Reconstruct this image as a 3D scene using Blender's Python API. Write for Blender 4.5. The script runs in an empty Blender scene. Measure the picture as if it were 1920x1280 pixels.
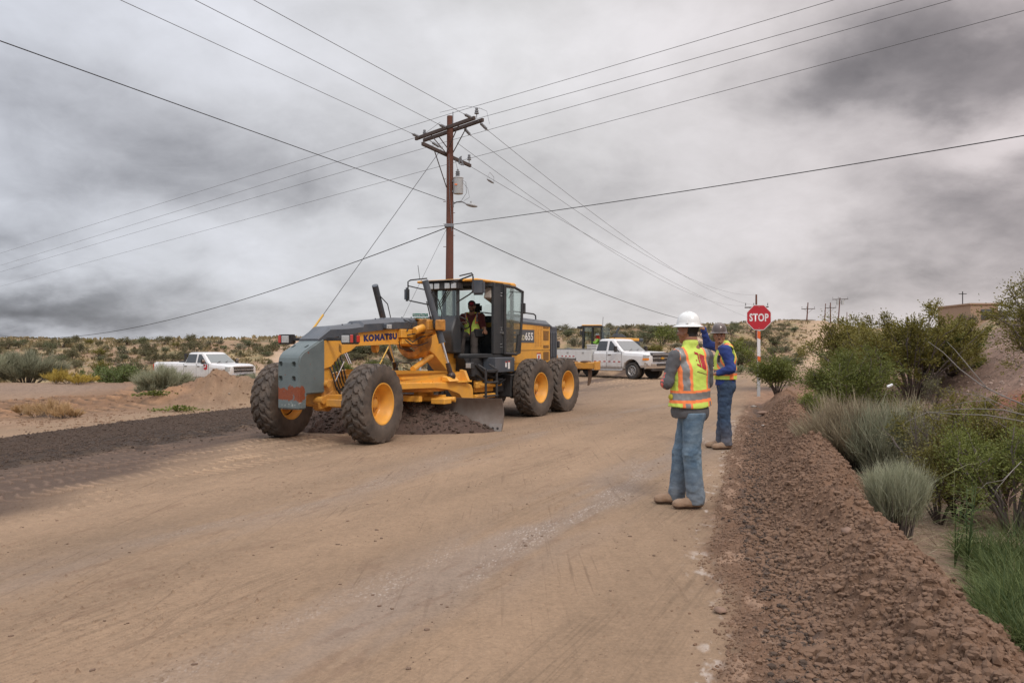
import bpy, bmesh, math, random
import numpy as np
from mathutils import Vector, Matrix, Euler, noise as mnoise
rad = math.radians
scene = bpy.context.scene
COL = scene.collection
# ---------------------------------------------------------------- camera
cam_d = bpy.data.cameras.new('camera'); cam = bpy.data.objects.new('camera', cam_d); COL.objects.link(cam)
cam.location = (0, 0, 1.6); cam.rotation_euler = (rad(90), 0, 0)
cam_d.lens = 28.125; cam_d.sensor_width = 36; cam_d.shift_y = 7 / 1920
cam_d.clip_start = 0.05; cam_d.clip_end = 6000
scene.camera = cam
# ---------------------------------------------------------------- exposure
vs = scene.view_settings
vs.view_transform = 'Standard'; vs.look = 'None'; vs.gamma = 1; vs.use_curve_mapping = False
vs.exposure = 0.12
SUN_EL, SUN_AZ = rad(48), rad(160)      # azimuth clockwise from +Y
# ---------------------------------------------------------------- sun
sd = bpy.data.lights.new('sun', 'SUN'); sd.energy = 1.35; sd.angle = rad(12); sd.color = (1, .96, .9)
so = bpy.data.objects.new('sun', sd); COL.objects.link(so)
so.rotation_euler = Vector((math.sin(SUN_AZ) * math.cos(SUN_EL), math.cos(SUN_AZ) * math.cos(SUN_EL), math.sin(SUN_EL))).to_track_quat('Z', 'Y').to_euler()

# ---------------------------------------------------------------- node helper
class NT:
    def __init__(s, tree):
        s.t = tree; s.n = tree.nodes; s.l = tree.links
    def __call__(s, kind, ins=None, **props):
        nd = s.n.new(kind)
        for k, v in props.items(): setattr(nd, k, v)
        for k, v in (ins or {}).items():
            sock = nd.inputs[k]
            if isinstance(v, bpy.types.NodeSocket): s.l.new(v, sock)
            elif isinstance(v, bpy.types.Node): s.l.new(v.outputs[0], sock)
            else:
                if sock.type == 'RGBA' and len(v) == 3: v = (*v, 1)
                sock.default_value = v
        return nd
    def math(s, op, a, b=None, c=None, clamp=False):
        i = {0: a}
        if b is not None: i[1] = b
        if c is not None: i[2] = c
        nd = s('ShaderNodeMath', i, operation=op); nd.use_clamp = clamp
        return nd.outputs[0]
    def mix(s, f, a, b, blend='MIX'):
        nd = s.n.new('ShaderNodeMix'); nd.data_type = 'RGBA'; nd.blend_type = blend; nd.clamp_factor = True
        for sock, v in ((nd.inputs[0], f), (nd.inputs[6], a), (nd.inputs[7], b)):
            if isinstance(v, bpy.types.NodeSocket): s.l.new(v, sock)
            else:
                if sock.type == 'RGBA' and len(v) == 3: v = (*v, 1)
                sock.default_value = v
        return nd.outputs[2]
    def ramp(s, f, stops, interp='LINEAR'):
        nd = s('ShaderNodeValToRGB', {0: f}); cr = nd.color_ramp; cr.interpolation = interp
        while len(cr.elements) < len(stops): cr.elements.new(.5)
        for e, (p, c) in zip(cr.elements, stops):
            e.position = p
            if not hasattr(c, '__len__'): c = (c, c, c)
            e.color = (*c, 1) if len(c) == 3 else c
        return nd.outputs[0]
    def noise(s, vec, scale, detail=4, rough=.55, dist=0):
        nd = s('ShaderNodeTexNoise', {'Scale': scale, 'Detail': detail, 'Roughness': rough, 'Distortion': dist})
        if vec is not None: s.l.new(vec, nd.inputs['Vector'])
        return nd.outputs[0]

# ---------------------------------------------------------------- world
world = bpy.data.worlds.new('World'); scene.world = world; world.use_nodes = True
W = NT(world.node_tree); W.n.clear()
sky = W('ShaderNodeTexSky', sky_type='NISHITA'); sky.sun_disc = False
sky.sun_elevation = SUN_EL; sky.sun_rotation = SUN_AZ
tc = W('ShaderNodeTexCoord'); sp = W('ShaderNodeSeparateXYZ', {0: tc.outputs['Generated']})
dx, dy, dz = sp.outputs
el = W.math('ARCSINE', dz); az = W.math('ARCTAN2', dx, dy)
# cloud deck: view direction carried onto a horizontal layer
den = W.math('ADD', W.math('MAXIMUM', dz, 0.0), 0.42)
cp = W('ShaderNodeCombineXYZ', {0: W.math('DIVIDE', dx, den), 1: W.math('DIVIDE', dy, den), 2: 0.0}).outputs[0]
n1 = W.noise(cp, 1.7, 7, .45, .25)
n2 = W.noise(cp, 4.2, 10, .60, .35)
n3 = W.noise(cp, 0.8, 3, .5, .2)
# warp used to break up the large cloud masses
wv = W('ShaderNodeTexNoise', {'Vector': cp, 'Scale': 3.2, 'Detail': 6, 'Roughness': .52})
wsep = W('ShaderNodeSeparateColor', {0: wv.outputs[1]})
azw = W.math('ADD', az, W.math('MULTIPLY', W.math('SUBTRACT', wsep.outputs[0], .5), .34))
elw = W.math('ADD', el, W.math('MULTIPLY', W.math('SUBTRACT', wsep.outputs[1], .5), .22))
def px_dir(px, py):
    u, v = (px - 960) / 1500, (647 - py) / 1500
    return math.atan2(u, 1), math.asin(v / math.sqrt(1 + u * u + v * v))
dens = None
#        px, py, sx, sy (radians), amount (positive: darker)
for px, py, sx, sy, am in [(1720, 60, .17, .065, .27), (1880, 410, .13, .075, .40), (1640, 130, .10, .045, .18), (1850, 90, .14, .05, .16),
                           (0, 615, .18, .036, .42), (60, 570, .20, .045, .16), (230, 270, .24, .06, .16), (80, 150, .14, .04, .08),
                           (620, 60, .25, .05, -.14), (470, 470, .2, .05, -.12), (1100, 120, .25, .06, -.16),
                           (1580, 400, .16, .06, -.10), (1890, 230, .07, .035, -.22), (950, 560, .3, .035, -.02),
                           (640, 330, .2, .035, .10), (1300, 330, .2, .05, .04)]:
    a0, e0 = px_dir(px, py)
    da = W.math('DIVIDE', W.math('SUBTRACT', azw, a0), sx); de = W.math('DIVIDE', W.math('SUBTRACT', elw, e0), sy)
    q = W.math('MULTIPLY', W.math('ADD', W.math('MULTIPLY', da, da), W.math('MULTIPLY', de, de)), -1.0)
    g = W.math('MULTIPLY', W.math('EXPONENT', q), am)
    dens = g if dens is None else W.math('ADD', dens, g)
base = W.math('ADD', W.math('MULTIPLY', W.math('SUBTRACT', n1, .5), .62), W.math('MULTIPLY', W.math('SUBTRACT', n2, .5), .46))
base = W.math('ADD', base, W.math('MULTIPLY', W.math('SUBTRACT', n3, .5), .30))
base = W.math('ADD', base, W.math('MULTIPLY', W.math('SUBTRACT', W.noise(cp, 10.0, 8, .6, .6), .5), .16))
wc = W('ShaderNodeVectorMath', {0: cp, 1: W('ShaderNodeVectorMath', {0: wv.outputs[1], 3: .35}, operation='SCALE').outputs[0]}, operation='ADD').outputs[0]
vo = W('ShaderNodeTexVoronoi', {'Vector': wc, 'Scale': 3.2, 'Detail': 4.0, 'Roughness': .55, 'Smoothness': .7}, feature='SMOOTH_F1'); vo.normalize = True
base = W.math('ADD', base, W.math('MULTIPLY', W.math('SUBTRACT', vo.outputs[0], .35), .42))
d = W.math('ADD', W.math('ADD', dens, base), 0.278)
cloud = W.ramp(d, [(0.0, (.74, .73, .745)), (.22, (.61, .60, .605)), (.42, (.45, .44, .445)), (.62, (.275, .268, .275)), (.85, (.15, .146, .152)), (1, (.11, .11, .118))])
# blue-grey tint to the left low sky, warm grey to the right
tint = W.ramp(W.math('ADD', W.math('MULTIPLY', az, .8), .5), [(0, (.93, .98, 1.07)), (.5, (1, 1, 1)), (1, (1.07, .975, .965))])
cloud = W.mix(1.0, cloud, tint, 'MULTIPLY')
# an overcast sky is far brighter towards the zenith than near the horizon
zen = W.ramp(W.math('DIVIDE', el, math.pi / 2), [(0, 1.0 / 4), (.26, 1.03 / 4), (.50, 2.1 / 4), (.8, 3.0 / 4), (1, 3.3 / 4)])
zen4 = W.math('MULTIPLY', zen, 4.0)
cloud = W('ShaderNodeVectorMath', {0: cloud, 3: zen4}, operation='SCALE').outputs[0]
skyc = W('ShaderNodeVectorMath', {0: sky.outputs[0], 3: .10}, operation='SCALE').outputs[0]
final = W.mix(.96, skyc, cloud)
bg = W('ShaderNodeBackground', {'Color': final, 'Strength': 1.0})
W('ShaderNodeOutputWorld', {'Surface': bg})

# ---------------------------------------------------------------- mesh helpers
def tagp(o, label=None, cat=None, group=None, kind=None):
    if label: o['label'] = label
    if cat: o['category'] = cat
    if group: o['group'] = group
    if kind: o['kind'] = kind
    return o
def empty(name, loc, rz=0, label=None, cat=None, group=None, scale=1):
    o = bpy.data.objects.new(name, None); COL.objects.link(o)
    o.location = loc; o.rotation_euler = (0, 0, rz); o.scale = (scale,) * 3
    o.empty_display_size = .2
    return tagp(o, label, cat, group)
def rotm(r): return Euler(r).to_matrix().to_4x4() if r is not None else Matrix()
SPLIT = {'hose', 'jumper_wire', 'orange_band', 'white_band', 'bolt', 'wiper', 'stripe', 'sticker', 'sticker_header', 'steel_pipe', 'marker_lens', 'hinge_bolt', 'red_reflector', 'white_reflector', 'arm_brace', 'engine_cover'}
class MB:
    def __init__(s): s.v = []; s.f = []; s.m = []; s.k = []; s.np = 0; s.wn = False
    def add(s, vs, fs, mat=0, M=None):
        n = len(s.v)
        if M is not None: vs = [M @ Vector(v) for v in vs]
        s.v += [tuple(v) for v in vs]; s.f += [tuple(i + n for i in f) for f in fs]; s.m += [mat] * len(fs); s.k += [s.np] * len(fs); s.np += 1
        return s
    def _bev(s, vs, fs, bev, seg, mat, M):
        bm = bmesh.new(); bv = [bm.verts.new(v) for v in vs]
        for f in fs: bm.faces.new([bv[i] for i in f])
        bmesh.ops.recalc_face_normals(bm, faces=bm.faces)
        if bev and seg > 1: s.wn = True
        if bev: bmesh.ops.bevel(bm, geom=[e for e in bm.edges if len(e.link_faces) == 2 and e.calc_face_angle(0) > .3], offset=bev, segments=seg, affect='EDGES', clamp_overlap=True)
        bm.verts.index_update()
        s.add([v.co.copy() for v in bm.verts], [[v.index for v in f.verts] for f in bm.faces], mat, M); bm.free()
        return s
    def box(s, c, size, rot=None, bev=0, mat=0, seg=1):
        x, y, z = [a / 2 for a in size]
        vs = [(i * x, j * y, k * z) for i in (-1, 1) for j in (-1, 1) for k in (-1, 1)]
        fs = [(0, 1, 3, 2), (4, 6, 7, 5), (0, 4, 5, 1), (2, 3, 7, 6), (0, 2, 6, 4), (1, 5, 7, 3)]
        M = Matrix.Translation(c) @ rotm(rot)
        return s._bev(vs, fs, bev, seg, mat, M) if bev else s.add(vs, fs, mat, M)
    def bx(s, x0, x1, y0, y1, z0, z1, bev=0, mat=0): return s.box(((x0 + x1) / 2, (y0 + y1) / 2, (z0 + z1) / 2), (abs(x1 - x0), abs(y1 - y0), abs(z1 - z0)), None, bev, mat)
    def prism(s, pts, a0, a1, axis='y', bev=0, mat=0, M=None, seg=1):
        """polygon in the plane across AXIS, carried from a0 to a1"""
        f = {'y': lambda p, a: (p[0], a, p[1]), 'x': lambda p, a: (a, p[0], p[1]), 'z': lambda p, a: (p[0], p[1], a)}[axis]
        n = len(pts); vs = [f(p, a0) for p in pts] + [f(p, a1) for p in pts]
        fs = [tuple(range(n)), tuple(range(2 * n - 1, n - 1, -1))] + [(i, i + n, (i + 1) % n + n, (i + 1) % n) for i in range(n)]
        return s._bev(vs, fs, bev, seg, mat, M)
    def slab(s, quad, th, mat=0):
        """a thin plate from 3-D corners given in order, TH thick"""
        q = [Vector(p) for p in quad]; nrm = (q[1] - q[0]).cross(q[2] - q[0]).normalized() * th / 2; n = len(q)
        return s._bev([p + nrm for p in q] + [p - nrm for p in q], [tuple(range(n)), tuple(range(2 * n - 1, n - 1, -1))] + [(i, i + n, (i + 1) % n + n, (i + 1) % n) for i in range(n)], 0, 1, mat, None)
    def loft(s, rings, mat=0, caps=True, closed=True):
        n = len(rings[0]); vs = [p for r in rings for p in r]; fs = []
        for k in range(len(rings) - 1):
            for i in range(n if closed else n - 1):
                j = (i + 1) % n; fs.append((k * n + i, k * n + j, (k + 1) * n + j, (k + 1) * n + i))
        if caps and closed: fs += [tuple(range(n - 1, -1, -1)), tuple((len(rings) - 1) * n + i for i in range(n))]
        return s.add(vs, fs, mat)
    def tube(s, pts, r, seg=8, mat=0, caps=True):
        P = [Vector(p) for p in pts]; R = r if hasattr(r, '__len__') else [r] * len(P); rings = []; up = None
        for i, p in enumerate(P):
            t = (P[min(i + 1, len(P) - 1)] - P[max(i - 1, 0)]).normalized()
            if up is None: up = Vector((0, 0, 1)) if abs(t.z) < .9 else Vector((1, 0, 0))
            a = t.cross(up).normalized(); b = a.cross(t).normalized(); up = b
            rings.append([p + (a * math.cos(2 * math.pi * k / seg) + b * math.sin(2 * math.pi * k / seg)) * R[i] for k in range(seg)])
        return s.loft(rings, mat, caps)
    def cyl(s, p0, p1, r0, r1=None, seg=16, mat=0): return s.tube([p0, p1], [r0, r0 if r1 is None else r1], seg, mat)
    def lathe(s, prof, o=(0, 0, 0), axis='y', seg=32, mat=0, closed=False, caps=True):
        """profile of (radius, height along the axis)"""
        rings = []
        for r, h in prof:
            ring = []
            for k in range(seg):
                c, d = r * math.cos(2 * math.pi * k / seg), r * math.sin(2 * math.pi * k / seg)
                p = {'y': (c, h, d), 'x': (h, c, d), 'z': (c, d, h)}[axis]; ring.append((p[0] + o[0], p[1] + o[1], p[2] + o[2]))
            rings.append(ring)
        if closed: rings.append(rings[0])
        return s.loft(rings, mat, caps and not closed)
    def ball(s, c, r, seg=12, rings=8, mat=0, M=None):
        r = r if hasattr(r, '__len__') else (r,) * 3; vs = []; fs = []
        for i in range(rings + 1):
            t = math.pi * i / rings
            for k in range(seg):
                a = 2 * math.pi * k / seg; vs.append((c[0] + r[0] * math.sin(t) * math.cos(a), c[1] + r[1] * math.sin(t) * math.sin(a), c[2] + r[2] * math.cos(t)))
        for i in range(rings):
            for k in range(seg): fs.append((i * seg + k, i * seg + (k + 1) % seg, (i + 1) * seg + (k + 1) % seg, (i + 1) * seg + k))
        return s.add(vs, fs, mat, M)
    def done(s, name, mats, parent=None, angle=35, loc=None, fix=True):
        if name in SPLIT and s.np > 1:            # loose pieces of one kind: each becomes an object of its own
            out = None
            for q in range(s.np):
                fi = [i for i, k in enumerate(s.k) if k == q]; used = sorted({j for i in fi for j in s.f[i]}); rm = {j: n for n, j in enumerate(used)}
                b = MB(); b.wn = s.wn; b.add([s.v[j] for j in used], [[rm[j] for j in s.f[i]] for i in fi]); out = b.done(name, mats, parent, angle, loc, fix)
            return out
        me = bpy.data.meshes.new(name); me.from_pydata(s.v, [], s.f)
        mats = mats if isinstance(mats, (list, tuple)) else [mats]
        for m in mats: me.materials.append(m)
        if len(mats) > 1: me.polygons.foreach_set('material_index', s.m)
        if fix:
            bm = bmesh.new(); bm.from_mesh(me); bmesh.ops.remove_doubles(bm, verts=bm.verts, dist=1e-5); bmesh.ops.recalc_face_normals(bm, faces=bm.faces); bm.to_mesh(me); bm.free()
        me.polygons.foreach_set('use_smooth', [True] * len(me.polygons)); me.update()
        if angle < 180: me.set_sharp_from_angle(angle=rad(angle))
        o = bpy.data.objects.new(name, me); COL.objects.link(o)
        if s.wn and angle < 180: o.modifiers.new('wn', 'WEIGHTED_NORMAL').keep_sharp = True
        if parent is not None: o.parent = parent
        if loc is not None: o.location = loc
        return o
def fast_mesh(name, V, F, mats, smooth=True, matidx=None, parent=None):
    """numpy arrays of vertices and of equal-sized faces"""
    me = bpy.data.meshes.new(name); V = np.asarray(V, np.float32); F = np.asarray(F, np.int32); k = F.shape[1]
    me.vertices.add(len(V)); me.vertices.foreach_set('co', V.ravel())
    me.loops.add(F.size); me.loops.foreach_set('vertex_index', F.ravel())
    me.polygons.add(len(F)); me.polygons.foreach_set('loop_start', np.arange(0, F.size, k, dtype=np.int32))
    me.polygons.foreach_set('use_smooth', np.full(len(F), smooth))
    for m in (mats if isinstance(mats, (list, tuple)) else [mats]): me.materials.append(m)
    if matidx is not None: me.polygons.foreach_set('material_index', np.asarray(matidx, np.int32))
    me.update(calc_edges=True)
    o = bpy.data.objects.new(name, me); COL.objects.link(o)
    if parent is not None: o.parent = parent
    return o
def vcol(me, name, C):
    a = me.color_attributes.new(name, 'FLOAT_COLOR', 'POINT'); C = np.asarray(C, np.float32)
    if C.shape[1] == 3: C = np.hstack([C, np.ones((len(C), 1), np.float32)])
    a.data.foreach_set('color', C.ravel())
def copy_tree(o, parent=None):
    c = o.copy(); COL.objects.link(c); c.parent = parent
    for ch in list(o.children): copy_tree(ch, c)
    return c

# ---------------------------------------------------------------- materials
MATS = {}
def mat(name, col, rough=.5, metal=0, var=.12, vs=6, dirt=0, dcol=(.27, .19, .13), dz=None, bump=0, bs=60, coat=0, spec=.5, ds=3.0, trans=0, alpha=1, sheen=0, two=None):
    """a surface with colour variation, optional dust (heavier below height dz) and fine bump"""
    if name in MATS: return MATS[name]
    m = bpy.data.materials.new(name); m.use_nodes = True; N = NT(m.node_tree); N.n.clear()
    co = N('ShaderNodeTexCoord').outputs['Object']
    c = N.mix(N.math('MULTIPLY', N.noise(co, vs, 5, .6), 1.0), tuple(x * (1 - var) for x in col), tuple(min(1, x * (1 + var)) for x in (two or col)))
    r = rough
    if dirt:
        n = N.ramp(N.noise(co, ds, 7, .66), [(.36, 0), (.68, 1)])
        f = N.math('MULTIPLY', n, dirt)
        if dz is not None:
            z = N('ShaderNodeSeparateXYZ', {0: co}).outputs[2]
            g = N('ShaderNodeMapRange', {0: z, 1: dz, 2: 0.0, 3: 0.0, 4: 1.0}).outputs[0]
            f = N.math('ADD', f, N.math('MULTIPLY', g, N.math('ADD', N.math('MULTIPLY', n, .7), .35)), clamp=True)
        c = N.mix(f, c, dcol)
        r = N.math('ADD', N.math('MULTIPLY', f, .85 - rough if rough < .85 else 0), rough, clamp=True)
    ins = {'Base Color': c, 'Roughness': r, 'Metallic': metal, 'Specular IOR Level': spec, 'Coat Weight': coat, 'Coat Roughness': .08, 'Alpha': alpha, 'Transmission Weight': trans, 'Sheen Weight': sheen}
    if bump:
        bn = N('ShaderNodeBump', {'Height': N.noise(co, bs, 6, .65), 'Strength': min(1, bump), 'Distance': .01})
        ins['Normal'] = bn.outputs[0]
    b = N('ShaderNodeBsdfPrincipled', ins); N('ShaderNodeOutputMaterial', {0: b.outputs[0]})
    m.diffuse_color = (*col, 1); MATS[name] = m
    return m
def glass(name, tint=(.75, .85, .82), mixv=.75, rough=.02):
    """thin tinted sheet: mostly see-through, mirror-like at grazing angles, lets light into cabs"""
    if name in MATS: return MATS[name]
    m = bpy.data.materials.new(name); m.use_nodes = True; N = NT(m.node_tree); N.n.clear()
    t = N('ShaderNodeBsdfTransparent', {0: tint}); g = N('ShaderNodeBsdfGlossy', {0: (.9, .95, .95), 'Roughness': rough})
    fr = N('ShaderNodeFresnel', {0: 1.35}); f = N.math('ADD', N.math('MULTIPLY', fr.outputs[0], .6), (1 - mixv) * .25, clamp=True)
    mx = N('ShaderNodeMixShader', {0: f, 1: t.outputs[0], 2: g.outputs[0]}); N('ShaderNodeOutputMaterial', {0: mx.outputs[0]})
    MATS[name] = m; return m

# ---------------------------------------------------------------- numpy noise
_rs = np.random.RandomState(7); _P = _rs.permutation(4096); _G = _rs.rand(4096, 2) * 2 - 1; _G /= np.linalg.norm(_G, axis=1)[:, None] + 1e-9
def gn(x, y, seed=0):
    xi = np.floor(x).astype(np.int64); yi = np.floor(y).astype(np.int64); xf = x - xi; yf = y - yi
    u = xf * xf * xf * (xf * (xf * 6 - 15) + 10); v = yf * yf * yf * (yf * (yf * 6 - 15) + 10)
    def g(i, j, a, b):
        h = _P[(_P[(i + seed * 131) & 4095] + j * 7) & 4095]; q = _G[h]; return q[..., 0] * a + q[..., 1] * b
    n00 = g(xi, yi, xf, yf); n10 = g(xi + 1, yi, xf - 1, yf); n01 = g(xi, yi + 1, xf, yf - 1); n11 = g(xi + 1, yi + 1, xf - 1, yf - 1)
    return (n00 * (1 - u) + n10 * u) * (1 - v) + (n01 * (1 - u) + n11 * u) * v
def fbm(x, y, oct=4, seed=0, rough=.5, lac=2.03, ridged=False):
    a = 1.; s = 0.; t = 0.
    for o in range(oct):
        n = gn(x, y, seed + o)
        if ridged: n = .5 - np.abs(n) * 1.6
        s = s + n * a; t += a; a *= rough; x = x * lac + 13.7; y = y * lac + 5.1
    return s / t * (1.6 if not ridged else 1)
def ss(a, b, x):
    t = np.clip((x - a) / (b - a + 1e-12), 0, 1); return t * t * (3 - 2 * t)
# ================================================================ terrain
def IP(v, xs, ys): return np.interp(v, xs, ys)
REX = [(-6, -.6), (2.0, .62), (3.0, .84), (3.79, 1.02), (4.77, 1.28), (5.96, 1.48), (7.0, 1.75), (8.48, 2.2), (11.8, 3.2), (16.8, 4.78), (21, 6.1), (26, 7.5), (35, 10.3), (60, 17.5), (140, 43)]
def redge(Y): return IP(Y, [a for a, b in REX], [b for a, b in REX])
LEX = [(-10, -15.5), (9.6, -6.9), (12.1, -6.0), (16.2, -4.9), (20, -3.6), (25, -1.4), (33, 2.4), (140, 40)]   # near foot of the dark windrow
def ledge(Y): return IP(Y, [a for a, b in LEX], [b for a, b in LEX])
def terrain(X, Y):
    """height, base colour and zone of the ground at world X, Y"""
    X = np.asarray(X, float); Y = np.asarray(Y, float)
    Ye = np.maximum(Y, 1.0); u = np.clip(X / Ye, -1.6, 1.6); u = np.where(Y < 0.5, np.where(X < 0, -1.6, 1.6), u)
    r = np.hypot(X, Y)
    D = np.where(Y > .8 * r, Y, r * .8)
    sR = (X - redge(Y)) * .93                        # distance to the right of the road's right edge
    sL = (ledge(Y) - X) * .915                       # distance to the left of the road's left edge
    # ---- large shape
    us = [-1.6, -.7, -.45, -.3, -.15, 0, .1, .2, .27, .3, .34, .39, .43, .5, .6, .7, 1.6]
    r0 = IP(u, us, [42, 42, 44, 44, 46, 48, 50, 52, 56, 62, 80, 80, 70, 34, 30, 24, 14])
    r1 = IP(u, us, [78, 78, 74, 74, 80, 95, 102, 108, 112, 125, 170, 185, 180, 110, 60, 60, 60])
    zv = IP(u, us, [-.5, -.6, -.68, -.70, -.70, -.6, -.55, -.5, -.6, -.9, -1.4, -1.2, -.8, 0., .8, 1.2, 1.6])
    zc = IP(u, us, [2.4, 2.2, 2.0, 1.95, 2.1, 3.0, 3.55, 3.95, 4.45, 5.0, 6.6, 6.95, 5.4, 3.2, 3.3, 3.4, 3.6])
    h = zv * ss(r0 - 9, r0 - 2, D) + (zc - zv) * ss(r0, r1, D) ** 1.0
    far = ss(0, 1, (D - r1) / 250.); h = h - far * 1.5
    hillf = ss(r0 - 3, r0 + 6, D)
    h = h + hillf * (fbm(X / 17, Y / 17, 4, 3) * .9 + fbm(X / 5, Y / 5, 3, 9) * .22) * ss(r1 + 40, r1 - 5, D) ** .5
    # ---- bank on the right
    am = IP(Y, [-20, 4, 10, 16, 20, 25, 30, 38], [1.2, 1.2, 1.5, 2.05, 2.2, 1.5, .9, .4])
    toe = IP(Y, [-20, 4, 10, 16, 20, 25, 30], [3.4, 3.2, 3.2, 3.0, 2.6, 1.9, 1.6])
    bank = am * ss(toe, toe + 5.2, sR) * (Y > -30)
    bank = bank * (1 - ss(26, 44, Y)); bank = bank + ss(toe - .8, toe + 3, sR) * (fbm(X / 2.5, Y / 2.5, 3, 21) * .10 + fbm(X / .5, Y / .5, 3, 22) * .035) * (1 - ss(26, 44, Y))
    bank = bank + .62 * ss(.9, 2.8, sR) * ss(17, 22, Y) * (1 - ss(27, 36, Y)) * (1 - ss(toe, toe + 4, sR))
    h = h + bank
    offr = ss(1.35, 1.8, sR)
    h = h - .06 * offr * (1 - ss(16, 22, Y)) + offr * fbm(X / .7, Y / .7, 3, 31) * .03 * (Y < 30)
    # ---- right windrow
    on = (Y > -3) * (1 - ss(19, 24, Y))
    wob = fbm(X / 1.3 + 3, Y / 1.3, 3, 41) * .12
    s = sR + wob
    hb = IP(s, [-.12, 0, .10, .28, .38, .48, .64, .82, .96, 1.04, 1.20, 1.38, 1.55], [0, .012, .045, .05, .015, .06, .22, .39, .47, .46, .30, .10, 0])
    near = 1 - ss(4.5, 7.5, Y)
    hbn = IP(s, [-.12, 0, .10, .28, .38, .48, .64, .80, .92, 1.0, 1.15, 1.32, 1.50], [0, .012, .045, .045, .015, .055, .17, .30, .37, .36, .22, .07, 0])
    hb = (hb * (1 - near) + hbn * near) * (1 + .18 * fbm(X / .9, Y / .9, 2, 45))
    cl = ss(-.10, .10, s + .10 * fbm(X / .35, Y / .6, 3, 49)) * (1 - ss(1.35, 1.6, s)) * on
    clod = fbm(X / .30, Y / .30, 2, 51) * .07 + np.abs(fbm(X / .17, Y / .17, 2, 53, .5)) * .085 + np.abs(fbm(X / .08, Y / .08, 2, 56, .5)) * .035 + np.abs(fbm(X / .035, Y / .035, 1, 61)) * .012 - .025
    body = .45 + .55 * ss(.4, .75, s)
    h = h + hb * on + cl * clod * body
    fur = np.exp(-((s - .34) / .10) ** 2) * on
    # tail of the windrow by the stop sign spreads out as loose soil
    tail = ss(18, 22, Y) * (1 - ss(27, 33, Y)) * ss(-.5, 1.0, sR) * (1 - ss(3.0, 4.5, sR))
    h = h + tail * (fbm(X / .9, Y / .9, 4, 63, .6) * .16 + .05)
    # ---- left: dark windrow of millings
    wl = fbm(X / 1.6, Y / 1.6, 3, 71) * .3
    t = (sL + wl) * 1.38; onL = (Y > -20) * (1 - ss(60, 90, Y))
    hw = IP(t, [-.35, 0, .25, .5, .9, 1.5, 2.1, 2.6, 3.1, 3.6, 4.1], [0, .01, .05, .06, .03, .02, .03, .07, .09, .05, 0])
    cl2 = ss(-.2, .2, t) * (1 - ss(3.7, 4.3, t)) * onL
    h = h + hw * onL * (1 - ss(20, 30, Y) * .6) + cl2 * (fbm(X / .22, Y / .22, 3, 81, .6) * .03 + np.maximum(0, fbm(X / .09, Y / .09, 2, 86)) * .03) * (.5 + .5 * ss(2.0, 2.8, t))
    # ---- sand mounds beyond
    def hump(cx, cy, ax, ay, rot, amp, p=1.0):
        c, d = math.cos(rot), math.sin(rot); xx = ((X - cx) * c + (Y - cy) * d) / ax; yy = (-(X - cx) * d + (Y - cy) * c) / ay
        return amp * np.exp(-np.power(xx * xx + yy * yy, p))
    md = hump(-7.9, 22.0, 1.35, 1.1, .5, .64, 1.0) + hump(-9.8, 22.2, 2.2, 1.5, .5, .24) + hump(-5.9, 23.0, 1.5, 1.5, .5, .36) + hump(-3.8, 26, 3.5, 2.2, .8, .28) + hump(-12.6, 21.5, 2.5, 1.6, .7, .16)
    mdm = np.clip(md / .25, 0, 1) * (sL > 3.2)
    md = md * ss(3.0, 4.6, sL)
    h = h + md * (1 + .35 * fbm(X / .6, Y / .6, 4, 91)) + mdm * fbm(X / .3, Y / .3, 4, 95, .6) * .06
    rd = np.exp(-((Y - 43.2 + (X - 5) * .25) / .9) ** 2) * ss(-1, 2, X) * (1 - ss(9.5, 11.5, X)); h = h + rd * (.40 + .18 * fbm(X / .8, Y / .8, 3, 97))
    # track looping off to the left behind the mound
    offl = ss(3.8, 4.6, sL)
    tp = np.array([(-34, 15.5), (-24, 16.8), (-17, 18.2), (-13, 19.4), (-10.8, 22.0), (-11.6, 27), (-13.6, 32), (-17.5, 39), (-22, 46)], float)
    td = np.full(X.shape, 99.); ts = np.zeros(X.shape); acc_ = 0.
    sel = (X < -4) & (Y > 8) & (Y < 60)
    if sel.any():
        xs_, ys_ = X[sel], Y[sel]; bd = np.full(xs_.shape, 99.); bs = np.zeros(xs_.shape); sg_ = np.ones(xs_.shape)
        for i_ in range(len(tp) - 1):
            a_, b_ = tp[i_], tp[i_ + 1]; e_ = b_ - a_; L_ = np.hypot(*e_); f_ = np.clip(((xs_ - a_[0]) * e_[0] + (ys_ - a_[1]) * e_[1]) / L_ ** 2, 0, 1); ex_, ey_ = xs_ - a_[0] - f_ * e_[0], ys_ - a_[1] - f_ * e_[1]; d_ = np.hypot(ex_, ey_); m_ = d_ < bd
            bs = np.where(m_, acc_ + f_ * L_, bs); sg_ = np.where(m_, np.sign(ex_ * e_[1] - ey_ * e_[0]), sg_); bd = np.minimum(bd, d_); acc_ += L_
        td[sel] = bd * sg_; ts[sel] = bs
    tr = td / 2.7; trk = offl * np.exp(-np.power(np.abs(tr), 4))
    h = h - trk * .05 + trk * (np.sin(tr * 11 + .6 * np.sin(ts / 4)) > .0) * np.maximum(0, np.sin(ts * 17 + np.abs(np.sin(tr * 11)) * 1.5)) * .05
    tyc = 21.5 + 0 * X
    h = h + offl * (1 - trk) * fbm(X / 1.2, Y / 1.2, 4, 101) * .06 * (1 - hillf)
    # ---- road surface: grader streaks, treads
    road = (1 - ss(-.1, .1, sR)) * (1 - ss(-.1, .2, sL + wl)) * (Y > -40)
    q = X * .90 - Y * .42; p = X * .42 + Y * .90     # across / along the road
    h = h + road * (fbm(q / .35, p / 6, 2, 111) * .006 + fbm(q / 2.5, p / 8, 2, 112) * .02)
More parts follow.
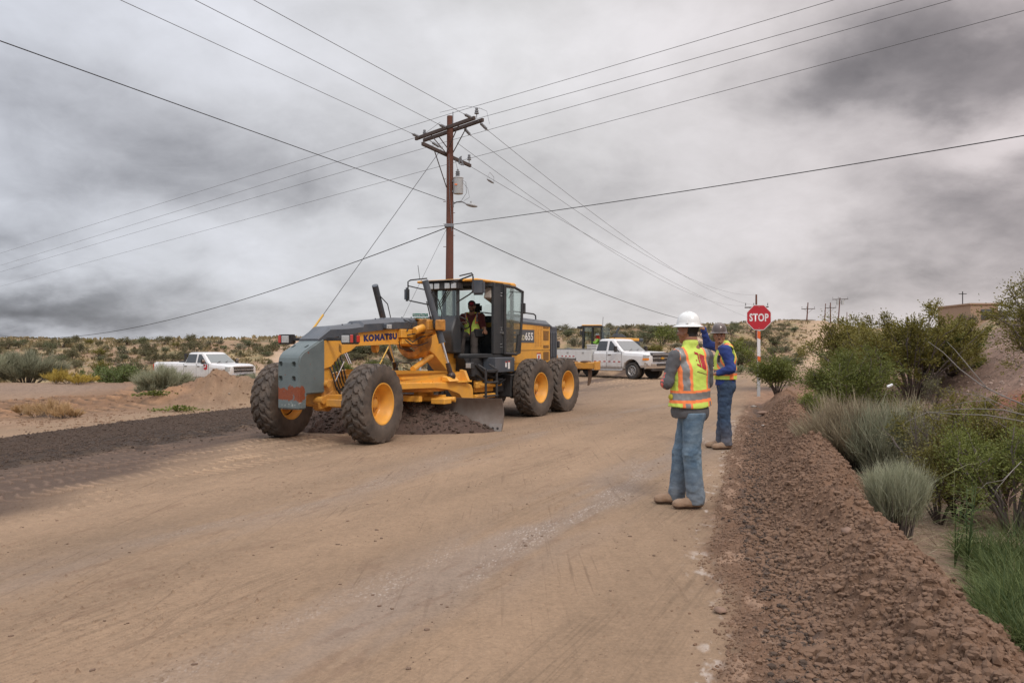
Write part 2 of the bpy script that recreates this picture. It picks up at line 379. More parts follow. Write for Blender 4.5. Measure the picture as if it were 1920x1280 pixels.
    trl = ss(-3.4, -2.6, sL) * (1 - ss(-.1, .2, sL)) * (Y < 40)
    lug = np.maximum(0, np.sin(p * 40 + np.sin(q * 16) * 1.5 + fbm(q, p, 2, 8) * 4)) * (np.sin(q * 13.0 + fbm(q, p / 5, 1, 7) * 3) > -.3) * ss(-.5, .2, fbm(q / .8, p / 1.5, 2, 9))
    h = h + road * trl * lug * .034 * (.6 + fbm(X / 1., Y / 1., 2, 33))
    # lug marks right of the near worker's feet and small crumbs
    t2 = np.exp(-((sR + .62) / .2) ** 4) * (Y > 8.9) * (Y < 14); h = h + t2 * road * np.maximum(0, np.sin(p * 26 + np.abs(sR + .62) * 12)) * .012
    cr = np.maximum(0, fbm(X / .045, Y / .045, 2, 121) - .42) * ss(-.05, .35, fbm(q / .8, p / 2.2, 3, 125)) * road * (Y < 14)
    h = h + cr * .05
    # ---------------- colour
    n1 = fbm(X / 2.3, Y / 2.3, 4, 201)[..., None]; n2 = fbm(X / .25, Y / .25, 4, 205)[..., None]; n3 = fbm(q / .9, p / 7, 4, 211)[..., None]; n4 = fbm(X / .05, Y / .05, 2, 215)[..., None]
    A = lambda *c: np.array(c)
    w = lambda m: np.asarray(m, float)[..., None]
    c = A(.262, .180, .115) * (1 + .13 * n1 + .22 * n3 + .07 * n2 + .08 * n4)
    gl_ = ss(.25, .45, fbm(q / .045, p / 2.2, 2, 217, ridged=True)) * ss(-.15, .3, fbm(q / 1.1, p / 3.5, 3, 218)); c = c * (1 - .20 * w(gl_))
    # greyer polished bands and pale salt crust
    g1 = .6 * np.exp(-((q + 5.5 - .25 * np.sin(p / 3.1)) / .45) ** 2) * ss(-.25, .25, fbm(q / .5, p / 2.6, 3, 221)) + 1.0 * np.exp(-((q + 2.75) / .48) ** 2) * ss(-.35, .15, fbm(q / .5, p / 3, 3, 223))
    c = c * (1 - w(np.clip(g1, 0, 1) * .5 * road)) + A(.215, .18, .155) * w(np.clip(g1, 0, 1) * .5 * road)
    speck = ss(.22, .42, fbm(X / .022, Y / .022, 2, 231)) * np.clip(g1 * 1.3 - .35, 0, 1)
    sp2 = ss(.1, .3, fbm(q / .07, p / .5, 3, 235)) * ss(.20, .42, fbm(q / .5, p / 2.5, 3, 236)) * ss(-.9, -.2, -np.abs(q - 1.0) + 1.0)
    edgew = np.exp(-((sR + .04 + .12 * fbm(X / .5, Y / .5, 2, 240)) / .10) ** 2) * ss(.12, .35, fbm(X / .12, Y / .25, 4, 241, .65)) * (Y < 17)
    sp = np.clip(speck * .5 * ss(-.1, .25, fbm(q / .6, p / 1.6, 3, 238)) + sp2 * .35 + edgew * .6, 0, 1) * road
    c = c * (1 - w(sp)) + A(.58, .52, .47) * w(sp)
    crm = np.clip(ss(.15, .45, cr * 8) * .6 + .45 * ss(.10, .34, fbm(q / .10, p / .5, 4, 251)) * ss(.0, .3, fbm(q / .7, p / 3, 3, 252)) * (Y < 25), 0, 1) * road
    c = c * (1 - w(crm) * .65) + A(.15, .088, .056) * w(crm) * .65
    # treaded brown margin beside the millings
    tb = ss(-.7, .3, sL + wl + .5 * fbm(q, p / 4, 3, 261) - IP(Y, [5, 8, 12, 18, 26], [-3.2, -2.5, -1.2, -.7, -.3])) * road
    c = c * (1 - w(tb * .9)) + A(.080, .054, .041) * w(tb * .9)
    lg = road * trl * lug; c = c * (1 + .6 * w(lg))
    # far road: dark fresh strip in front of the parked truck
    fs = road * ss(15, 19, Y) * (1 - ss(31, 36, Y)) * ss(1.3, 2.3, -sR) * (1 - ss(-5.5, -4.2, sL)) * 0 + road * np.exp(-((sR + 5.3) / 1.1) ** 2) * ss(16, 19, Y) * (1 - ss(30, 36, Y))
    c = c * (1 - w(fs) * .6) + A(.10, .073, .058) * w(fs) * .6
    # millings
    dk = onL * ss(-.45, .25, t + .7 * fbm(X / .5, Y / .5, 4, 269)) * (1 - ss(3.4, 4.0, t)) * (1 - ss(26, 40, Y))
    mc = A(.042, .029, .021) * (1 + .5 * n2 + .35 * n4)
    br = ss(1.2, 2.2, t) * .45 + .55 * ss(.25, .6, t) * (1 - ss(1.6, 2.0, t)) * ss(-.1, .3, fbm(q / .5, p / 1.5, 3, 271))
    mc = mc * (1 - w(br)) + A(.075, .048, .032) * w(br)
    c = c * (1 - w(dk)) + mc * w(dk)
    # left ground beyond: sand, orange tracks
    sand = A(.245, .162, .103) * (1 + .16 * n1 + .2 * n2 + .1 * n4)
    c = c * (1 - w(offl)) + sand * w(offl)
    tc_ = A(.185, .102, .053) * (1 + .30 * n2 + .2 * n1) * (1 + .65 * w((np.sin(tr * 11 + .6 * np.sin(ts / 4)) > .0) * np.sin(ts * 17 + np.abs(np.sin(tr * 11)) * 1.5))); tw = np.clip(trk * 1.0, 0, 1)
    c = c * (1 - w(tw * .85)) + tc_ * w(tw * .85)
    peb = offl * np.exp(-((Y - 30) / 5.) ** 2) * ss(-13, -16, X); c = c * (1 - w(peb * .55)) + A(.21, .155, .12) * (1 + .5 * n4 + .3 * n2) * w(peb * .55)
    mdk = mdm * ss(-.05, .3, fbm(X / .7, Y / .7, 4, 281)); c = c * (1 - w(mdk * .6)) + A(.17, .105, .068) * w(mdk * .6)
    # right windrow: red-brown moist soil, dark furrow
    bc = A(.140, .083, .052) * (1 + .16 * n1 + .30 * n2 + .2 * n4)
    bc = bc * (1 + .25 * w(ss(.7, 1.1, s)))
    c = c * (1 - w(cl)) + bc * w(cl)
    fk = fur * ss(-.25, .2, fbm(X / .22, Y / .5, 3, 291)); c = c * (1 - w(fk * .85)) + A(.048, .035, .029) * w(fk * .85)
    cln = cl * np.exp(-((s - .12) / .12) ** 2) * ss(.05, .3, fbm(X / .2, Y / .4, 3, 295)); c = c * (1 - w(cln * .6)) + A(.36, .24, .165) * w(cln * .6)
    # ground right of it and the gravel bank
    gr = ss(1.35, 1.65, sR) * (1 - ss(30, 40, Y)); gc = A(.235, .165, .115) * (1 + .3 * n2 + .3 * n4)
    c = c * (1 - w(gr)) + gc * w(gr)
    bk = ss(2.2, 4.0, sR) * (1 - ss(34, 50, Y)); kc = A(.185, .122, .092) * (1 + .22 * n1 + .45 * n2 + .5 * n4)
    c = c * (1 - w(bk)) + kc * w(bk)
    rp = .7 * bk * np.exp(-(((X - 9.7) / .45) ** 2 + ((Y - 15.2) / .8) ** 2)); c = c * (1 - w(rp)) + A(.34, .12, .055) * w(rp)
    tl = tail; c = c * (1 - w(tl)) + A(.25, .145, .09) * (1 + .4 * n2) * w(tl)
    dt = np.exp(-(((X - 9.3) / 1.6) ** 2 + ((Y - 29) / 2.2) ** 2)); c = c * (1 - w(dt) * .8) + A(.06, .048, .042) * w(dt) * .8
    # hills: sand with dry grass and scrub
    hc = A(.28, .186, .118) * (1 + .15 * n1)
    v1 = ss(-.12, .22, fbm(X / 4.5, Y / 4.5, 4, 301, .6)); v2 = ss(-.1, .35, fbm(X / 1.1, Y / 1.1, 4, 305, .6))
    gcol = A(.30, .235, .115) * (1 + .3 * n2)
    vm = v1 * (.45 + .5 * v2); hc = hc * (1 - w(vm)) + gcol * w(vm)
    v3 = ss(.0, .30, fbm(X / 2.0 + 5, Y / 2.0, 4, 311, .6)) * .75; hc = hc * (1 - w(v3)) + A(.15, .135, .075) * w(v3)
    hf = ss(r0 - 8, r0 + 2, D) * (1 - road * (D < r0))
    c = c * (1 - w(hf)) + hc * w(hf)
    # dirt tracks climbing the hills
    def track(uu, yy, wid, col, a=.9):
        nonlocal c
        k = np.argsort(yy); cx = IP(Y, np.array(yy)[k], np.array(uu)[k]); m = np.exp(-np.power(np.abs((X - cx) / wid), 4)) * ss(min(yy) - 2, min(yy) + 2, Y) * (1 - ss(max(yy) - 3, max(yy) + 3, Y)) * a
        c = c * (1 - w(m)) + A(*col) * (1 + .1 * n2) * w(m); return m
    m1 = track([21.5, 29, 41, 58, 73], [62, 80, 105, 145, 190], 4.6, (.40, .285, .19))
    h = h - m1 * .25 + m1 * .1 * np.cos((X) * 2.2)
    track([10, 13.2, 19, 22.5], [44, 58, 78, 98], 1.6, (.45, .315, .22))
    track([-13.5, -16.5, -19.5], [44, 58, 76], 1.5, (.46, .33, .235))
    dst = track([26, 33, 45], [66, 85, 110], 1.2, (.25, .165, .115), .6)
    c = np.clip(c, .01, .8)
    # ---------------- zone
    z = np.zeros(X.shape, int)                                   # 0 road
    z[(sR > 3.0) | (sL > 4.0) | (D > r0 - 4)] = 1               # ground
    z[(sR > -.02) & (sR <= 3.0) & (on < .5)] = 1
    z[(sR > 1.5) & (on >= .5)] = 1
    z[(s > -.06) & (s < 1.55) & (on > .3)] = 2                   # soil windrow
    z[(t > -.15) & (t < 3.8) & (Y > -20) & (Y < 33)] = 3         # dark windrow
    z[(md > .12) & (sL > 3.8)] = 4                               # sand mound
    z[(sR > toe + .3) & (Y < 38) & (Y > -30) & (D < r0 + 20) & (u > .2)] = 5   # gravel bank
    z[(D > r0)] = np.where((z[(D > r0)] == 5), 5, 6)             # hills
    wet = np.clip(fk + dk * .25 * (t < .5), 0, 1)
    return h, c, z, wet
def gz(x, y): return float(terrain(np.array([x]), np.array([y]))[0][0])
def px3(px, py, Y): return ((px - 960) / 1500 * Y, Y, 1.6 - (py - 647) / 1500 * Y)

def build_terrain():
    rows = np.concatenate([[.25, .6, 1.0, 1.5], 2.0 * (20.0 / 2.0) ** (np.arange(0, 620) / 620.), 20 * (60 / 20.) ** (np.arange(0, 200) / 200.), 60 * (220 / 60.) ** (np.arange(0, 130) / 130.), 220 * (3500 / 220.) ** (np.arange(0, 31) / 30.)])
    azf = np.arctan(np.linspace(-.70, .70, 1250)); azc = np.linspace(azf[-1], 2 * math.pi + azf[0], 72)[1:-1]
    az_ = np.concatenate([azf, azc]); nA = len(az_)
    # rows are distances forward inside the view and radii outside it
    ca = np.maximum(np.cos(az_), .82)
    R = rows[:, None] / ca[None, :]
    X = R * np.sin(az_)[None, :]; Y = R * np.cos(az_)[None, :]
    h, c, z, wet = terrain(X, Y)
    V = np.stack([X, Y, h], -1).reshape(-1, 3); C = c.reshape(-1, 3); nR = len(rows)
    i = np.arange(nR - 1)[:, None] * nA; j = np.arange(nA)[None, :]; j2 = (j + 1) % nA
    F = np.stack([i + j, i + j2, i + nA + j2, i + nA + j], -1).reshape(-1, 4)
    Z = z[:-1, :].reshape(-1)
    m = bpy.data.materials.new('soil'); m.use_nodes = True; N = NT(m.node_tree); N.n.clear()
    at = N('ShaderNodeAttribute', attribute_name='Col'); wa = N('ShaderNodeAttribute', attribute_name='Wet')
    geo = N('ShaderNodeNewGeometry').outputs['Position']
    mp = N('ShaderNodeMapping', {0: geo, 2: (0, 0, rad(-25)), 3: (7, .8, 1)}, vector_type='TEXTURE') if False else N('ShaderNodeMapping', {0: geo, 2: (0, 0, rad(25)), 3: (5, .55, 1)})
    st = N.noise(mp.outputs[0], 3.0, 6, .7)
    fine = N.noise(geo, 38, 5, .7); fine2 = N.noise(geo, 9, 6, .65)
    k = N.math('ADD', N.math('MULTIPLY', N.math('SUBTRACT', fine, .5), .7), N.math('ADD', N.math('MULTIPLY', N.math('SUBTRACT', fine2, .5), .35), N.math('MULTIPLY', N.math('SUBTRACT', st, .5), .22)))
    k = N.math('ADD', k, 1.0)
    col = N('ShaderNodeVectorMath', {0: at.outputs[0], 3: k}, operation='SCALE').outputs[0]
    big = N.noise(geo, .7, 4, .6)
    cr_ = N.math('MULTIPLY', N.ramp(N.noise(geo, 26, 4, .75), [(.60, 0), (.66, 1)]), N.ramp(big, [(.42, 0), (.62, 1)]))
    cr2 = N.math('MULTIPLY', N.ramp(N.noise(geo, 7, 6, .8), [(.62, 0), (.66, 1)]), N.ramp(N.noise(geo, .9, 4, .6), [(.45, 0), (.65, 1)]))
    mg = N('ShaderNodeMapping', {0: geo, 2: (0, 0, rad(25)), 3: (22, .5, 1)}); gr_ = N.math('MULTIPLY', N.ramp(N.noise(mg.outputs[0], 1.0, 4, .6), [(.60, 0), (.66, 1)]), N.ramp(N.noise(geo, .5, 3, .6), [(.4, 0), (.6, 1)]))
    dk_ = N.math('ADD', N.math('ADD', N.math('MULTIPLY', cr_, .55), N.math('MULTIPLY', cr2, .45)), N.math('MULTIPLY', gr_, .34), clamp=True)
    col = N.mix(dk_, col, (.085, .052, .034)); lt_ = N.math('MULTIPLY', N.ramp(N.noise(geo, 55, 3, .7), [(.68, 0), (.70, 1)]), .35); col = N.mix(lt_, col, (.46, .38, .31))
    hgt = N.math('ADD', N.math('MULTIPLY', fine, .5), N.math('ADD', N.math('MULTIPLY', st, .5), N.math('MULTIPLY', fine2, .6)))
    bp = N('ShaderNodeBump', {'Height': hgt, 'Strength': .75, 'Distance': .025})
    ro = N.math('SUBTRACT', .93, N.math('MULTIPLY', wa.outputs[2], .35))
    b = N('ShaderNodeBsdfPrincipled', {'Base Color': col, 'Roughness': ro, 'Normal': bp.outputs[0], 'Specular IOR Level': .25})
    N('ShaderNodeOutputMaterial', {0: b.outputs[0]})
    names = [('road', 'smooth graded tan dirt road running from the camera up to the parked truck', 'dirt road'),
             ('ground', 'sandy desert ground beside the road', 'ground'),
             ('soil_windrow', 'long ridge of loose red-brown soil along the right edge of the road', 'soil ridge'),
             ('millings_windrow', 'dark strip of black crumbly soil along the left edge of the road', 'soil strip'),
             ('sand_mound', 'pale sandy mound left of the front wheels of the grader', 'sand mound'),
             ('gravel_bank', 'brown gravel bank rising behind the bushes on the right', 'bank'),
             ('hills', 'low scrub-covered sandy hills along the horizon', 'hills')]
    for zi, (nm, lb, ct) in enumerate(names):
        fz = F[Z == zi]; used = np.unique(fz); rm = np.zeros(len(V), np.int64); rm[used] = np.arange(len(used))
        o = fast_mesh(nm, V[used], rm[fz], m); vcol(o.data, 'Col', C[used])
        wt = wet.reshape(-1)[used]; vcol(o.data, 'Wet', np.stack([wt] * 3, 1))
        tagp(o, lb, ct, None, 'structure')
    MATS['soil'] = m
import os
if not os.environ.get("NOTERR"): build_terrain()
# ================================================================ shared materials and pieces
YEL = mat('yellow paint', (.80, .385, .045), .42, var=.08, vs=3, dirt=.34, dcol=(.33, .2, .11), ds=5, coat=.15, bump=.05, bs=40)
YELW = mat('worn yellow paint', (.70, .33, .048), .5, var=.12, vs=4, dirt=.6, dcol=(.24, .14, .08), ds=4)
DGR = mat('dark grey paint', (.055, .068, .085), .42, var=.15, vs=4, dirt=.35, dcol=(.14, .13, .125), ds=4, coat=.1)
CABM = mat('charcoal cab paint', (.022, .026, .030), .42, var=.15, vs=4, dirt=.25, dcol=(.10, .09, .08), ds=4)
BLK = mat('black metal', (.022, .024, .027), .5, var=.2, vs=6, dirt=.35, dcol=(.10, .085, .075), ds=6)
RUB = mat('tyre rubber', (.070, .060, .053), .85, var=.2, vs=5, dirt=.85, dcol=(.155, .120, .094), ds=4, bump=.3, bs=90, spec=.25)
HOSE = mat('black hose', (.018, .018, .02), .45, var=.2)
CHR = mat('chrome', (.75, .75, .76), .16, 1, var=.05)
STL = mat('dusty steel', (.24, .205, .18), .6, .2, var=.25, vs=5, dirt=.85, dcol=(.15, .10, .072), ds=2.2)
EDG = mat('worn steel edge', (.22, .20, .185), .5, .3, var=.2, vs=12, dirt=.5, dcol=(.22, .16, .12))
LEN = mat('lamp lens', (.46, .47, .46), .12, .2, var=.45, vs=22, coat=1)
REDL = mat('red lens', (.50, .035, .025), .2, var=.15, vs=40, coat=.8)
AMBL = mat('amber lens', (.75, .24, .03), .2, var=.1, vs=40, coat=.8)
WHT = mat('white decal', (.72, .71, .68), .5, var=.05)
NVY = mat('navy decal', (.018, .022, .11), .45, var=.1)
PDK = mat('grey decal', (.085, .09, .10), .45, var=.1)
GLS = glass('cab glass', (.88, .93, .91), .80)
FABB = mat('black seat cloth', (.015, .015, .017), .9, var=.3)
CREAM = mat('cab lining', (.35, .31, .27), .8, var=.1)
def cw_mat():
    m = bpy.data.materials.new('weathered grey-green paint'); m.use_nodes = True; N = NT(m.node_tree); N.n.clear()
    co = N('ShaderNodeTexCoord').outputs['Object']; z = N('ShaderNodeSeparateXYZ', {0: co}).outputs[2]
    base = N.mix(N.noise(co, 5, 6, .6), (.085, .11, .115), (.165, .20, .20))
    n = N.noise(co, 7, 8, .62)
    zone = N('ShaderNodeMapRange', {0: z, 1: .99, 2: .90, 3: 0., 4: .30}).outputs[0]
    zone2 = N('ShaderNodeMapRange', {0: z, 1: .66, 2: .74, 3: .30, 4: 0.}).outputs[0]
    xx = N('ShaderNodeSeparateXYZ', {0: co}).outputs[0]
    xf = N('ShaderNodeMapRange', {0: xx, 1: .72, 2: .80, 3: 0., 4: 1.0}).outputs[0]
    f = N.ramp(N.math('ADD', N.math('MULTIPLY', N.math('SUBTRACT', zone, zone2), xf), n), [(.66, 0), (.675, 1)])
    rust = N.mix(N.noise(co, 22, 6, .7), (.13, .03, .013), (.30, .085, .035))
    c = N.mix(f, base, rust)
    chip = N.ramp(N.math('ADD', N.noise(co, 18, 6, .7), N.math('MULTIPLY', zone2, .35)), [(.70, 0), (.715, 1)])
    c = N.mix(chip, c, (.42, .44, .40))
    b = N('ShaderNodeBsdfPrincipled', {'Base Color': c, 'Roughness': .6, 'Normal': N('ShaderNodeBump', {'Height': n, 'Strength': .25, 'Distance': .01}).outputs[0]})
    N('ShaderNodeOutputMaterial', {0: b.outputs[0]}); return m
CWM = cw_mat()
_bf = [None]
def text_mesh(name, txt, width, height, M, m, parent=None, off=.0, depth=.002, shear=0, xs=1.0):
    """flat lettering WIDTH x HEIGHT, lower-left at M's origin"""
    cu = bpy.data.curves.new('t', 'FONT'); cu.body = txt; cu.offset = off; cu.space_character = 1.0 + off * 2.6; cu.extrude = 0; cu.resolution_u = 3; cu.shear = shear
    t = bpy.data.objects.new('t', cu); COL.objects.link(t)
    bpy.context.view_layer.update()
    me = bpy.data.meshes.new_from_object(t.evaluated_get(bpy.context.evaluated_depsgraph_get())); bpy.data.objects.remove(t); bpy.data.curves.remove(cu)
    co = np.array([v.co for v in me.vertices]); lo, hi = co.min(0), co.max(0)
    for v in me.vertices:
        v.co = M @ Vector(((v.co.x - lo[0]) / (hi[0] - lo[0]) * width, (v.co.y - lo[1]) / (hi[1] - lo[1]) * height, depth))
    me.materials.append(m); me.name = name
    o = bpy.data.objects.new(name, me); COL.objects.link(o); o.parent = parent
    return o
def frame_m(o, X, Y):
    X = Vector(X).normalized(); Y = Vector(Y); Y = (Y - X * X.dot(Y)).normalized(); Z = X.cross(Y)
    M = Matrix((X, Y, Z)).transposed().to_4x4(); M.translation = Vector(o); return M
def cut(o, mb, ang=35):
    """carve the closed shapes in MB out of the object"""
    c = mb.done('cutter', MATS['black metal']); bo = o.modifiers.new('b', 'BOOLEAN'); bo.operation = 'DIFFERENCE'; bo.object = c; bo.solver = 'EXACT'
    c.parent = o.parent; bpy.context.view_layer.update(); me = bpy.data.meshes.new_from_object(o.evaluated_get(bpy.context.evaluated_depsgraph_get()))
    o.modifiers.clear(); old = o.data; nm = old.name; me.set_sharp_from_angle(angle=rad(ang)); o.data = me; o.modifiers.new('wn', 'WEIGHTED_NORMAL').keep_sharp = True; bpy.data.meshes.remove(old); me.name = nm; bpy.data.objects.remove(c)
def tyre(name, R, W, rim, nl, lug, kind, m, parent, ns=None, nc=26):
    """a tyre about the local y axis with modelled tread blocks"""
    ns = ns or nl * 12; hw = W / 2
    prof = [(-.80, rim), (-.86, rim + .02 * R), (-1.0, rim + (R - rim) * .40), (-1.0, rim + (R - rim) * .60), (-.93, rim + (R - rim) * .86)]
    tt = np.linspace(-.84, .84, nc); tread = [(t, R - lug - .022 * R * abs(t) ** 3) for t in tt]
    P = prof + tread + [(-a, b) for a, b in prof[::-1]]
    y = np.array([a for a, b in P]) * hw; r = np.array([b for a, b in P]); u = np.array([a for a, b in P])
    th = np.linspace(0, 2 * math.pi, ns, endpoint=False)[:, None]
    ph = nl * th / (2 * math.pi)
    if kind == 'grader':      # offset chevron bars
        side = np.where(u > 0, .5, 0.)
        q = ph + np.abs(u)[None, :] * 1.15 + side + .12 * np.sin(np.abs(u) * 9)[None, :]
        f = q - np.floor(q); L = (f < .60) * (np.abs(u) < .94)[None, :] * ((np.abs(u) > .02)[None, :] | (f < .45))
        gro = (np.abs(np.abs(u) - .45) < .05)[None, :] & (f < .30); L = L * (1 - .6 * gro)
    else:
        q = ph + np.abs(u)[None, :] * .6; f = q - np.floor(q); L = (f < .75) * (np.abs(u) < .92)[None, :] * (np.abs(np.abs(u) - .4) > .07)[None, :]
    ok = np.zeros(len(u)); ok[4:-4] = 1; L = L * ok[None, :]
    Rr = r[None, :] + L * lug * np.where(np.abs(u) > .86, .55, 1.0)[None, :]
    V = np.stack([Rr * np.cos(th), np.broadcast_to(y[None, :], Rr.shape), Rr * np.sin(th)], -1).reshape(-1, 3)
    n = len(P); i = np.arange(ns)[:, None]; j = np.arange(n - 1)[None, :]; i2 = (i + 1) % ns
    F = np.stack([i * n + j, i * n + j + 1, i2 * n + j + 1, i2 * n + j], -1).reshape(-1, 4)
    o = fast_mesh(name, V, F, m, True, None, parent); o.data.set_sharp_from_angle(angle=rad(38)); return o

# ================================================================ motor grader
GF = (-3.145, 13.585)
GA = rad(29); _f = (-math.sin(GA), -math.cos(GA)); _l = (math.cos(GA), -math.sin(GA))
def G(px, py, y):
    """where the side plane at distance Y left of the grader's centre line is seen at that pixel: local x, z"""
    t = (px - 960) / 1500.; b0 = GF[0] + y * _l[0]; b1 = GF[1] + y * _l[1]
    x = (t * b1 - b0) / (_f[0] - t * _f[1]); return (x, 1.6 - (py - 647) / 1500 * (b1 + x * _f[1]))
def G3(px, py, y): x, z = G(px, py, y); return (x, y, z)
def grader():
    T = empty('motor_grader', (GF[0], GF[1], 0), math.atan2(_f[1], _f[0]), 'large yellow motor grader with an open cab door, its blade lowered on the dirt road', 'motor grader')
    # ---- wheels
    def wheel(x, y, steer=0):
        w = empty('wheel', (x, y, .645)); w.parent = T; s = 1 if y > 0 else -1; w.rotation_euler = (0, 0, steer)
        tyre('tyre', .655, .43, .33, 22, .036, 'grader', RUB, w, nc=30)
        b = MB(); sg = lambda v: v * s
        b.lathe([(.335, sg(.165)), (.350, sg(.175)), (.345, sg(.188)), (.325, sg(.186)), (.315, sg(.15)), (.285, sg(.11)), (.275, sg(-.02)), (.255, sg(-.045)), (.10, sg(-.05)), (.0, sg(-.05))], seg=48, caps=False)
        b.lathe([(.335, sg(-.165)), (.345, sg(-.188)), (.315, sg(-.18)), (.285, sg(-.1)), (.27, sg(-.06))], seg=32, caps=False)
        b.done('rim', YEL, w)
        h = MB(); hy = -.05 if steer else -.01
        h.lathe([(.0, sg(hy + .10)), (.06, sg(hy + .10)), (.085, sg(hy + .085)), (.09, sg(hy + .03)), (.175, sg(hy + .02)), (.18, sg(hy - .03)), (.0, sg(hy - .03))], seg=28)
        for k in range(10):
            a = 2 * math.pi * k / 10; c, d = .142 * math.cos(a), .142 * math.sin(a)
            h.cyl((c, sg(hy + .015), d), (c, sg(hy + .055), d), .017, seg=6)
        h.done('hub', YELW, w)
        return w
    wheel(0, 1.0, rad(7)); wheel(0, -1.0, rad(7))
    for x in (-5.7, -7.13): wheel(x, 1.0); wheel(x, -1.0)
    # ---- counterweight
    b = MB(); b.prism([(.30, .81), (.30, 1.69), (.34, 1.715), (.80, 1.49), (.875, 1.42), (.90, 1.32), (.90, .575), (.73, .575), (.72, .81)], -.235, .235, bev=.022, seg=2)
    c = b.done('counterweight', CWM, T)
    k = MB()
    for yy in (-.165, .12):
        for zz in (1.295, 1.065): k.box((.90, yy, zz), (.12, .085, .088), bev=.018)
        k.box((.62, yy, 1.60), (.10, .05, .16), (0, rad(26), 0), bev=.01)
    cut(c, k)
    # ---- main frame
    b = MB()
    b.prism([(.30, .80), (.30, 1.66), (-.05, 1.80), (-.60, 1.86), (-1.9, 1.93), (-2.7, 1.98), (-3.15, 1.88), (-3.75, 1.40), (-4.30, .80), (-4.45, .46), (-4.15, .46), (-3.45, 1.05), (-2.95, 1.42), (-2.6, 1.56), (-1.9, 1.63), (-.55, 1.585), (-.25, 1.50), (.02, 1.25), (.08, 1.0), (.06, .80)], -.17, .17, bev=.012)
    b.prism([G(620, 646, .17), G(672, 643, .17), (-2.0, 1.655), (-2.0, 1.63), G(672, 648, .17), G(630, 653, .17)], .172, .20)
    b.prism([(.31, 1.20), (.31, 1.675), (-.30, 1.74), (-.56, 1.60), (-.38, 1.50), (-.10, 1.43), (.12, 1.24)], .174, .205, bev=.008)
    b.prism([(.31, 1.20), (.31, 1.675), (-.30, 1.74), (-.56, 1.60), (-.38, 1.50), (-.10, 1.43), (.12, 1.24)], -.205, -.174, bev=.008)
    b.bx(-.62, -.58, .172, .185, 1.66, 1.84)
    for x in (-1.18, -1.30): b.prism([(x, 1.60), (x - .10, 1.60), (x - .09, 1.50), (x - .05, 1.465), (x - .01, 1.50)], -.10 if x < -1.2 else .05, -.04 if x < -1.2 else .11)
    fr = b.done('main_frame', YEL, T)
    v = MB()
    for i in range(6): v.box((-.10 - .0 * i, .207, 1.60 - .022 * i), (.085, .004, .006), (0, rad(-35), 0))
    v.done('vent', BLK, fr)
    # lower yellow nose post, axle
    b = MB()
    b.bx(-.15, .33, -.20, .20, .60, 1.02, .02); b.cyl((.1, -.12, .62), (.1, .12, .62), .13)
    b.box((.0, 0, .63), (.20, 1.5, .15), bev=.03); b.box((.20, .45, .74), (.07, .80, .10), (rad(3), 0, 0), bev=.01)
    b.cyl((.28, .15, .96), (.28, .30, .96), .055, seg=14); b.cyl((.40, .12, .70), (.40, .30, .70), .06, seg=14)
    b.prism([(.42, .56), (.46, .70), (.10, .84), (-.05, .80), (-.05, .62)], .205, .25); b.prism([(.42, .56), (.46, .70), (.10, .84), (-.05, .80), (-.05, .62)], -.25, -.205)
    b.box((.36, .62, .66), (.08, .55, .12), bev=.01)
    for s in (-1, 1): b.box((0, s * .78, .645), (.16, .14, .34), bev=.03); b.cyl((0, s * .72, .645), (0, s * .95, .645), .12)
    b.done('front_axle', YELW, T)
    b = MB()
    for k in range(5):
        x = .15 - .075 * k; b.tube([(x, .13, 1.34 + .04 * k), (x - .01, .21, 1.20 + .02 * k), (x - .05, .26, .98), (x - .12, .24, .85 + .02 * k), (x - .28, .30, .82 + .03 * k), (x - .48, .4, .90 + .02 * k)], .013, 6)
    for k in range(3): b.tube([(-.30, .21, .92 + .03 * k), (-.5, .28, .80 + .02 * k), (-.72, .33, .86), (-.66, .36, .98), (-.4, .30, .94)], .014, 6)
    b.tube([G3(728, 660, .1), G3(735, 676, .1)], .03, 8)
    b.tube([(.1, .3, .9), (-.02, .32, .72), (-.05, .4, .62)], .018, 6)
    b.done('hose', HOSE, T)
    b = MB()
    for k in range(2): b.tube([(-.24 - .05 * k, .16, 1.50), (-.29 - .05 * k, .24, 1.28)], .012, 6)
    b.tube([G3(645, 677, .25), G3(630, 711, .25), G3(628, 716, .25)], .011, 6); b.done('steel_pipe', CHR, T)
    # ---- dark top cover
    st = [(.43, 1.665, 1.70, 1.705), (.14, 1.72, 1.86, 1.91), (-.30, 1.78, 1.88, 1.945), (-.70, 1.83, 1.92, 1.99), (-.73, 1.83, 1.97, 2.03), (-1.55, 1.90, 2.02, 2.10), (-1.60, 1.90, 2.03, 2.115), (-2.35, 1.93, 2.05, 2.13), (-2.62, 1.94, 2.05, 2.08)]
    b = MB(); rings = []
    for x, zb, zm, zt in st:
        w1 = .215; w2 = .12 if x < 0 else .16
        rings.append([(x, w1, zb), (x, w1, zm), (x, w2, zt), (x, -w2, zt), (x, -w1, zm), (x, -w1, zb)])
    b.loft(rings)
    for x, zt in ((-.3, 1.945), (-.55, 1.97), (-1.2, 2.07), (-1.45, 2.09), (-2.0, 2.12), (-2.3, 2.128)): b.cyl((x, .08, zt - .01), (x, .08, zt + .022), .012, seg=6)
    b.prism([(-.35, 1.80), (-.05, 1.76), (-.05, 1.70), (-.35, 1.68)], .216, .222)
    b.done('top_cover', DGR, T)
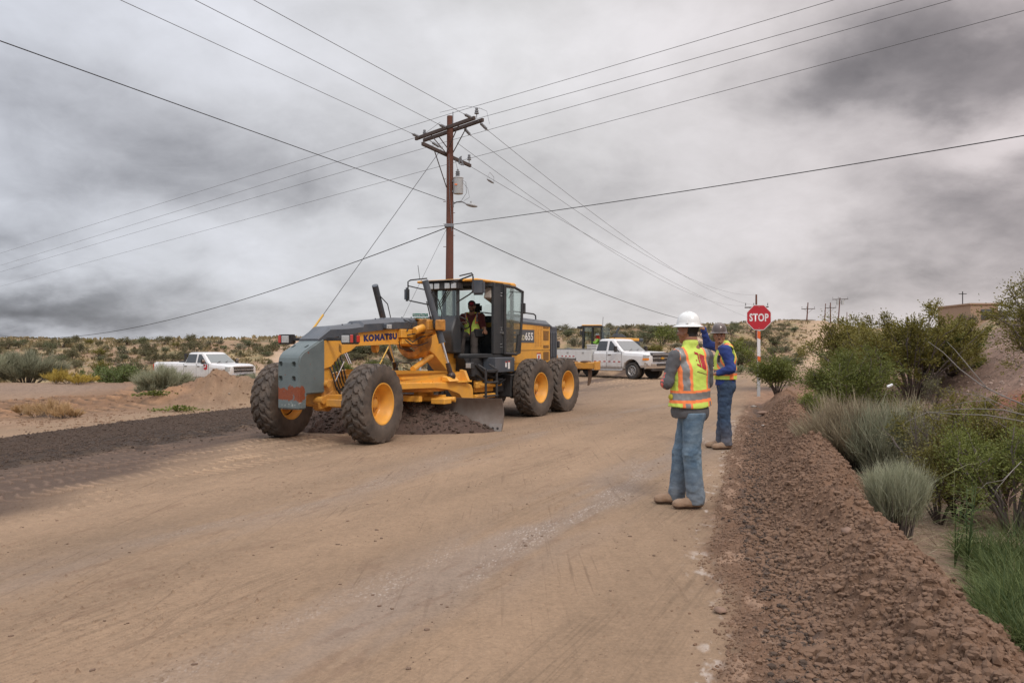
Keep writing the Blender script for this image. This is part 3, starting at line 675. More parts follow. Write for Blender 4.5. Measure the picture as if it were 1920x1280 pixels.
    # ---- front lamps
    for s in (1, -1):
        a = MB(); a.box((.22, s * .42, 1.70), (.04, .50, .055), bev=.004)
        ar = a.done('lamp_arm', BLK, T)
        l = MB(); l.box((.22, s * .70, 1.70), (.15, .30, .17), bev=.02, seg=2); L = l.done('headlamp', BLK, T)
        q = MB(); q.box((.298, s * .665, 1.70), (.012, .165, .12), bev=.008); q.done('lens', LEN, L)
        q = MB(); q.box((.298, s * .795, 1.705), (.014, .06, .13), bev=.006); q.box((.20, s * .852, 1.705), (.08, .012, .11), bev=.004); q.done('marker_lens', REDL, L)
    # work lamp on the beam
    l = MB(); x, z = G(728, 612, .28); l.box((x, .27, z), (.14, .12, .10), (0, rad(-8), 0), bev=.012); L = l.done('work_lamp', DGR, T)
    q = MB(); q.box((x + .04, .332, z - .005), (.10, .01, .075), (rad(0), 0, rad(-25)), bev=.004); q.done('lens', LEN, L)
    # lettering
    tx = text_mesh('lettering', 'KOMATSU', .97, .122, frame_m((-.76, .171, 1.66), (-1, 0, .055), (0, 0, 1)), NVY, T, off=.075, depth=.003)
    # ---- saddle round the beam
    b = MB(); b.lathe([(.24, -.13), (.34, -.13), (.37, -.08), (.37, .08), (.34, .13), (.24, .13)], o=(-2.50, 0, 1.70), axis='x', seg=28, closed=True)
    for s in (1, -1):
        b.prism([(s * .10, 2.02), (s * .36, 2.12), (s * .62, 2.05), (s * .66, 1.88), (s * .42, 1.78), (s * .2, 1.6)], -2.52, -2.32, axis='x', bev=.015)
        b.box((-2.22, s * .60, 1.98), (.26, .06, .20), bev=.02); b.box((-2.22, s * .80, 1.98), (.26, .05, .20), bev=.02); b.box((-2.36, s * .70, 1.98), (.07, .25, .22), bev=.02)
    b.prism([G(778, 597, .2), G(790, 598, .2), G(803, 606, .2), G(811, 618, .2), G(806, 622, .2), G(798, 612, .2), G(788, 606, .2)], .17, .25, bev=.008)
    b.done('saddle', mat('greasy yellow paint', (.60, .27, .04), .45, var=.15, vs=5, dirt=.95, dcol=(.075, .035, .02), ds=3.2), T)
    b = MB(); p0, p1 = G3(779, 620, .33), G3(797, 613, .33); b.cyl(p0, p1, .075, seg=18); b.cyl((p0[0] + .02, p0[1], p0[2] - .005), p0, .06, .075, seg=18); b.done('accumulator', YEL, T)
    b = MB(); b.bx(-2.12, -1.75, .172, .26, 1.74, 1.90, .01); b.bx(-2.3, -1.8, .172, .24, 1.62, 1.72, .01); b.done('valve_block', YEL, T)
    b = MB()
    b.tube([(-1.95, .27, 1.72), (-2.0, .33, 1.66), (-2.2, .36, 1.75), (-2.36, .40, 1.78), (-2.42, .5, 1.8)], .012, 6)
    b.tube([(-1.85, .27, 1.70), (-1.95, .35, 1.60), (-2.2, .38, 1.60), (-2.4, .4, 1.66)], .010, 6)
    b.tube([(-1.9, .27, 1.86), (-1.98, .30, 2.03), (-1.95, .15, 2.09)], .012, 6); b.tube([(-2.1, .2, 1.92), (-2.16, .25, 2.06), (-2.1, .12, 2.1)], .012, 6)
    b.tube([G3(800, 565, .55), G3(806, 590, .55), G3(811, 612, .5), G3(803, 623, .4), G3(780, 625, .33), G3(764, 628, .28)], .012, 6)
    b.tube([G3(748, 640, .2), G3(750, 652, .2), G3(762, 656, .2), G3(772, 655, .2)], .012, 6)
    x, z = G(755, 690, -.3); b.tube([(x + .25, -.3, z - .06), (x + .2, -.25, z + .12), (x - .1, -.2, z + .10), (x - .35, -.3, z - .02), (x - .1, -.35, z - .10), (x + .12, -.2, z + .02), (x - .2, -.1, z - .12)], .012, 6)
    b.done('hose', HOSE, T)
    # ---- lift cylinders
    def liftcyl(top, ball, k=.60):
        top, ball = Vector(top), Vector(ball); mid = top.lerp(ball, k)
        b = MB(); b.cyl(top, mid, .062, seg=18); b.cyl(mid, top.lerp(ball, k + .01), .07, seg=18); b.cyl(top.lerp(ball, -.003), top, .05, .062, seg=18); b.cyl(top.lerp(ball, .42), top.lerp(ball, .48), .085, seg=18)
        cy = b.done('lift_cylinder', DGR, T)
        b = MB(); b.cyl(mid, top.lerp(ball, .93), .030, seg=14); b.done('piston_rod', CHR, cy)
        b = MB(); b.cyl(top.lerp(ball, .86), ball, .045, .055, seg=14); b.ball(ball, .088); b.done('ball_joint', mat('greasy iron', (.05, .032, .026), .35, .3, var=.3), cy)
        b = MB(); b.tube([top.lerp(ball, .12) + Vector((0, .07, 0)), top.lerp(ball, .2) + Vector((-.10, .12, 0)), top.lerp(ball, .34) + Vector((-.12, .1, 0)), top.lerp(ball, .44) + Vector((-.02, .08, 0))], .010, 6); b.tube([top.lerp(ball, .36) + Vector((.07, 0, 0)), top.lerp(ball, .55) + Vector((.09, .0, 0))], .009, 6); b.done('hose', HOSE, cy)
    liftcyl(G3(797, 526, .52), G3(846, 705, .88), .64)
    liftcyl(G3(703, 535, -.52), G3(744, 700, -.80), .60)
    b = MB(); p0, p1 = G3(809, 667, .10), G3(774, 692, .25); b.cyl(p0, p1, .055, seg=16); b.cyl(p0, (p0[0] - .1, p0[1], p0[2] + .08), .035, seg=10); b.done('side_shift_cylinder', YEL, T)
    # ---- drawbar, circle and blade
    b = MB()
    rail = [G(735, 694, .62), G(862, 696, .80), G(864, 712, .80), G(735, 711, .62)]
    for s in (1, -1):
        b.slab([(.15, s * .05, .86), (.15, s * .05, 1.06), (-1.2, s * .62, 1.15), (-3.0, s * .80, 1.08), (-3.0, s * .80, .90), (-1.2, s * .62, .88)], .05)
        b.slab([(.15, s * .02, .865), (-1.2, s * .52, .885), (-3.05, s * .66, .895), (-3.05, s * 1.0, .895), (-1.2, s * .72, .885), (.15, s * .10, .865)], .03)
        b.prism([(s * .78, .90), (s * .99, .90), (s * .90, 1.10), (s * .80, 1.12)], -3.0, -2.92, axis='x')
        b.prism([(s * .78, .91), (s * .99, .91), (s * .92, .99), (s * .80, 1.02)], -2.62, -2.30, axis='x', bev=.01)
    b.slab([(-1.3, -.6, 1.0), (-1.3, .6, 1.0), (-2.9, .78, 1.0), (-2.9, -.78, 1.0)], .05)
    for x, y in ((-1.3, .70), (-1.7, .76), (-2.0, .80), (-2.2, .84)): b.cyl((x, y, .90), (x, y, .93), .018, seg=6)
    b.done('drawbar', YEL, T)
    b = MB(); b.lathe([(.62, -.06), (.80, -.06), (.80, .05), (.62, .05)], o=(-2.3, 0, .79), axis='z', seg=48, closed=True)
    b.done('circle_gear', YELW, T)
    b = MB()
    for s in (1, -1):
        y0, y1 = s * .86, s * .90
        arm = [G(742, 718, .86), G(872, 717, .86), G(881, 721, .86), G(884, 730, .86), G(884, 750, .86), G(866, 750, .86), G(858, 738, .86), G(838, 730, .86), G(812, 727, .86), G(742, 730, .86)]
        b.prism(arm, y0, y1, bev=.006)
    b.box((-2.3, .0, .60), (.12, 1.7, .12)); b.box((-1.6, .3, .62), (.10, 1.0, .10)); b.cyl((-1.9, -.5, .58), (-2.3, 1.1, .58), .05, seg=12)
    b.box((-2.2, .45, .64), (.5, .10, .16)); b.box((-2.05, .95, .56), (.25, .30, .10), bev=.01)
    b.done('blade_arm', YEL, T)
    # curved blade
    pn, pf = Vector((-2.52, 1.98, 0)), Vector((-1.85, -1.75, 0)); ax = (pf - pn).normalized(); fw = Vector((ax.y, -ax.x, 0)); fw = fw if fw.x > 0 else -fw
    sec = []
    for k in range(13):
        a = k / 12; z = .03 + .58 * a; d = -.13 * math.sin(math.pi * min(1, a * .9 + .05)) + .03 * a; sec.append((d, z))
    b = MB(); rings = []
    for p in [pn.lerp(pf, t) for t in np.linspace(0, 1, 9)]:
        rings.append([p + fw * d + Vector((0, 0, z)) for d, z in sec] + [p + fw * (d - .025) + Vector((0, 0, z)) for d, z in sec[::-1]])
    b.loft(rings); bl = b.done('blade', STL, T)
    b = MB(); p = pn.lerp(pf, 0); q = pn.lerp(pf, .065)
    b.slab([p + fw * .02 + Vector((0, 0, .005)), q + fw * .02 + Vector((0, 0, .005)), q + fw * -.035 + Vector((0, 0, .14)), p + fw * -.035 + Vector((0, 0, .14))], .02)
    b.done('end_bit', EDG, bl)
    b = MB()
    for t in (.02, .045): r_ = pn.lerp(pf, t) + fw * .012 + Vector((0, 0, .06)); b.cyl(r_, r_ + fw * .012, .022, seg=12)
    b.done('bolt', BLK, bl)
    # ---- cab
    XA, XB, XC = -3.66, -4.28, -5.12; YA, YB = .28, .76; ZF, ZS, ZR = 1.42, 2.10, 2.92
    plan = [(XA, YA), (XB, YB), (XC, YB), (XC, -YB), (XB, -YB), (XA, -YA)]
    b = MB(); b.prism(plan, ZF - .09, ZF, axis='z', bev=.01)
    def post(p, q, w=.06): b.tube([(p[0], p[1], p[2]), (q[0], q[1], q[2])], w / 2, 4)
    for s in (1, -1):
        b.box((XA, s * YA, (ZF + ZR) / 2), (.09, .07, ZR - ZF), (0, 0, s * rad(30)), bev=.012)
        b.box((XB - .02, s * YB, (ZF + ZR) / 2), (.07, .07, ZR - ZF), bev=.01)
        b.box((XC, s * YB, (ZF + ZR) / 2), (.07, .07, ZR - ZF), bev=.01)
        b.box((-4.70, s * YB, (ZF + ZR) / 2), (.09, .06, ZR - ZF), bev=.01)
    b.prism([(XA + .02, YA), (XB, YB + .02), (XC, YB + .02), (XC, -YB - .02), (XB, -YB - .02), (XA + .02, -YA)], ZR - .07, ZR, axis='z')
    b.bx(XB - .40, XB, YB - .02, YB + .02, ZF, ZR, .004)                       # dark panel behind the doorway
    b.bx(XB - .45, XC, YB - .02, YB + .02, ZF, ZF + .25); b.bx(XA, XB - .4, -YB + .0, -YB + .03, ZF, ZF + .12)
    b.bx(XC - .02, XC + .02, -YB, YB, ZF, 2.0)
    b.box((XB + .1, 0, 2.86), (.10, 1.2, .10))
    b.prism([(XA - .02, ZF), (XA + .05, ZF), (XA + .32, ZF + .02), (XA + .34, 1.90), (XA + .18, 2.22), (XA + .0, 2.14)], -.36, .36, bev=.03)       # fairing
    cab = b.done('cab', CABM, T)
    b = MB(); b.bx(XA + .02, XC - .06, -YB, YB, ZR, ZR + .055, .02); b.prism([(XA + .10, .40), (XA - .3, .66), (XC - .05, YB + .05), (XC - .05, -YB - .05), (XA - .3, -.66), (XA + .10, -.40)], ZR, ZR + .05, axis='z', bev=.012)
    b.bx(XC - .08, XC + .12, YB - .02, YB + .06, ZR - .04, ZR + .03, .01)
    rf = b.done('roof', YEL, cab)
    b = MB(); b.box((XA + .06, 0, ZR - .085), (.20, .78, .17), bev=.02); b.box((XA + .08, 0, ZR + .015), (.28, .86, .03), bev=.008); lb = b.done('light_bar', BLK, cab)
    for yy in (-.29, -.13, .13, .29):
        q = MB(); q.box((XA + .175, yy, ZR - .09), (.03, .125, .12), bev=.008); q.done('lamp', LEN, cab)
    # glass
    gl = MB(); gl.slab([(XA, -YA + .04, 2.10), (XA, YA - .04, 2.10), (XA, YA - .04, ZR - .18), (XA, -YA + .04, ZR - .18)], .008); gl.done('windscreen', GLS, cab)
    gl = MB(); gl.slab([(XA - .03, -YA - .02, ZF + .1), (XB + .03, -YB + .01, ZF + .1), (XB + .03, -YB + .01, ZR - .08), (XA - .03, -YA - .02, ZR - .08)], .008); gl.done('side_window', GLS, cab)
    gl = MB(); gl.slab([(XB - .06, -YB, ZF + .15), (XC + .04, -YB, ZF + .15), (XC + .04, -YB, ZR - .08), (XB - .06, -YB, ZR - .08)], .008); gl.done('side_window', GLS, cab)
    gl = MB(); gl.slab([(XC, -YB + .04, 2.0), (XC, YB - .04, 2.0), (XC, YB - .04, ZR - .08), (XC, -YB + .04, ZR - .08)], .008); gl.done('rear_window', GLS, cab)
    b = MB(); b.prism([(XB + .05, 2.60), (XB - .03, ZR - .08), (XB - .46, ZR - .08), (XB - .46, ZF + .3), (XB - .40, ZF + .3), (XB - .36, 2.45), (XB - .20, 2.52)], .55, .73, bev=.02); b.done('lining', CREAM, cab)
    b = MB()
    for k in range(3): b.tube([(XA + .01, -.28 + .05 * k, 2.35), (XA + .01, .0 + .05 * k, 2.74)], .008, 5)
    b.done('wiper', BLK, cab)
    # door folded back against the side
    hx, hy, ox, oy = XB - .42, YB + .05, XB - 1.13, YB + .11
    D = Vector((ox - hx, oy - hy, 0))
    dq = [(.0, ZF + .0), (.0, ZR - .03), (.55, ZR - .05), (1.0, ZR - .13), (.95, 2.2), (.82, ZF + .02), (.62, ZF - .02)]
    pt = lambda q: Vector((hx, hy, 0)) + D * q[0] + Vector((0, 0, q[1]))
    b = MB()
    for i in range(len(dq)):
        p, q = pt(dq[i]), pt(dq[(i + 1) % len(dq)]); b.tube([p, q], .030, 8); b.ball(q, .032, 8, 6)
    b.slab([pt((.62, ZF + .03)), pt((.74, ZF + .42)), pt((.86, ZF + .34)), pt((.80, ZF + .03))], .04)
    b.box(pt((1.02, 2.42)) + Vector((0, .03, 0)), (.07, .05, .24), bev=.012)
    b.tube([pt((.12, 2.62)) + Vector((0, .05, 0)), pt((.35, 2.78)) + Vector((0, .05, 0)), pt((.8, 2.76)) + Vector((0, .05, 0)), pt((.92, 2.82))], .008, 5)
    b.tube([pt((.42, 2.06)) + Vector((0, -.03, 0)), pt((.54, 2.04)) + Vector((0, -.05, 0)), pt((.56, 1.75)) + Vector((0, -.05, 0)), pt((.50, 1.70)) + Vector((0, -.03, 0))], .014, 6)
    b.bx(hx + .02, hx - .06, hy - .05, hy + .01, ZF, ZR - .04)
    dr = b.done('door', BLK, cab)
    gl = MB(); gl.slab([pt(q) for q in dq], .008); gl.done('door_glass', GLS, dr)
    b = MB()
    for z in (2.72, 2.66, 1.98, 1.92, 1.62, 1.56):
        for dx in (.06, .11): b.cyl((hx + dx, YB + .018, z), (hx + dx, YB + .03, z), .010, seg=6)
    b.cyl((hx + .06, YB + .02, 1.86), (hx + .06, YB + .05, 1.86), .03, seg=14); b.done('hinge_bolt', CHR, cab)
    # interior
    b = MB(); b.box((-4.55, .0, 1.72), (.50, .50, .12), bev=.04, seg=2); b.box((-4.80, 0, 2.02), (.12, .46, .60), (0, rad(-8), 0), bev=.05, seg=2); b.box((-4.86, 0, 2.42), (.10, .28, .22), bev=.05, seg=2); b.box((-4.55, 0, 1.55), (.35, .35, .26))
    b.box((-4.45, .33, 1.86), (.38, .09, .18), bev=.02); b.done('seat', FABB, cab)
    b = MB(); b.box((-3.90, .05, 1.72), (.16, .30, .56), (0, rad(-22), 0), bev=.03); b.box((-3.86, .08, 2.0), (.18, .36, .10), (0, rad(-25), 0), bev=.02); b.box((-4.6, -.5, 1.6), (.7, .25, .4), bev=.02)
    b.done('console', FABB, cab)
    b = MB(); c0 = Vector((-4.02, .12, 2.08)); ang = rad(-38)
    R_ = [c0 + Vector((math.cos(ang) * .20 * math.cos(a), .20 * math.sin(a), math.sin(-ang) * .20 * math.cos(a))) for a in np.linspace(0, 2 * math.pi, 25)]
    b.tube(R_, .014, 6, caps=False); b.tube([R_[6], R_[18]], .010, 5); b.cyl(c0, c0 + Vector((.15, 0, -.2)), .03, seg=8); b.done('steering_wheel', BLK, cab)
    # mirrors
    for s in (1, -1):
        if s > 0: pts = [G3(846, 531, .45), G3(884, 516, 1.0), G3(887, 518, 1.0), G3(887, 546, 1.0), G3(880, 552, .9), G3(856, 567, .42)]; mc = G3(897, 539, 1.02); sz = (.10, .27, .30); ex = [G3(862, 517, .5), G3(884, 512, 1.0), G3(887, 516, 1.0)]
        else:
            pts = [G3(800, 522, -.4), G3(770, 525, -1.15), G3(765, 528, -1.2), G3(765, 562, -1.2), G3(770, 564, -1.15), G3(817, 574, -.42)]; mc = G3(763, 552, -1.25); sz = (.10, .14, .30); ex = [G3(766, 536, -1.2), G3(817, 548, -.42)]
        b = MB(); b.tube(pts, .016, 6); b.tube(ex, .014, 6); ma = b.done('mirror_arm', BLK, cab)
        b = MB(); b.box(mc, sz, (0, 0, rad(12 * s)), bev=.04, seg=2); b.done('mirror', DGR, ma)
    b = MB(); b.tube([(-3.4, -.5, ZR + .05), (-3.33, -.5, ZR + .35)], .006, 5); b.done('antenna', BLK, cab)
    # ---- chassis under the cab, steps
    b = MB(); b.bx(-3.75, -5.3, -.55, .55, .95, 1.33); b.bx(-4.3, -5.6, -.42, .42, .50, 1.0); b.bx(-5.1, -5.5, -.85, .75, .45, .95, .02)
    b.prism([(-3.55, 1.33), (-4.2, 1.33), (-4.4, .9), (-4.3, .72), (-4.15, .72)], .30, .50)
    b.tube([(-3.9, .55, 1.2), (-4.2, .6, 1.0), (-4.6, .6, .9), (-4.9, .6, 1.0)], .03, 8); b.tube([(-3.9, .58, 1.0), (-4.2, .62, .85), (-4.8, .62, .75), (-5.1, .6, .85)], .02, 8)
    b.cyl((-4.3, .35, .62), (-5.2, .35, .62), .10, seg=14); b.box((-4.9, .52, .72), (.3, .15, .3), bev=.02)
    b.done('chassis', BLK, T)
    b = MB(); b.bx(-4.20, -5.02, .56, .88, 1.02, 1.34, .015); bx_ = b.done('battery_box', DGR, T)
    q = MB(); q.bx(-4.60, -4.66, .881, .884, 1.13, 1.25); q.bx(-4.72, -4.80, .881, .884, 1.09, 1.26); q.done('sticker', WHT, bx_)
    q = MB(); q.bx(-4.60, -4.66, .885, .887, 1.225, 1.25); q.bx(-4.72, -4.80, .885, .887, 1.235, 1.26); q.done('sticker_header', REDL, bx_)
    b = MB(); b.box((-3.62, .60, 1.18), (.12, .16, .14), bev=.02); hl = b.done('work_lamp', BLK, T); q = MB(); q.box((-3.552, .60, 1.18), (.012, .12, .10), bev=.008); q.done('lens', LEN, hl)
    b = MB()
    for x in (-3.62, -4.06): b.tube([(x, .98, 1.10), (x, .98, .52)], .026, 8); b.tube([(x, .98, 1.10), (x, .80, 1.20)], .022, 6)
    for z in (.56, .84, 1.08): b.box((-3.84, .97, z), (.46, .10, .03), bev=.004)
    b.done('steps', BLK, T)
    b = MB(); p0, p1 = G3(897, 722, .55), G3(937, 720, .55); b.cyl(p0, p1, .055, seg=14); b.box(((p0[0]), .55, p0[2]), (.25, .08, .14), bev=.02); b.cyl(G3(888, 744, .6), G3(926, 740, .6), .05, seg=10); b.bx(G(892, 738, .5)[0], G(925, 738, .5)[0], .44, .5, .60, .86, .01)
    ac = b.done('articulation_cylinder', YEL, T); q = MB(); q.cyl(p1, G3(953, 719, .55), .022, seg=10); q.done('piston_rod', CHR, ac)
    # ---- engine body
    b = MB(); ex0, ex1, yh = -5.14, -7.30, .62
    side = [(ex0, 1.06), (ex0, 2.16), (ex1, 2.10), (ex1, 1.22), (-6.95, 1.10), (-5.95, 1.12), (-5.35, .98)]
    b.prism(side, -yh, yh, bev=.015); eb = b.done('engine_body', YEL, T)
    b = MB(); rings = []
    for x, z in ((ex0 + .02, 2.14), (-6.0, 2.12), (-7.28, 2.08), (-7.55, 2.02), (-7.72, 1.86)):
        dz = .12 if x > -7.4 else .05; w = yh + .012 if x > -7.5 else yh - .03
        rings.append([(x, w, z - .03), (x, w, z + .02), (x, w - .12, z + dz), (x, -w + .12, z + dz), (x, -w, z + .02), (x, -w, z - .03)])
    b.loft(rings); b.done('engine_cover', DGR, eb)
    b = MB(); b.bx(ex1 - .002, -7.74, -yh + .02, yh - .02, 1.15, 2.06, .02); b.bx(-7.7, -7.95, -.42, .42, 1.2, 1.95, .03)
    for k in range(3): b.bx(-7.34 - .13 * k, -7.42 - .13 * k, yh - .02, yh + .01, 1.30, 1.92, .01)
    b.done('radiator', DGR, T)
    b = MB(); b.tube([(ex0 - .35, .45, 2.22), (ex0 - .38, .45, 2.36), (ex0 - .5, .45, 2.38), (-6.75, .45, 2.35), (-6.85, .45, 2.32), (-6.87, .45, 2.16)], .018, 6); b.box((-5.85, .3, 2.28), (.5, .3, .08), bev=.02); b.tube([(ex0 - .35, -.45, 2.22), (ex0 - .5, -.45, 2.38), (-6.75, -.45, 2.35), (-6.87, -.45, 2.16)], .018, 6); b.done('handrail', BLK, eb)
    S = yh + .004
    def plate(nm, m, x0, x1, z0, z1, th=.004): q = MB(); q.bx(x0, x1, S - .002, S + th - .002, z0, z1); return q.done(nm, m, eb)
    plate('model_panel', PDK, ex0 - .10, -6.45, 1.66, 1.96)
    text_mesh('lettering', 'GD', .24, .12, frame_m((-5.72, S + .003, 1.715), (-1, 0, 0), (0, 0, 1)), mat('cream decal', (.62, .55, .36), .5), eb, off=.03)
    text_mesh('lettering', '655', .40, .185, frame_m((-5.98, S + .003, 1.715), (-1, 0, 0), (0, 0, 1)), WHT, eb, off=.035)
    q = MB(); q.bx(ex0 - .06, ex1 + .01, S - .003, S + .001, 1.478, 1.486); q.bx(ex0 - .3, ex1 + .01, S - .003, S + .001, 1.185, 1.192); q.bx(-5.35, -5.343, S - .003, S + .001, 1.06, 1.48); q.done('panel_gap', BLK, eb)
    q = MB(); grz = [(2.0, 2.07), (1.72, 1.95), (1.53, 1.60), (1.24, 1.44)]
    for z0, z1 in grz: q.bx(-6.93, -7.22, S - .002, S + .001, z0, z1)
    q.done('grille', mat('brown mesh', (.10, .055, .03), .7), eb)
    q = MB()
    for z0, z1 in grz:
        for k in range(7): x = -6.95 - .042 * k; q.bx(x, x - .008, S, S + .005, z0, z1)
    for r_ in range(14):
        for k in range(3 if r_ > 2 else 4): x = -6.50 - .13 * k + (0 if r_ > 2 else .10); q.box((x - .03, S + .001, 2.04 - .035 * r_), (.07, .006, .007))
    q.done('louvre', YELW, eb)
    q = MB(); q.bx(-6.58, -6.78, S, S + .003, 1.24, 1.42); q.bx(-5.42, -5.5, S, S + .003, 1.26, 1.285); q.done('sticker', WHT, eb)
    q = MB(); q.bx(-6.58, -6.78, S + .003, S + .005, 1.39, 1.42); q.bx(-6.64, -6.72, S + .003, S + .005, 1.28, 1.36); q.done('sticker_print', REDL, eb)
    # yellow stripe decals forward
    q = MB()
    for z0 in (1.86, 1.76): q.bx(ex0 - .12, ex0 - .40, S + .001, S + .003, z0, z0 + .045)
    q.done('stripe', YELW, eb)
    # ---- tandem cases
    for s in (1, -1):
        b = MB(); b.prism([(-5.45, .40), (-5.35, .62), (-5.5, .88), (-6.4, .98), (-7.3, .88), (-7.5, .62), (-7.35, .40)], s * .50, s * .76, bev=.03); b.done('tandem_case', BLK, T)
    b = MB(); b.bx(-5.3, -7.6, -.5, .5, .7, 1.12, .02); b.done('rear_frame', BLK, T)
    # ---- rear ripper
    b = MB()
    for s in (1, -1):
        b.prism([(-7.75, 1.42), (-8.0, 1.48), (-8.15, 1.35), (-8.35, .85), (-8.25, .78), (-8.0, .90), (-7.7, .80)], s * .30, s * .42, bev=.015)
        b.prism([(-7.8, 1.10), (-7.8, .92), (-8.9, .86), (-8.9, 1.02)], s * .34, s * .46, bev=.015)
    zb = G(1085, 687, 1.1)[1]
    b.bx(-8.85, -9.10, -1.15, 1.15, zb - .09, zb + .09, .02)
    b.bx(-8.82, -9.14, 1.13, 1.19, zb - .11, zb + .11, .01)
    rp = b.done('ripper_frame', YELW, T)
    for yy in (-.95, 0., .95):
        b = MB(); b.prism([(-8.93, zb + .08), (-9.05, zb + .08), (-9.06, zb - .30), (-8.98, zb - .46), (-8.88, zb - .52), (-8.93, zb - .30)], yy - .03, yy + .03, bev=.006); b.done('shank', mat('rusty steel', (.14, .085, .055), .6, .4, var=.3), rp)
    b = MB(); b.ball((-8.95, .4, zb + .10), (.16, .22, .05), 10, 6); b.ball((-8.95, .85, zb + .10), (.12, .16, .04), 10, 6); b.done('mud', MATS['rusty steel'], rp)
    b = MB(); b.box((-7.86, .50, 1.62), (.12, .20, .18), bev=.02); b.done('tail_lamp', BLK, T)
    return T
GR = grader()
# ================================================================ pickups and the far loader
def ray_ground(px, py, y0=3., y1=260.):
    """the first ground point met by the sight line through that pixel"""
    Ys = np.concatenate([np.linspace(y0, 60, 1200), np.linspace(60, y1, 1200)]); X = (px - 960) / 1500 * Ys; Z = 1.6 - (py - 647) / 1500 * Ys
    h = terrain(X, Ys)[0]; k = np.where(h >= Z)[0]
    i = k[0] if len(k) else len(Ys) - 1
    return (X[i], Ys[i], h[i])
WPT = mat('white car paint', (.70, .70, .695), .28, var=.03, vs=2, coat=.8, dirt=.16, dcol=(.36, .26, .185), dz=1.15, ds=3)
WSV = mat('white service body paint', (.60, .60, .585), .45, var=.04, vs=3, dirt=.15, dcol=(.38, .28, .2), dz=.8, ds=4)
TGL = mat('tinted glass', (.012, .014, .015), .04, var=.1, spec=.9, coat=1)
WGL = mat('windscreen glass', (.09, .115, .115), .04, var=.1, spec=.9, coat=1)
PLK = mat('black plastic', (.022, .022, .024), .45, var=.15, dirt=.15)
CTY = mat('car tyre', (.028, .026, .025), .85, var=.2, dirt=.4, dcol=(.14, .11, .085))
ALU = mat('wheel alloy', (.48, .47, .46), .35, .8, var=.1, dirt=.35, dcol=(.2, .16, .12))
GLD = mat('gold enamel', (.68, .36, .06), .3, .3)
RTP = mat('red tape', (.40, .03, .03), .4); WTP = mat('white tape', (.75, .74, .70), .4)
LGR = mat('red logo', (.45, .018, .03), .5)
GAP = mat('panel gap', (.02, .02, .02), .7)
def pickup(kind, loc, rz, label, group):
    T = empty('pickup_truck', loc, rz, label, 'pickup truck', group); sv = kind == 'service'
    wb = 4.0 if sv else 3.95; cabr = -2.38 if sv else -2.62; rear = wb + 1.15
    R = .40; W = 1.0
    st = [(1.00, .70, .62, 1.06, 1.10), (.96, .90, .60, 1.12, 1.18), (.82, .975, .58, 1.17, 1.24), (.55, W, .56, 1.21, 1.29), (.2, W, .56, 1.22, 1.30), (-.15, W, .54, 1.235, 1.31), (-.45, W, .50, 1.25, 1.32), (-.65, W, .46, 1.27, 1.31), (cabr, W, .46, 1.30, 1.31)]
    if not sv: st += [(cabr - .02, W - .01, .50, 1.30, 1.36), (-rear + .1, W - .01, .55, 1.30, 1.36), (-rear, W - .06, .58, 1.30, 1.36)]
    b = MB(); rings = []
    for x, w, zb, zs, zt in st:
        half = [(w * .93, zb), (w * .99, zb + .10), (w, zb + .28), (w * .995, zs - .12), (w * .955, zs), (w * .80, zt), (0, zt + (.03 if x > -.7 else 0))]
        rings.append([(x, -y, z) for y, z in half] + [(x, y, z) for y, z in half[-2::-1]])
    b.loft(rings); b.wn = True
    body = b.done('body', WPT, T, 40)
    k = MB()
    for x in ([0] if sv else [0, -wb]):
        for s in (-1, 1): k.cyl((x, s * .62, R + .06), (x, s * 1.2, R + .06), .50, seg=28)
    cut(body, k, 14)
    if not sv: k = MB(); k.bx(cabr - .08, -rear + .07, -.80, .80, .80, 1.6); cut(body, k, 14)
    b = MB()
    for x in (0, -wb):
        for s in (-1, 1): b.cyl((x, s * .60, R + .10), (x, s * .62, R + .10), .50, seg=24)
    b.bx(.7, -rear + .2, -.45, .45, .42, .62); b.bx(.9, -1, -.7, .7, .5, .62); b.cyl((0, -.75, R), (0, .75, R), .07); b.cyl((-wb, -.75, R), (-wb, .75, R), .09); b.done('underbody', PLK, T)
    # greenhouse
    zb, zt, zc = 1.29, 1.86, 1.93; x0, x1 = -.52, cabr + .03; t0, t1 = -1.22, cabr + .22
    b = MB()
    def rr(xa, xb, w, z, r=.12):
        return [(xa, -w + r, z), (xa - r * .6, -w, z), (xb + r * .6, -w, z), (xb, -w + r, z), (xb, w - r, z), (xb + r * .6, w, z), (xa - r * .6, w, z), (xa, w - r, z)]
    b.loft([rr(x0, x1, .95, zb), rr(t0, t1, .79, zt), rr(t0 - .10, t1 + .06, .72, zc - .02), rr(t0 - .35, t1 + .25, .5, zc)]); b.wn = True
    cabin = b.done('cab', WPT, T, 42)
    def side(x, z, s, off=.006):
        f = (z - zb) / (zt - zb); return (x, s * (.95 + (.79 - .95) * f + off), z)
    def xf(z): return x0 - .07 + (t0 - x0) * (z - zb) / (zt - zb)
    zl, zh = zb + .06, zt - .05
    def pane(nm, quad, m, par): q = MB(); q.slab(quad, .008); return q.done(nm, m, par)
    for s in (-1, 1):
        A, B, C_, D_ = (xf(zl) - .16, xf(zh) - .12, -1.50 if sv else -1.60, x1 + .16)
        pane('side_window', [side(A, zl, s), side(B, zh, s), side(C_ + .05, zh, s), side(C_ + .05, zl, s)], TGL, cabin)
        pane('side_window', [side(C_ - .08, zl, s), side(C_ - .08, zh, s), side(D_ + .08, zh, s), side(D_ - .02, zl, s)], TGL, cabin)
    wl = lambda y, z, off=.008: (x0 + (t0 - x0) * (z - zb) / (zt - zb) + off, y * (.90 + (.72 - .90) * (z - zb) / (zt - zb)), z + off)
    pane('windscreen', [wl(-.93, zl), wl(.93, zl), wl(.93, zh), wl(-.93, zh)], WGL, cabin)
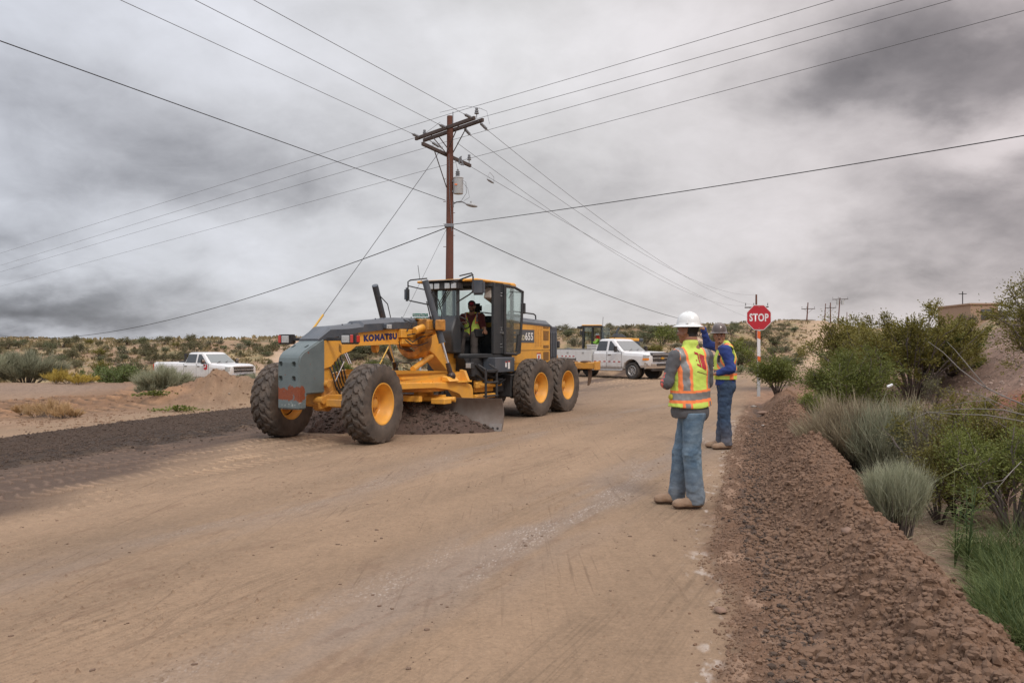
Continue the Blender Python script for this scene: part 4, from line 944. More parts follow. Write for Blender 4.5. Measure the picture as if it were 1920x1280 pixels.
    pane('rear_window', [(x1 + .03, -.6, zl), (x1 + .03, .6, zl), (t1 - .03, .55, zh - .05), (t1 - .03, -.55, zh - .05)], TGL, cabin)
    b = MB(); b.tube([wl(-.5, zb + .03, .02), wl(-.15, zb + .12, .03)], .012, 5); b.tube([wl(.1, zb + .03, .02), wl(.45, zb + .12, .03)], .012, 5); b.done('wiper', PLK, cabin)
    # doors
    dx = [(-.62, -1.55), (-1.57, cabr + .06)] if not sv else [(-.62, -1.50), (-1.52, cabr + .06)]
    for s in (-1, 1):
        for i, (a, c) in enumerate(dx):
            q = MB(); q.box(((a + c) / 2, s * (W + .000), .90), (a - c, .016, .62), bev=.006); d = q.done('door', WPT, T)
            if not (sv and i == 1): q = MB(); q.box((c + .17, s * (W + .022), 1.16), (.20, .03, .035), bev=.01); q.done('handle', PLK, d)
        q = MB()
        for a, c in dx: q.bx(c - .012, c - .002, s * (W - .02), s * (W + .004), .55, 1.29)
        q.bx(-.615, -.605, s * (W - .02), s * (W + .004), .55, 1.27); q.done('panel_gap', GAP, T)
    for s in (-1, 1):
        q = MB(); q.tube([(-.78, s * .97, 1.33), (-.80, s * 1.14, 1.36)], .03, 6); q.box((-.80, s * 1.20, 1.43), (.10, .22, .27), bev=.03, seg=2); mr = q.done('mirror', PLK, T)
        if not sv: q = MB(); q.box((-.742, s * 1.20, 1.47), (.02, .19, .12), bev=.008); q.done('mirror_cap', CHR, mr)
        # wheels
        for x in (0, -wb):
            w = empty('wheel', (x, s * .84, R)); w.parent = T
            tyre('tyre', R, .27, .235, 40, .010, 'road', CTY, w, ns=160, nc=14)
            q = MB(); q.lathe([(.24, s * .125), (.225, s * .135), (.20, s * .10), (.19, s * .02), (.0, s * .02)], seg=24, caps=False)
            for j in range(8): a = math.pi / 4 * j; q.box((.11 * math.cos(a), s * .07, .11 * math.sin(a)), (.17, .04, .045), (0, -a, 0), bev=.008)
            q.cyl((0, s * .03, 0), (0, s * .13, 0), .06, seg=14); q.done('rim', ALU, w)
    # front
    b = MB(); b.box((.995, 0, 1.00), (.06, 1.40, .36), bev=.02); g = b.done('grille', PLK, T)
    q = MB()
    for z in ((1.0,) if sv else (1.12, .98)): q.box((1.035, 0, z), (.03, 1.40, .045), bev=.008)
    for z in (1.17, .835): q.box((1.03, 0, z), (.035, 1.46, .03), bev=.008)
    q.done('grille_bar', CHR, g)
    if sv:
        q = MB(); q.prism([(-.13, .97), (-.05, .97), (-.05, .95), (.05, .95), (.05, .97), (.13, .97), (.15, 1.03), (.05, 1.03), (.05, 1.05), (-.05, 1.05), (-.05, 1.03), (-.15, 1.03)], 1.05, 1.065, axis='x'); q.done('emblem', GLD, g)
        q = MB(); q.prism([(.96, 1.16), (1.03, 1.17), (.99, 1.25), (.90, 1.27)], -.80, .80, bev=.012); q.done('hood_guard', PLK, T)
    for s in (-1, 1):
        q = MB(); q.prism([(.985, s * .70), (.94, s * .90), (.84, s * .985), (.66, s * 1.008), (.66, s * .8), (.9, s * .7)], .90, 1.16, axis='z', bev=.012); h = q.done('headlight', LEN, T)
        q = MB(); q.prism([(.945, s * .905), (.845, s * .992), (.65, s * 1.015), (.65, s * .9), (.85, s * .85)], .905, 1.01, axis='z'); q.done('turn_signal', AMBL if sv else LEN, h)
    b = MB(); rings = []
    for y in np.linspace(-1, 1, 9):
        x = 1.10 - .16 * abs(y) ** 2.2 - (.1 if abs(y) == 1 else 0); rings.append([(x - .10, y * .99, .50), (x, y * .99, .53), (x + .02, y * .99, .64), (x, y * .99, .80), (x - .10, y * .99, .82)])
    b.loft(rings); b.wn = True; b.done('front_bumper', CHR, T, 50)
    b = MB(); b.box((1.09, 0, .70), (.06, .95 if sv else .8, .12), bev=.01); b.box((.98, 0, .47), (.12, 1.5, .14), bev=.02); b.done('bumper_intake', PLK, T)
    for s in (-1, 1):
        b = MB(); b.tube([(-.55, s * 1.0, .44), (-.60, s * 1.05, .42), (cabr, s * 1.05, .42), (cabr - .05, s * 1.0, .44)], .045, 8); b.done('step_bar', ALU, T)
    if sv:
        b = MB(); rx = -wb - 1.20; w0, w1 = -wb + .52, -wb - .52
        for s in (-1, 1):
            b.prism([(-2.46, .52), (w0, .52), (w0, .93), (w1, .93), (w1, .52), (rx, .52), (rx, 1.40), (-2.46, 1.40)], s * 1.05, s * .62, bev=.01)
        b.bx(-2.46, rx, -.62, .62, .80, 1.02); b.bx(-2.46, -2.52, -.62, .62, 1.02, 1.38); b.bx(rx + .06, rx, -.62, .62, 1.02, 1.30)
        sb = b.done('service_body', WSV, T)
        b = MB(); b.bx(-2.46, rx, -1.06, -.64, 1.401, 1.425); b.bx(-2.46, rx, .64, 1.06, 1.401, 1.425); b.done('top_rail', mat('grey rail', (.2, .2, .2), .5), sb)
        for s in (-1, 1):
            for a, c, z0, z1 in ((-2.50, w0 + .04, .56, 1.34), (w0 - .04, w1 + .04, .97, 1.34), (w1 - .04, rx + .04, .56, 1.34)):
                q = MB(); q.box(((a + c) / 2, s * 1.052, (z0 + z1) / 2), (a - c, .016, z1 - z0), bev=.006); d = q.done('locker_door', WSV, sb); q = MB(); q.box(((a + c) / 2, s * 1.063, z1 - .11), (.13, .01, .09), bev=.003); q.done('latch', ALU, d)
            q = MB(); q.bx(w0 + .02, w0 + .05, s * 1.05, s * 1.07, .84, 1.0); q.done('bracket', PLK, sb)
            for (a, c, z, n, ww) in ((-.66, -2.30, .80, 11, 1.012), (w0 - .06, w1 + .10, 1.03, 7, 1.064)):
                q1, q2 = MB(), MB(); L = (a - c) / n
                for j in range(n): (q1 if j % 2 == 0 else q2).bx(a - j * L, a - (j + 1) * L, s * ww, s * (ww + .003), z, z + .05)
                q1.done('red_reflector', RTP, T); q2.done('white_reflector', WTP, T)
    else:
        b = MB(); b.bx(cabr - .05, cabr - .13, -.80, .80, 1.36, 1.86)
        hr = b.done('headache_rack', PLK, T); k = MB()
        for i in range(5): k.bx(cabr, cabr - .2, -.68 + .28 * i, -.46 + .28 * i, 1.44, 1.80)
        cut(hr, k)
        b = MB(); b.bx(cabr - .15, cabr - .65, -.72, .72, 1.30, 1.44, .015); b.done('toolbox', PLK, T)
        for s in (-1, 1):
            q = MB(); q.box((-rear + .02, s * .93, 1.05), (.07, .12, .38), bev=.015); q.done('tail_light', REDL, T)
            M = frame_m((-1.00 if s < 0 else -1.32, s * (W + .010), .94), (1 if s < 0 else -1, 0, 0), (0, 0, 1))
            q = MB(); q.prism([(.02, .10), (.15, .02), (.30, .05), (.33, .30), (.22, .33), (.20, .16), (.10, .16)], 0, .003, axis='z', M=M); q.prism([(.0, .26), (.10, .22), (.17, .28), (.14, .33), (.04, .33)], 0, .003, axis='z', M=M); q.done('logo', LGR, T)
    return T
def truck_at(kind, px, py, rz, label, group):
    """right front wheel stands on the ground at that pixel"""
    X, Y, Z = ray_ground(px, py); c, s = math.cos(rz), math.sin(rz); lx, ly = 0, -.84
    cx, cy = X - (lx * c - ly * s), Y - (lx * s + ly * c)
    return pickup(kind, (cx, cy, Z - .01), rz, label, group)
SVT = truck_at('service', 1188, 710.6, rad(-46), 'white extended-cab service truck with red and white reflective strips parked across the road end', None)
_Y = 43.5; _X = (417 - 960) / 1500 * _Y
RAM = pickup('crew', (_X + .2, _Y + .7, gz(_X + .2, _Y + .7) - .02), rad(-28), 'white crew-cab pickup half hidden behind the sandy mound on the left', None)
# carton riding on the service truck
def carton():
    t = empty('storage_box', (0, 0, 0), 0, 'white storage box with an orange end on the bed of the service truck', 'box')
    t.matrix_world = SVT.matrix_world if False else Matrix.Translation(SVT.location) @ Matrix.Rotation(SVT.rotation_euler.z, 4, 'Z') @ Matrix.Translation((-2.85, -.30, 1.02))
    b = MB(); b.box((0, 0, .29), (.62, .50, .58), bev=.02); b.done('box_body', WSV, t)
    b = MB(); b.box((0, 0, .60), (.66, .54, .05), bev=.01); b.done('lid', WPT, t)
    b = MB(); b.box((-.315, 0, .27), (.01, .46, .44)); b.done('orange_end', mat('faded orange', (.55, .27, .12), .6), t)
carton()
def loader():
    X, Y = 5.0, 50.0; z = gz(X, Y)
    T = empty('wheel_loader', (X, Y, z), rad(180 - 8), 'yellow wheel loader with a glazed cab behind the parked service truck', 'wheel loader')
    # local x forward (to the left of the picture)
    b = MB(); b.prism([(.15, .9), (.85, .9), (1.15, 1.25), (1.10, 1.86), (.15, 2.02)], -.55, .55, bev=.03); b.prism([(1.1, .8), (2.3, .9), (2.3, 1.25), (1.5, 1.35), (1.1, 1.2)], -.3, .3, bev=.03)
    b.prism([(-.5, .9), (-2.9, .9), (-3.0, 1.1), (-3.0, 1.6), (-.6, 1.6)], -.85, .85, bev=.04)
    b.prism([(-.75, 2.46), (-2.9, 2.42), (-2.9, 2.60), (-.75, 2.66)], -.60, .60, bev=.03)
    b.done('main_body', YEL, T)
    b = MB(); b.prism([(-.7, 1.6), (-2.9, 1.6), (-2.95, 2.42), (-.7, 2.46)], -.6, .6, bev=.03); b.prism([(-1.2, 2.66), (-2.2, 2.62), (-1.9, 2.86), (-1.35, 2.88)], -.4, .4, bev=.02); b.bx(-2.9, -3.15, -.5, .5, 2.38, 2.60, .04); b.prism([(1.15, 1.3), (1.15, 1.95), (1.5, 2.02), (1.9, 1.85), (1.95, 1.3)], -.35, .35, bev=.04); b.done('engine_cover', DGR, T)
    b = MB(); b.tube([(-1.55, .3, 2.8), (-1.55, .3, 3.05), (-1.70, .3, 3.25)], .07, 8); b.done('exhaust_stack', DGR, T)
    b = MB()
    for y in (-.62, .62): b.tube([(-.72, y, 2.2), (-.75, y, 2.95), (-1.0, y, 2.98), (-1.05, y, 2.2)], .02, 5); b.tube([(-.75, y, 2.6), (-1.4, y, 2.72), (-1.4, y, 2.3)], .02, 5)
    b.done('handrail', BLK, T)
    for s in (-1, 1):
        b = MB(); b.prism([(1.0, 1.35), (1.3, 1.65), (2.6, 1.1), (3.3, .5), (3.15, .3), (2.4, .9)], s * .62, s * .74, bev=.02); b.done('lift_arm', YEL, T)
    b = MB(); b.tube([(1.0, 0, 1.5), (2.2, 0, 1.35)], .09, 8); b.ball((2.2, .3, 1.5), .16); b.done('hydraulic_cylinder', BLK, T)
    b = MB(); b.prism([(3.0, .1), (3.9, .05), (4.0, .1), (3.2, .3), (3.1, 1.0), (3.4, 1.2), (3.3, 1.25), (3.0, 1.1)], -1.3, 1.3); b.done('bucket', STL, T)
    c = MB(); xf, xr, zf, zr = .55, -.62, 1.55, 3.38; y = .68
    for s in (-1, 1):
        c.tube([(xf, s * y, zf), (xf - .05, s * y, zr)], .055, 4); c.tube([(xr, s * y, zf - .1), (xr, s * y, zr)], .07, 4); c.tube([(-.02, s * y, zf), (-.05, s * y, zr)], .05, 4)
        c.bx(-.1, xr, s * (y - .02), s * (y + .02), 1.25, 2.0); c.bx(xf + .1, -.1, s * (y - .02), s * (y + .02), 1.25, 1.80)
    c.bx(xf + .12, xr - .05, -y - .05, y + .05, zr - .10, zr); c.bx(xf + .1, xr, -y, y, 1.28, 1.45)
    for s in (-1, 1): c.box((xf + .22, s * (y + .06), zr - .10), (.22, .14, .14), bev=.02); c.box((xf + .12, s * (y + .22), 2.95), (.08, .16, .3), bev=.02)
    cb = c.done('cab', CABM, T)
    b = MB(); b.bx(xf + .05, xr, -y + .02, y - .02, zr, zr + .07, .02); b.done('roof', YEL, cb)
    g = MB(); g.slab([(xf + .02, -y, 1.62), (xf + .02, y, 1.62), (xf - .02, y, zr - .1), (xf - .02, -y, zr - .1)], .01); g.done('windscreen', GLS, cb)
    g = MB(); g.slab([(xf - .02, y, 1.62), (-.02, y, 1.62), (-.05, y, zr - .1), (xf - .06, y, zr - .1)], .01); g.done('side_window', GLS, cb)
    g = MB(); g.slab([(xr, -y, 2.0), (xr, y, 2.0), (xr, y, zr - .1), (xr, -y, zr - .1)], .01); g.done('rear_window', GLS, cb)
    g = MB(); g.slab([(xr - .02, y + .04, 2.0), (xr - .55, y + .10, 2.0), (xr - .50, y + .10, 3.25), (xr - .02, y + .04, 3.3)], .01); g.done('door_glass', GLS, cb)
    b = MB(); b.box((-.35, 0, 1.72), (.5, .5, .14), bev=.04); b.box((-.58, 0, 2.1), (.12, .45, .65), bev=.04); b.done('seat', FABB, cb)
    b = MB(); b.tube([(.35, 0, 1.5), (.22, 0, 2.1)], .04, 6); b.lathe([(.17, -.015), (.20, 0), (.17, .015)], o=(.20, 0, 2.12), axis='z', seg=20, closed=True); b.done('steering_wheel', BLK, cb)
    b = MB(); b.tube([(xr - .05, .4, zr), (xr - .08, .4, zr + .55)], .012, 4); b.done('antenna', BLK, cb)
    for x in (1.75, -1.9):
        for s in (-1, 1):
            w = empty('wheel', (x, s * 1.0, .72)); w.parent = T; tyre('tyre', .74, .5, .36, 22, .04, 'grader', RUB, w, ns=180, nc=16)
            q = MB(); q.lathe([(.36, s * .2), (.33, s * .15), (.31, s * .03), (0, s * .03)], seg=20, caps=False); q.done('rim', YEL, w)
    return T
LDR = loader()
# ================================================================ people: one smooth surface per body and garment, grown from a distance field
class SDF:
    """smooth union of tapered capsules / ellipsoids, then cuts; meshed with surface nets"""
    def __init__(s, k=.03): s.p = []; s.k = k
    def cap(s, a, b, ra, rb=None, k=None, sx=None):
        s.p.append(('c', np.array(a, float), np.array(b, float), ra, ra if rb is None else rb, s.k if k is None else k, sx)); return s
    def chain(s, pts, rs, k=None, sx=None):
        for i in range(len(pts) - 1): s.cap(pts[i], pts[i + 1], rs[i], rs[i + 1], k, sx)
        return s
    def ell(s, c, r, rot=None, k=None):
        s.p.append(('e', np.array(c, float), np.array(r, float), None if rot is None else np.array(Euler(rot).to_matrix()), None, s.k if k is None else k, None)); return s
    def sub(s, c, r, rot=None, k=.01):
        s.p.append(('-', np.array(c, float), np.array(r, float), None if rot is None else np.array(Euler(rot).to_matrix()), None, k, None)); return s
    def ev(s, P):
        d = np.full(P.shape[:-1], 9.)
        for t, a, b, ra, rb, k, sx in s.p:
            if t == 'c':
                ab = b - a; L = max(ab @ ab, 1e-9); h = np.clip(((P - a) @ ab) / L, 0, 1); q = P - a - h[..., None] * ab
                if sx is not None: q = q / np.array(sx)
                e = np.sqrt((q * q).sum(-1)) - (ra + (rb - ra) * h)
            else:
                q = P - a
                if ra is not None: q = q @ ra
                m = np.sqrt(((q / b) ** 2).sum(-1)); e = (m - 1) * b.min()
            if t == '-':
                h = np.clip(.5 - .5 * (d + e) / k, 0, 1); d = d * (1 - h) + (-e) * h + k * h * (1 - h)
            else:
                h = np.clip(.5 + .5 * (e - d) / k, 0, 1); d = e * (1 - h) + d * h - k * h * (1 - h)
        return d
def nets(fn, lo, hi, vox):
    """naive surface nets: a closed quad mesh of the zero surface of fn inside the box"""
    lo = np.array(lo, float); n = np.ceil((np.array(hi) - lo) / vox).astype(int) + 1
    ax = [lo[i] + vox * np.arange(n[i]) for i in range(3)]
    Pg = np.stack(np.meshgrid(*ax, indexing='ij'), -1); D = fn(Pg)
    S = D < 0; c = [slice(None, -1), slice(1, None)]
    cnt = sum(S[c[i], c[j], c[k]].astype(int) for i in (0, 1) for j in (0, 1) for k in (0, 1)); act = (cnt > 0) & (cnt < 8)
    idx = np.full(act.shape, -1); A = np.argwhere(act); idx[act] = np.arange(len(A))
    acc = np.zeros((len(A), 3)); w = np.zeros(len(A)); off = [(i, j, k) for i in (0, 1) for j in (0, 1) for k in (0, 1)]
    val = {o: D[A[:, 0] + o[0], A[:, 1] + o[1], A[:, 2] + o[2]] for o in off}
    for o in off:
        for axn in range(3):
            if o[axn]: continue
            o2 = list(o); o2[axn] = 1; a, b = val[o], val[tuple(o2)]; m = (a < 0) != (b < 0)
            t = np.where(m, a / np.where(m, a - b, 1), 0); p = np.array(o, float)[None, :].repeat(len(A), 0); p[:, axn] += t
            acc += p * m[:, None]; w += m
    V = lo + (A + acc / w[:, None]) * vox; F = []
    for axn in range(3):
        u, v = (axn + 1) % 3, (axn + 2) % 3
        s0 = [slice(None)] * 3; s1 = [slice(None)] * 3; s0[axn] = slice(None, -1); s1[axn] = slice(1, None)
        e = np.argwhere(S[tuple(s0)] != S[tuple(s1)]); e = e[(e[:, u] > 0) & (e[:, v] > 0) & (e[:, u] < n[u] - 1) & (e[:, v] < n[v] - 1)]
        fl = S[tuple(e.T)]
        def cid(du, dv): q = e.copy(); q[:, u] -= du; q[:, v] -= dv; return idx[tuple(q.T)]
        Q = np.stack([cid(0, 0), cid(1, 0), cid(1, 1), cid(0, 1)], -1); Q[~fl] = Q[~fl][:, ::-1]; F.append(Q)
    F = np.concatenate(F); return V, F[(F >= 0).all(1)]
def garment(name, sdf, lo, hi, vox, mats, parent, carve=None, wr=0, wsc=8, matf=None, seed=0, shift=0, M=None):
    """mesh of the field; CARVE(P) > 0 is cut away; WR is fold depth; MATF(V) gives the material of each point"""
    def fn(P):
        d = sdf.ev(P) - shift
        if wr:
            Pw = P[..., 0] * 1.3 + P[..., 1] * .9
            d = d + wr * gn(Pw * wsc + 3, P[..., 2] * wsc * 1.5 + Pw * 3 + seed, seed) + wr * .6 * gn(Pw * wsc * 2.3, P[..., 2] * wsc * 3.1 - Pw * 5, seed + 5)
        if carve is not None: d = np.maximum(d, carve(P))
        return d
    V, F = nets(fn, lo, hi, vox); C = V[F].mean(1)
    mi = None if matf is None else matf(C)
    if M is not None: V = (np.hstack([V, np.ones((len(V), 1))]) @ np.array(M).T)[:, :3]
    return fast_mesh(name, V, F, mats, True, mi, parent)
SKIN = mat('tan skin', (.36, .18, .11), .5, var=.08, vs=20, spec=.4)
SKND = mat('brown skin', (.27, .125, .07), .5, var=.08, vs=20, spec=.4)
HAIR = mat('black hair', (.012, .010, .009), .6, var=.4, vs=120, bump=.5, bs=200)
LIME = mat('lime vest cloth', (.60, .76, .12), .8, var=.10, vs=9, dirt=.25, dcol=(.30, .36, .12), ds=9, bump=.3, bs=60)
ORG = mat('orange tape', (.92, .24, .07), .6, var=.06, vs=20)
SLV = mat('silver tape', (.25, .245, .235), .35, .25, var=.12, vs=25)
GSH = mat('grey shirt cloth', (.095, .095, .10), .85, var=.15, vs=14, bump=.3, bs=50)
BSH = mat('blue shirt cloth', (.022, .045, .19), .85, var=.18, vs=14, bump=.3, bs=50)
MSH = mat('maroon shirt cloth', (.10, .018, .018), .85, var=.15, vs=14)
CORAL = mat('coral print', (.70, .13, .10), .7)
def denim(name, base, fade):
    m = bpy.data.materials.new(name); m.use_nodes = True; N = NT(m.node_tree); N.n.clear(); co = N('ShaderNodeTexCoord').outputs['Object']
    z = N('ShaderNodeSeparateXYZ', {0: co}).outputs[2]
    c = N.mix(N.ramp(N.noise(co, 9, 7, .66, .5), [(.36, 0), (.66, 1)]), base, fade)
    mp = N('ShaderNodeMapping', {0: co, 3: (3, 3, 7)}); f2 = N.ramp(N.noise(mp.outputs[0], 4, 6, .7, 1.0), [(.42, 0), (.62, 1)]); c = N.mix(N.math('MULTIPLY', f2, .30), c, tuple(x * .55 for x in base))
    dz = N('ShaderNodeMapRange', {0: z, 1: .42, 2: .12, 3: 0., 4: .55}).outputs[0]; c = N.mix(N.math('MULTIPLY', dz, N.noise(co, 5, 6, .7)), c, (.25, .19, .14))
    b = N('ShaderNodeBsdfPrincipled', {'Base Color': c, 'Roughness': .9, 'Normal': N('ShaderNodeBump', {'Height': N.noise(co, 28, 7, .7), 'Strength': .55, 'Distance': .006}).outputs[0]})
    N('ShaderNodeOutputMaterial', {0: b.outputs[0]}); return m
JEAN1 = denim('light denim', (.085, .140, .200), (.185, .255, .315)); JEANP = mat('denim patch', (.105, .165, .225), .9, var=.15, vs=20, bump=.3); JEAN2 = denim('dark denim', (.022, .042, .085), (.05, .085, .14))
BOOT = mat('tan work boot', (.24, .145, .085), .8, var=.25, vs=14, dirt=.5, dcol=(.36, .27, .20), ds=8, bump=.3)
SOLE = mat('muddy boot sole', (.13, .085, .06), .85, var=.3, vs=12)
PANT = mat('brown work trousers', (.055, .045, .04), .9, var=.2)
HATW = mat('white hard hat', (.72, .73, .71), .25, var=.03, coat=.6); HATB = mat('brown hard hat', (.085, .06, .052), .28, .2, var=.25, vs=9, dirt=.3, dcol=(.2, .17, .15), coat=.5)
EYEW = mat('eye white', (.65, .62, .6), .3); EYED = mat('dark iris', (.015, .01, .008), .2); LIP = mat('lips', (.30, .11, .085), .5); BEARD = mat('stubble', (.065, .04, .03), .8)
def head_sdf(r=1.0):
    """a head about 0.23 m tall facing +x with its chin near z = 0 and the neck below"""
    s = SDF(.018)
    s.ell((-.012, 0, .150), (.100, .078, .092), k=.02); s.ell((.020, 0, .095), (.070, .064, .085), k=.03); s.ell((.040, 0, .035), (.040, .040, .030), k=.03)
    s.cap((.062, .045, .085), (.030, .058, .075), .020, .018, k=.02); s.cap((.062, -.045, .085), (.030, -.058, .075), .020, .018, k=.02)
    s.cap((.078, -.035, .136), (.078, .035, .136), .014, k=.015)
    s.cap((.088, 0, .128), (.108, 0, .086), .009, .013, k=.012); s.cap((.095, -.014, .084), (.095, .014, .084), .009, k=.01)
    s.cap((.084, -.020, .056), (.084, .020, .056), .010, k=.010); s.cap((.074, 0, .018), (.070, 0, .022), .018, k=.02)
    for q in (-1, 1):
        s.sub((.096, q * .031, .118), (.018, .017, .010), k=.012); s.ell((.083, q * .031, .118), (.014, .015, .012), k=.003)
        s.ell((-.008, q * .080, .110), (.020, .009, .033), (0, rad(-10), 0), k=.006); s.sub((-.002, q * .088, .112), (.009, .006, .018), k=.004)
    s.chain([(-.02, 0, .06), (-.028, 0, .0), (-.045, 0, -.07)], [.058, .055, .062], k=.03)
    return s
def add_head(parent, M, skin, hairline=None, beard=False, vox=.0045):
    s = head_sdf()
    def mf(C):
        x, y, z = C.T; m = np.zeros(len(C), int)
        hair = (z > .175 - .10 * ss(.06, -.04, x) - .0 * x) & (x < .085) | ((x < -.03) & (z > .055)) | ((x < .012) & (z > .125)); hair &= ~((np.abs(y) > .076) & (z < .145) & (x > -.035)); m[hair] = 1
        for q in (-1, 1):
            e = (np.abs(y - q * .031) < .0135) & (np.abs(z - .118) < .0062) & (x > .08); m[e] = 2; m[e & (np.abs(y - q * .031) < .006)] = 3
            m[(np.abs(y - q * .032) < .019) & (np.abs(z - .139) < .0042) & (x > .07)] = 1
        m[(np.abs(y) < .023) & (np.abs(z - .056) < .0058) & (x > .07)] = 4
        if beard: m[((z < .075) & (z > -.005) & (x > .0) & (m == 0) & ((z < .045) | (np.abs(y) > .035) | ((z > .063) & (np.abs(y) < .03))))] = 5
        return m
    o = garment('head', s, (-.13, -.11, -.10), (.14, .11, .26), vox, [skin, HAIR, EYEW, EYED, LIP, BEARD], parent, matf=mf, M=M)
    return o
def hard_hat(parent, M, m, name='hard_hat', full=True):
    b = MB(); rings = []; n = 36
    prof = [(1.30, -.006), (1.31, .0), (1.20, .008), (1.06, .018), (1.02, .05), (.93, .095), (.72, .130), (.42, .150), (.15, .156), (.02, .157)]
    for r, z in prof:
        rings.append([M @ Vector((math.cos(a) * .122 * (r + (.10 if r > 1.1 and math.cos(a) > 0 else 0) * max(0, math.cos(a))), math.sin(a) * .103 * r, z)) for a in np.linspace(0, 2 * math.pi, n, endpoint=False)])
    for r, z in [(.02, .150), (.40, .143), (.70, .124), (.90, .09), (.98, .05), (1.0, .012), (1.15, .0)]:
        rings.append([M @ Vector((math.cos(a) * .122 * r, math.sin(a) * .103 * r, z)) for a in np.linspace(0, 2 * math.pi, n, endpoint=False)])
    b.loft(rings, caps=False); b.lathe([(0, 0)], seg=3) if False else None
    for y in (-.022, .022): b.tube([M @ Vector((x, y, z)) for x, z in ((-.112, .055), (-.095, .105), (-.05, .143), (0, .158), (.05, .143), (.095, .105), (.112, .055))], .005, 6)
    for q in (-1, 1): b.tube([M @ Vector((-.03, q * .098, .03)), M @ Vector((-.03, q * .088, .085))], [.016, .008], 6)
    return b.done(name, m, parent, 50)
def hand(parent, M, skin, curl=.6, s=1.0, side=1, name='hand'):
    """palm, four jointed fingers and a thumb; wrist at the origin, fingers along +x, palm facing -z"""
    f = SDF(.008); f.ell((.045, 0, 0), (.050, .042, .016), k=.012); f.cap((-.02, 0, 0), (.02, 0, 0), .027, .030, k=.02)
    for i, (y, L) in enumerate([(.030, .070), (.011, .080), (-.010, .074), (-.029, .058)]):
        p = np.array([.085, y, .0]); a = 0; pts = [np.array([.05, y * .8, 0]), p]
        for fr, c in ((.45, .5), (.32, .9), (.23, .7)):
            a += curl * c; p = p + L * fr * np.array([math.cos(a), y * .6, -math.sin(a)]); pts.append(p)
        f.chain(pts, [.011, .0100, .0092, .0082, .0070], k=.006)
    f.chain([(.01, side * .030, -.005), (.045, side * .058, -.016), (.075, side * .060, -.030 - .02 * curl)], [.014, .0115, .0085], k=.010)
    return garment(name, f, (-.05, -.10, -.13), (.19, .10, .04), .0045, skin, parent, M=M @ Matrix.Scale(s, 4))
def boots(parent, ankles, yaw, m=BOOT):
    for (x, y, z), w in zip(ankles, yaw):
        M = Matrix.Translation((x, y, 0)) @ Matrix.Rotation(w, 4, 'Z')
        s = SDF(.03); s.cap((.0, 0, .16), (-.01, 0, .075), .056, .055); s.cap((-.03, 0, .058), (.06, 0, .060), .046, .050); s.cap((.06, 0, .058), (.165, 0, .046), .050, .042, sx=(1, 1.12, 1)); s.cap((.165, 0, .044), (.19, 0, .042), .040, .036, sx=(1, 1.15, 1))
        def mf(C): return (C[:, 2] < .030).astype(int)
        garment('boot', s, (-.12, -.09, -.01), (.28, .09, .24), .006, [m, SOLE], parent, carve=lambda P: -(P[..., 2] - .002), matf=mf, wr=.003, wsc=20, M=M)

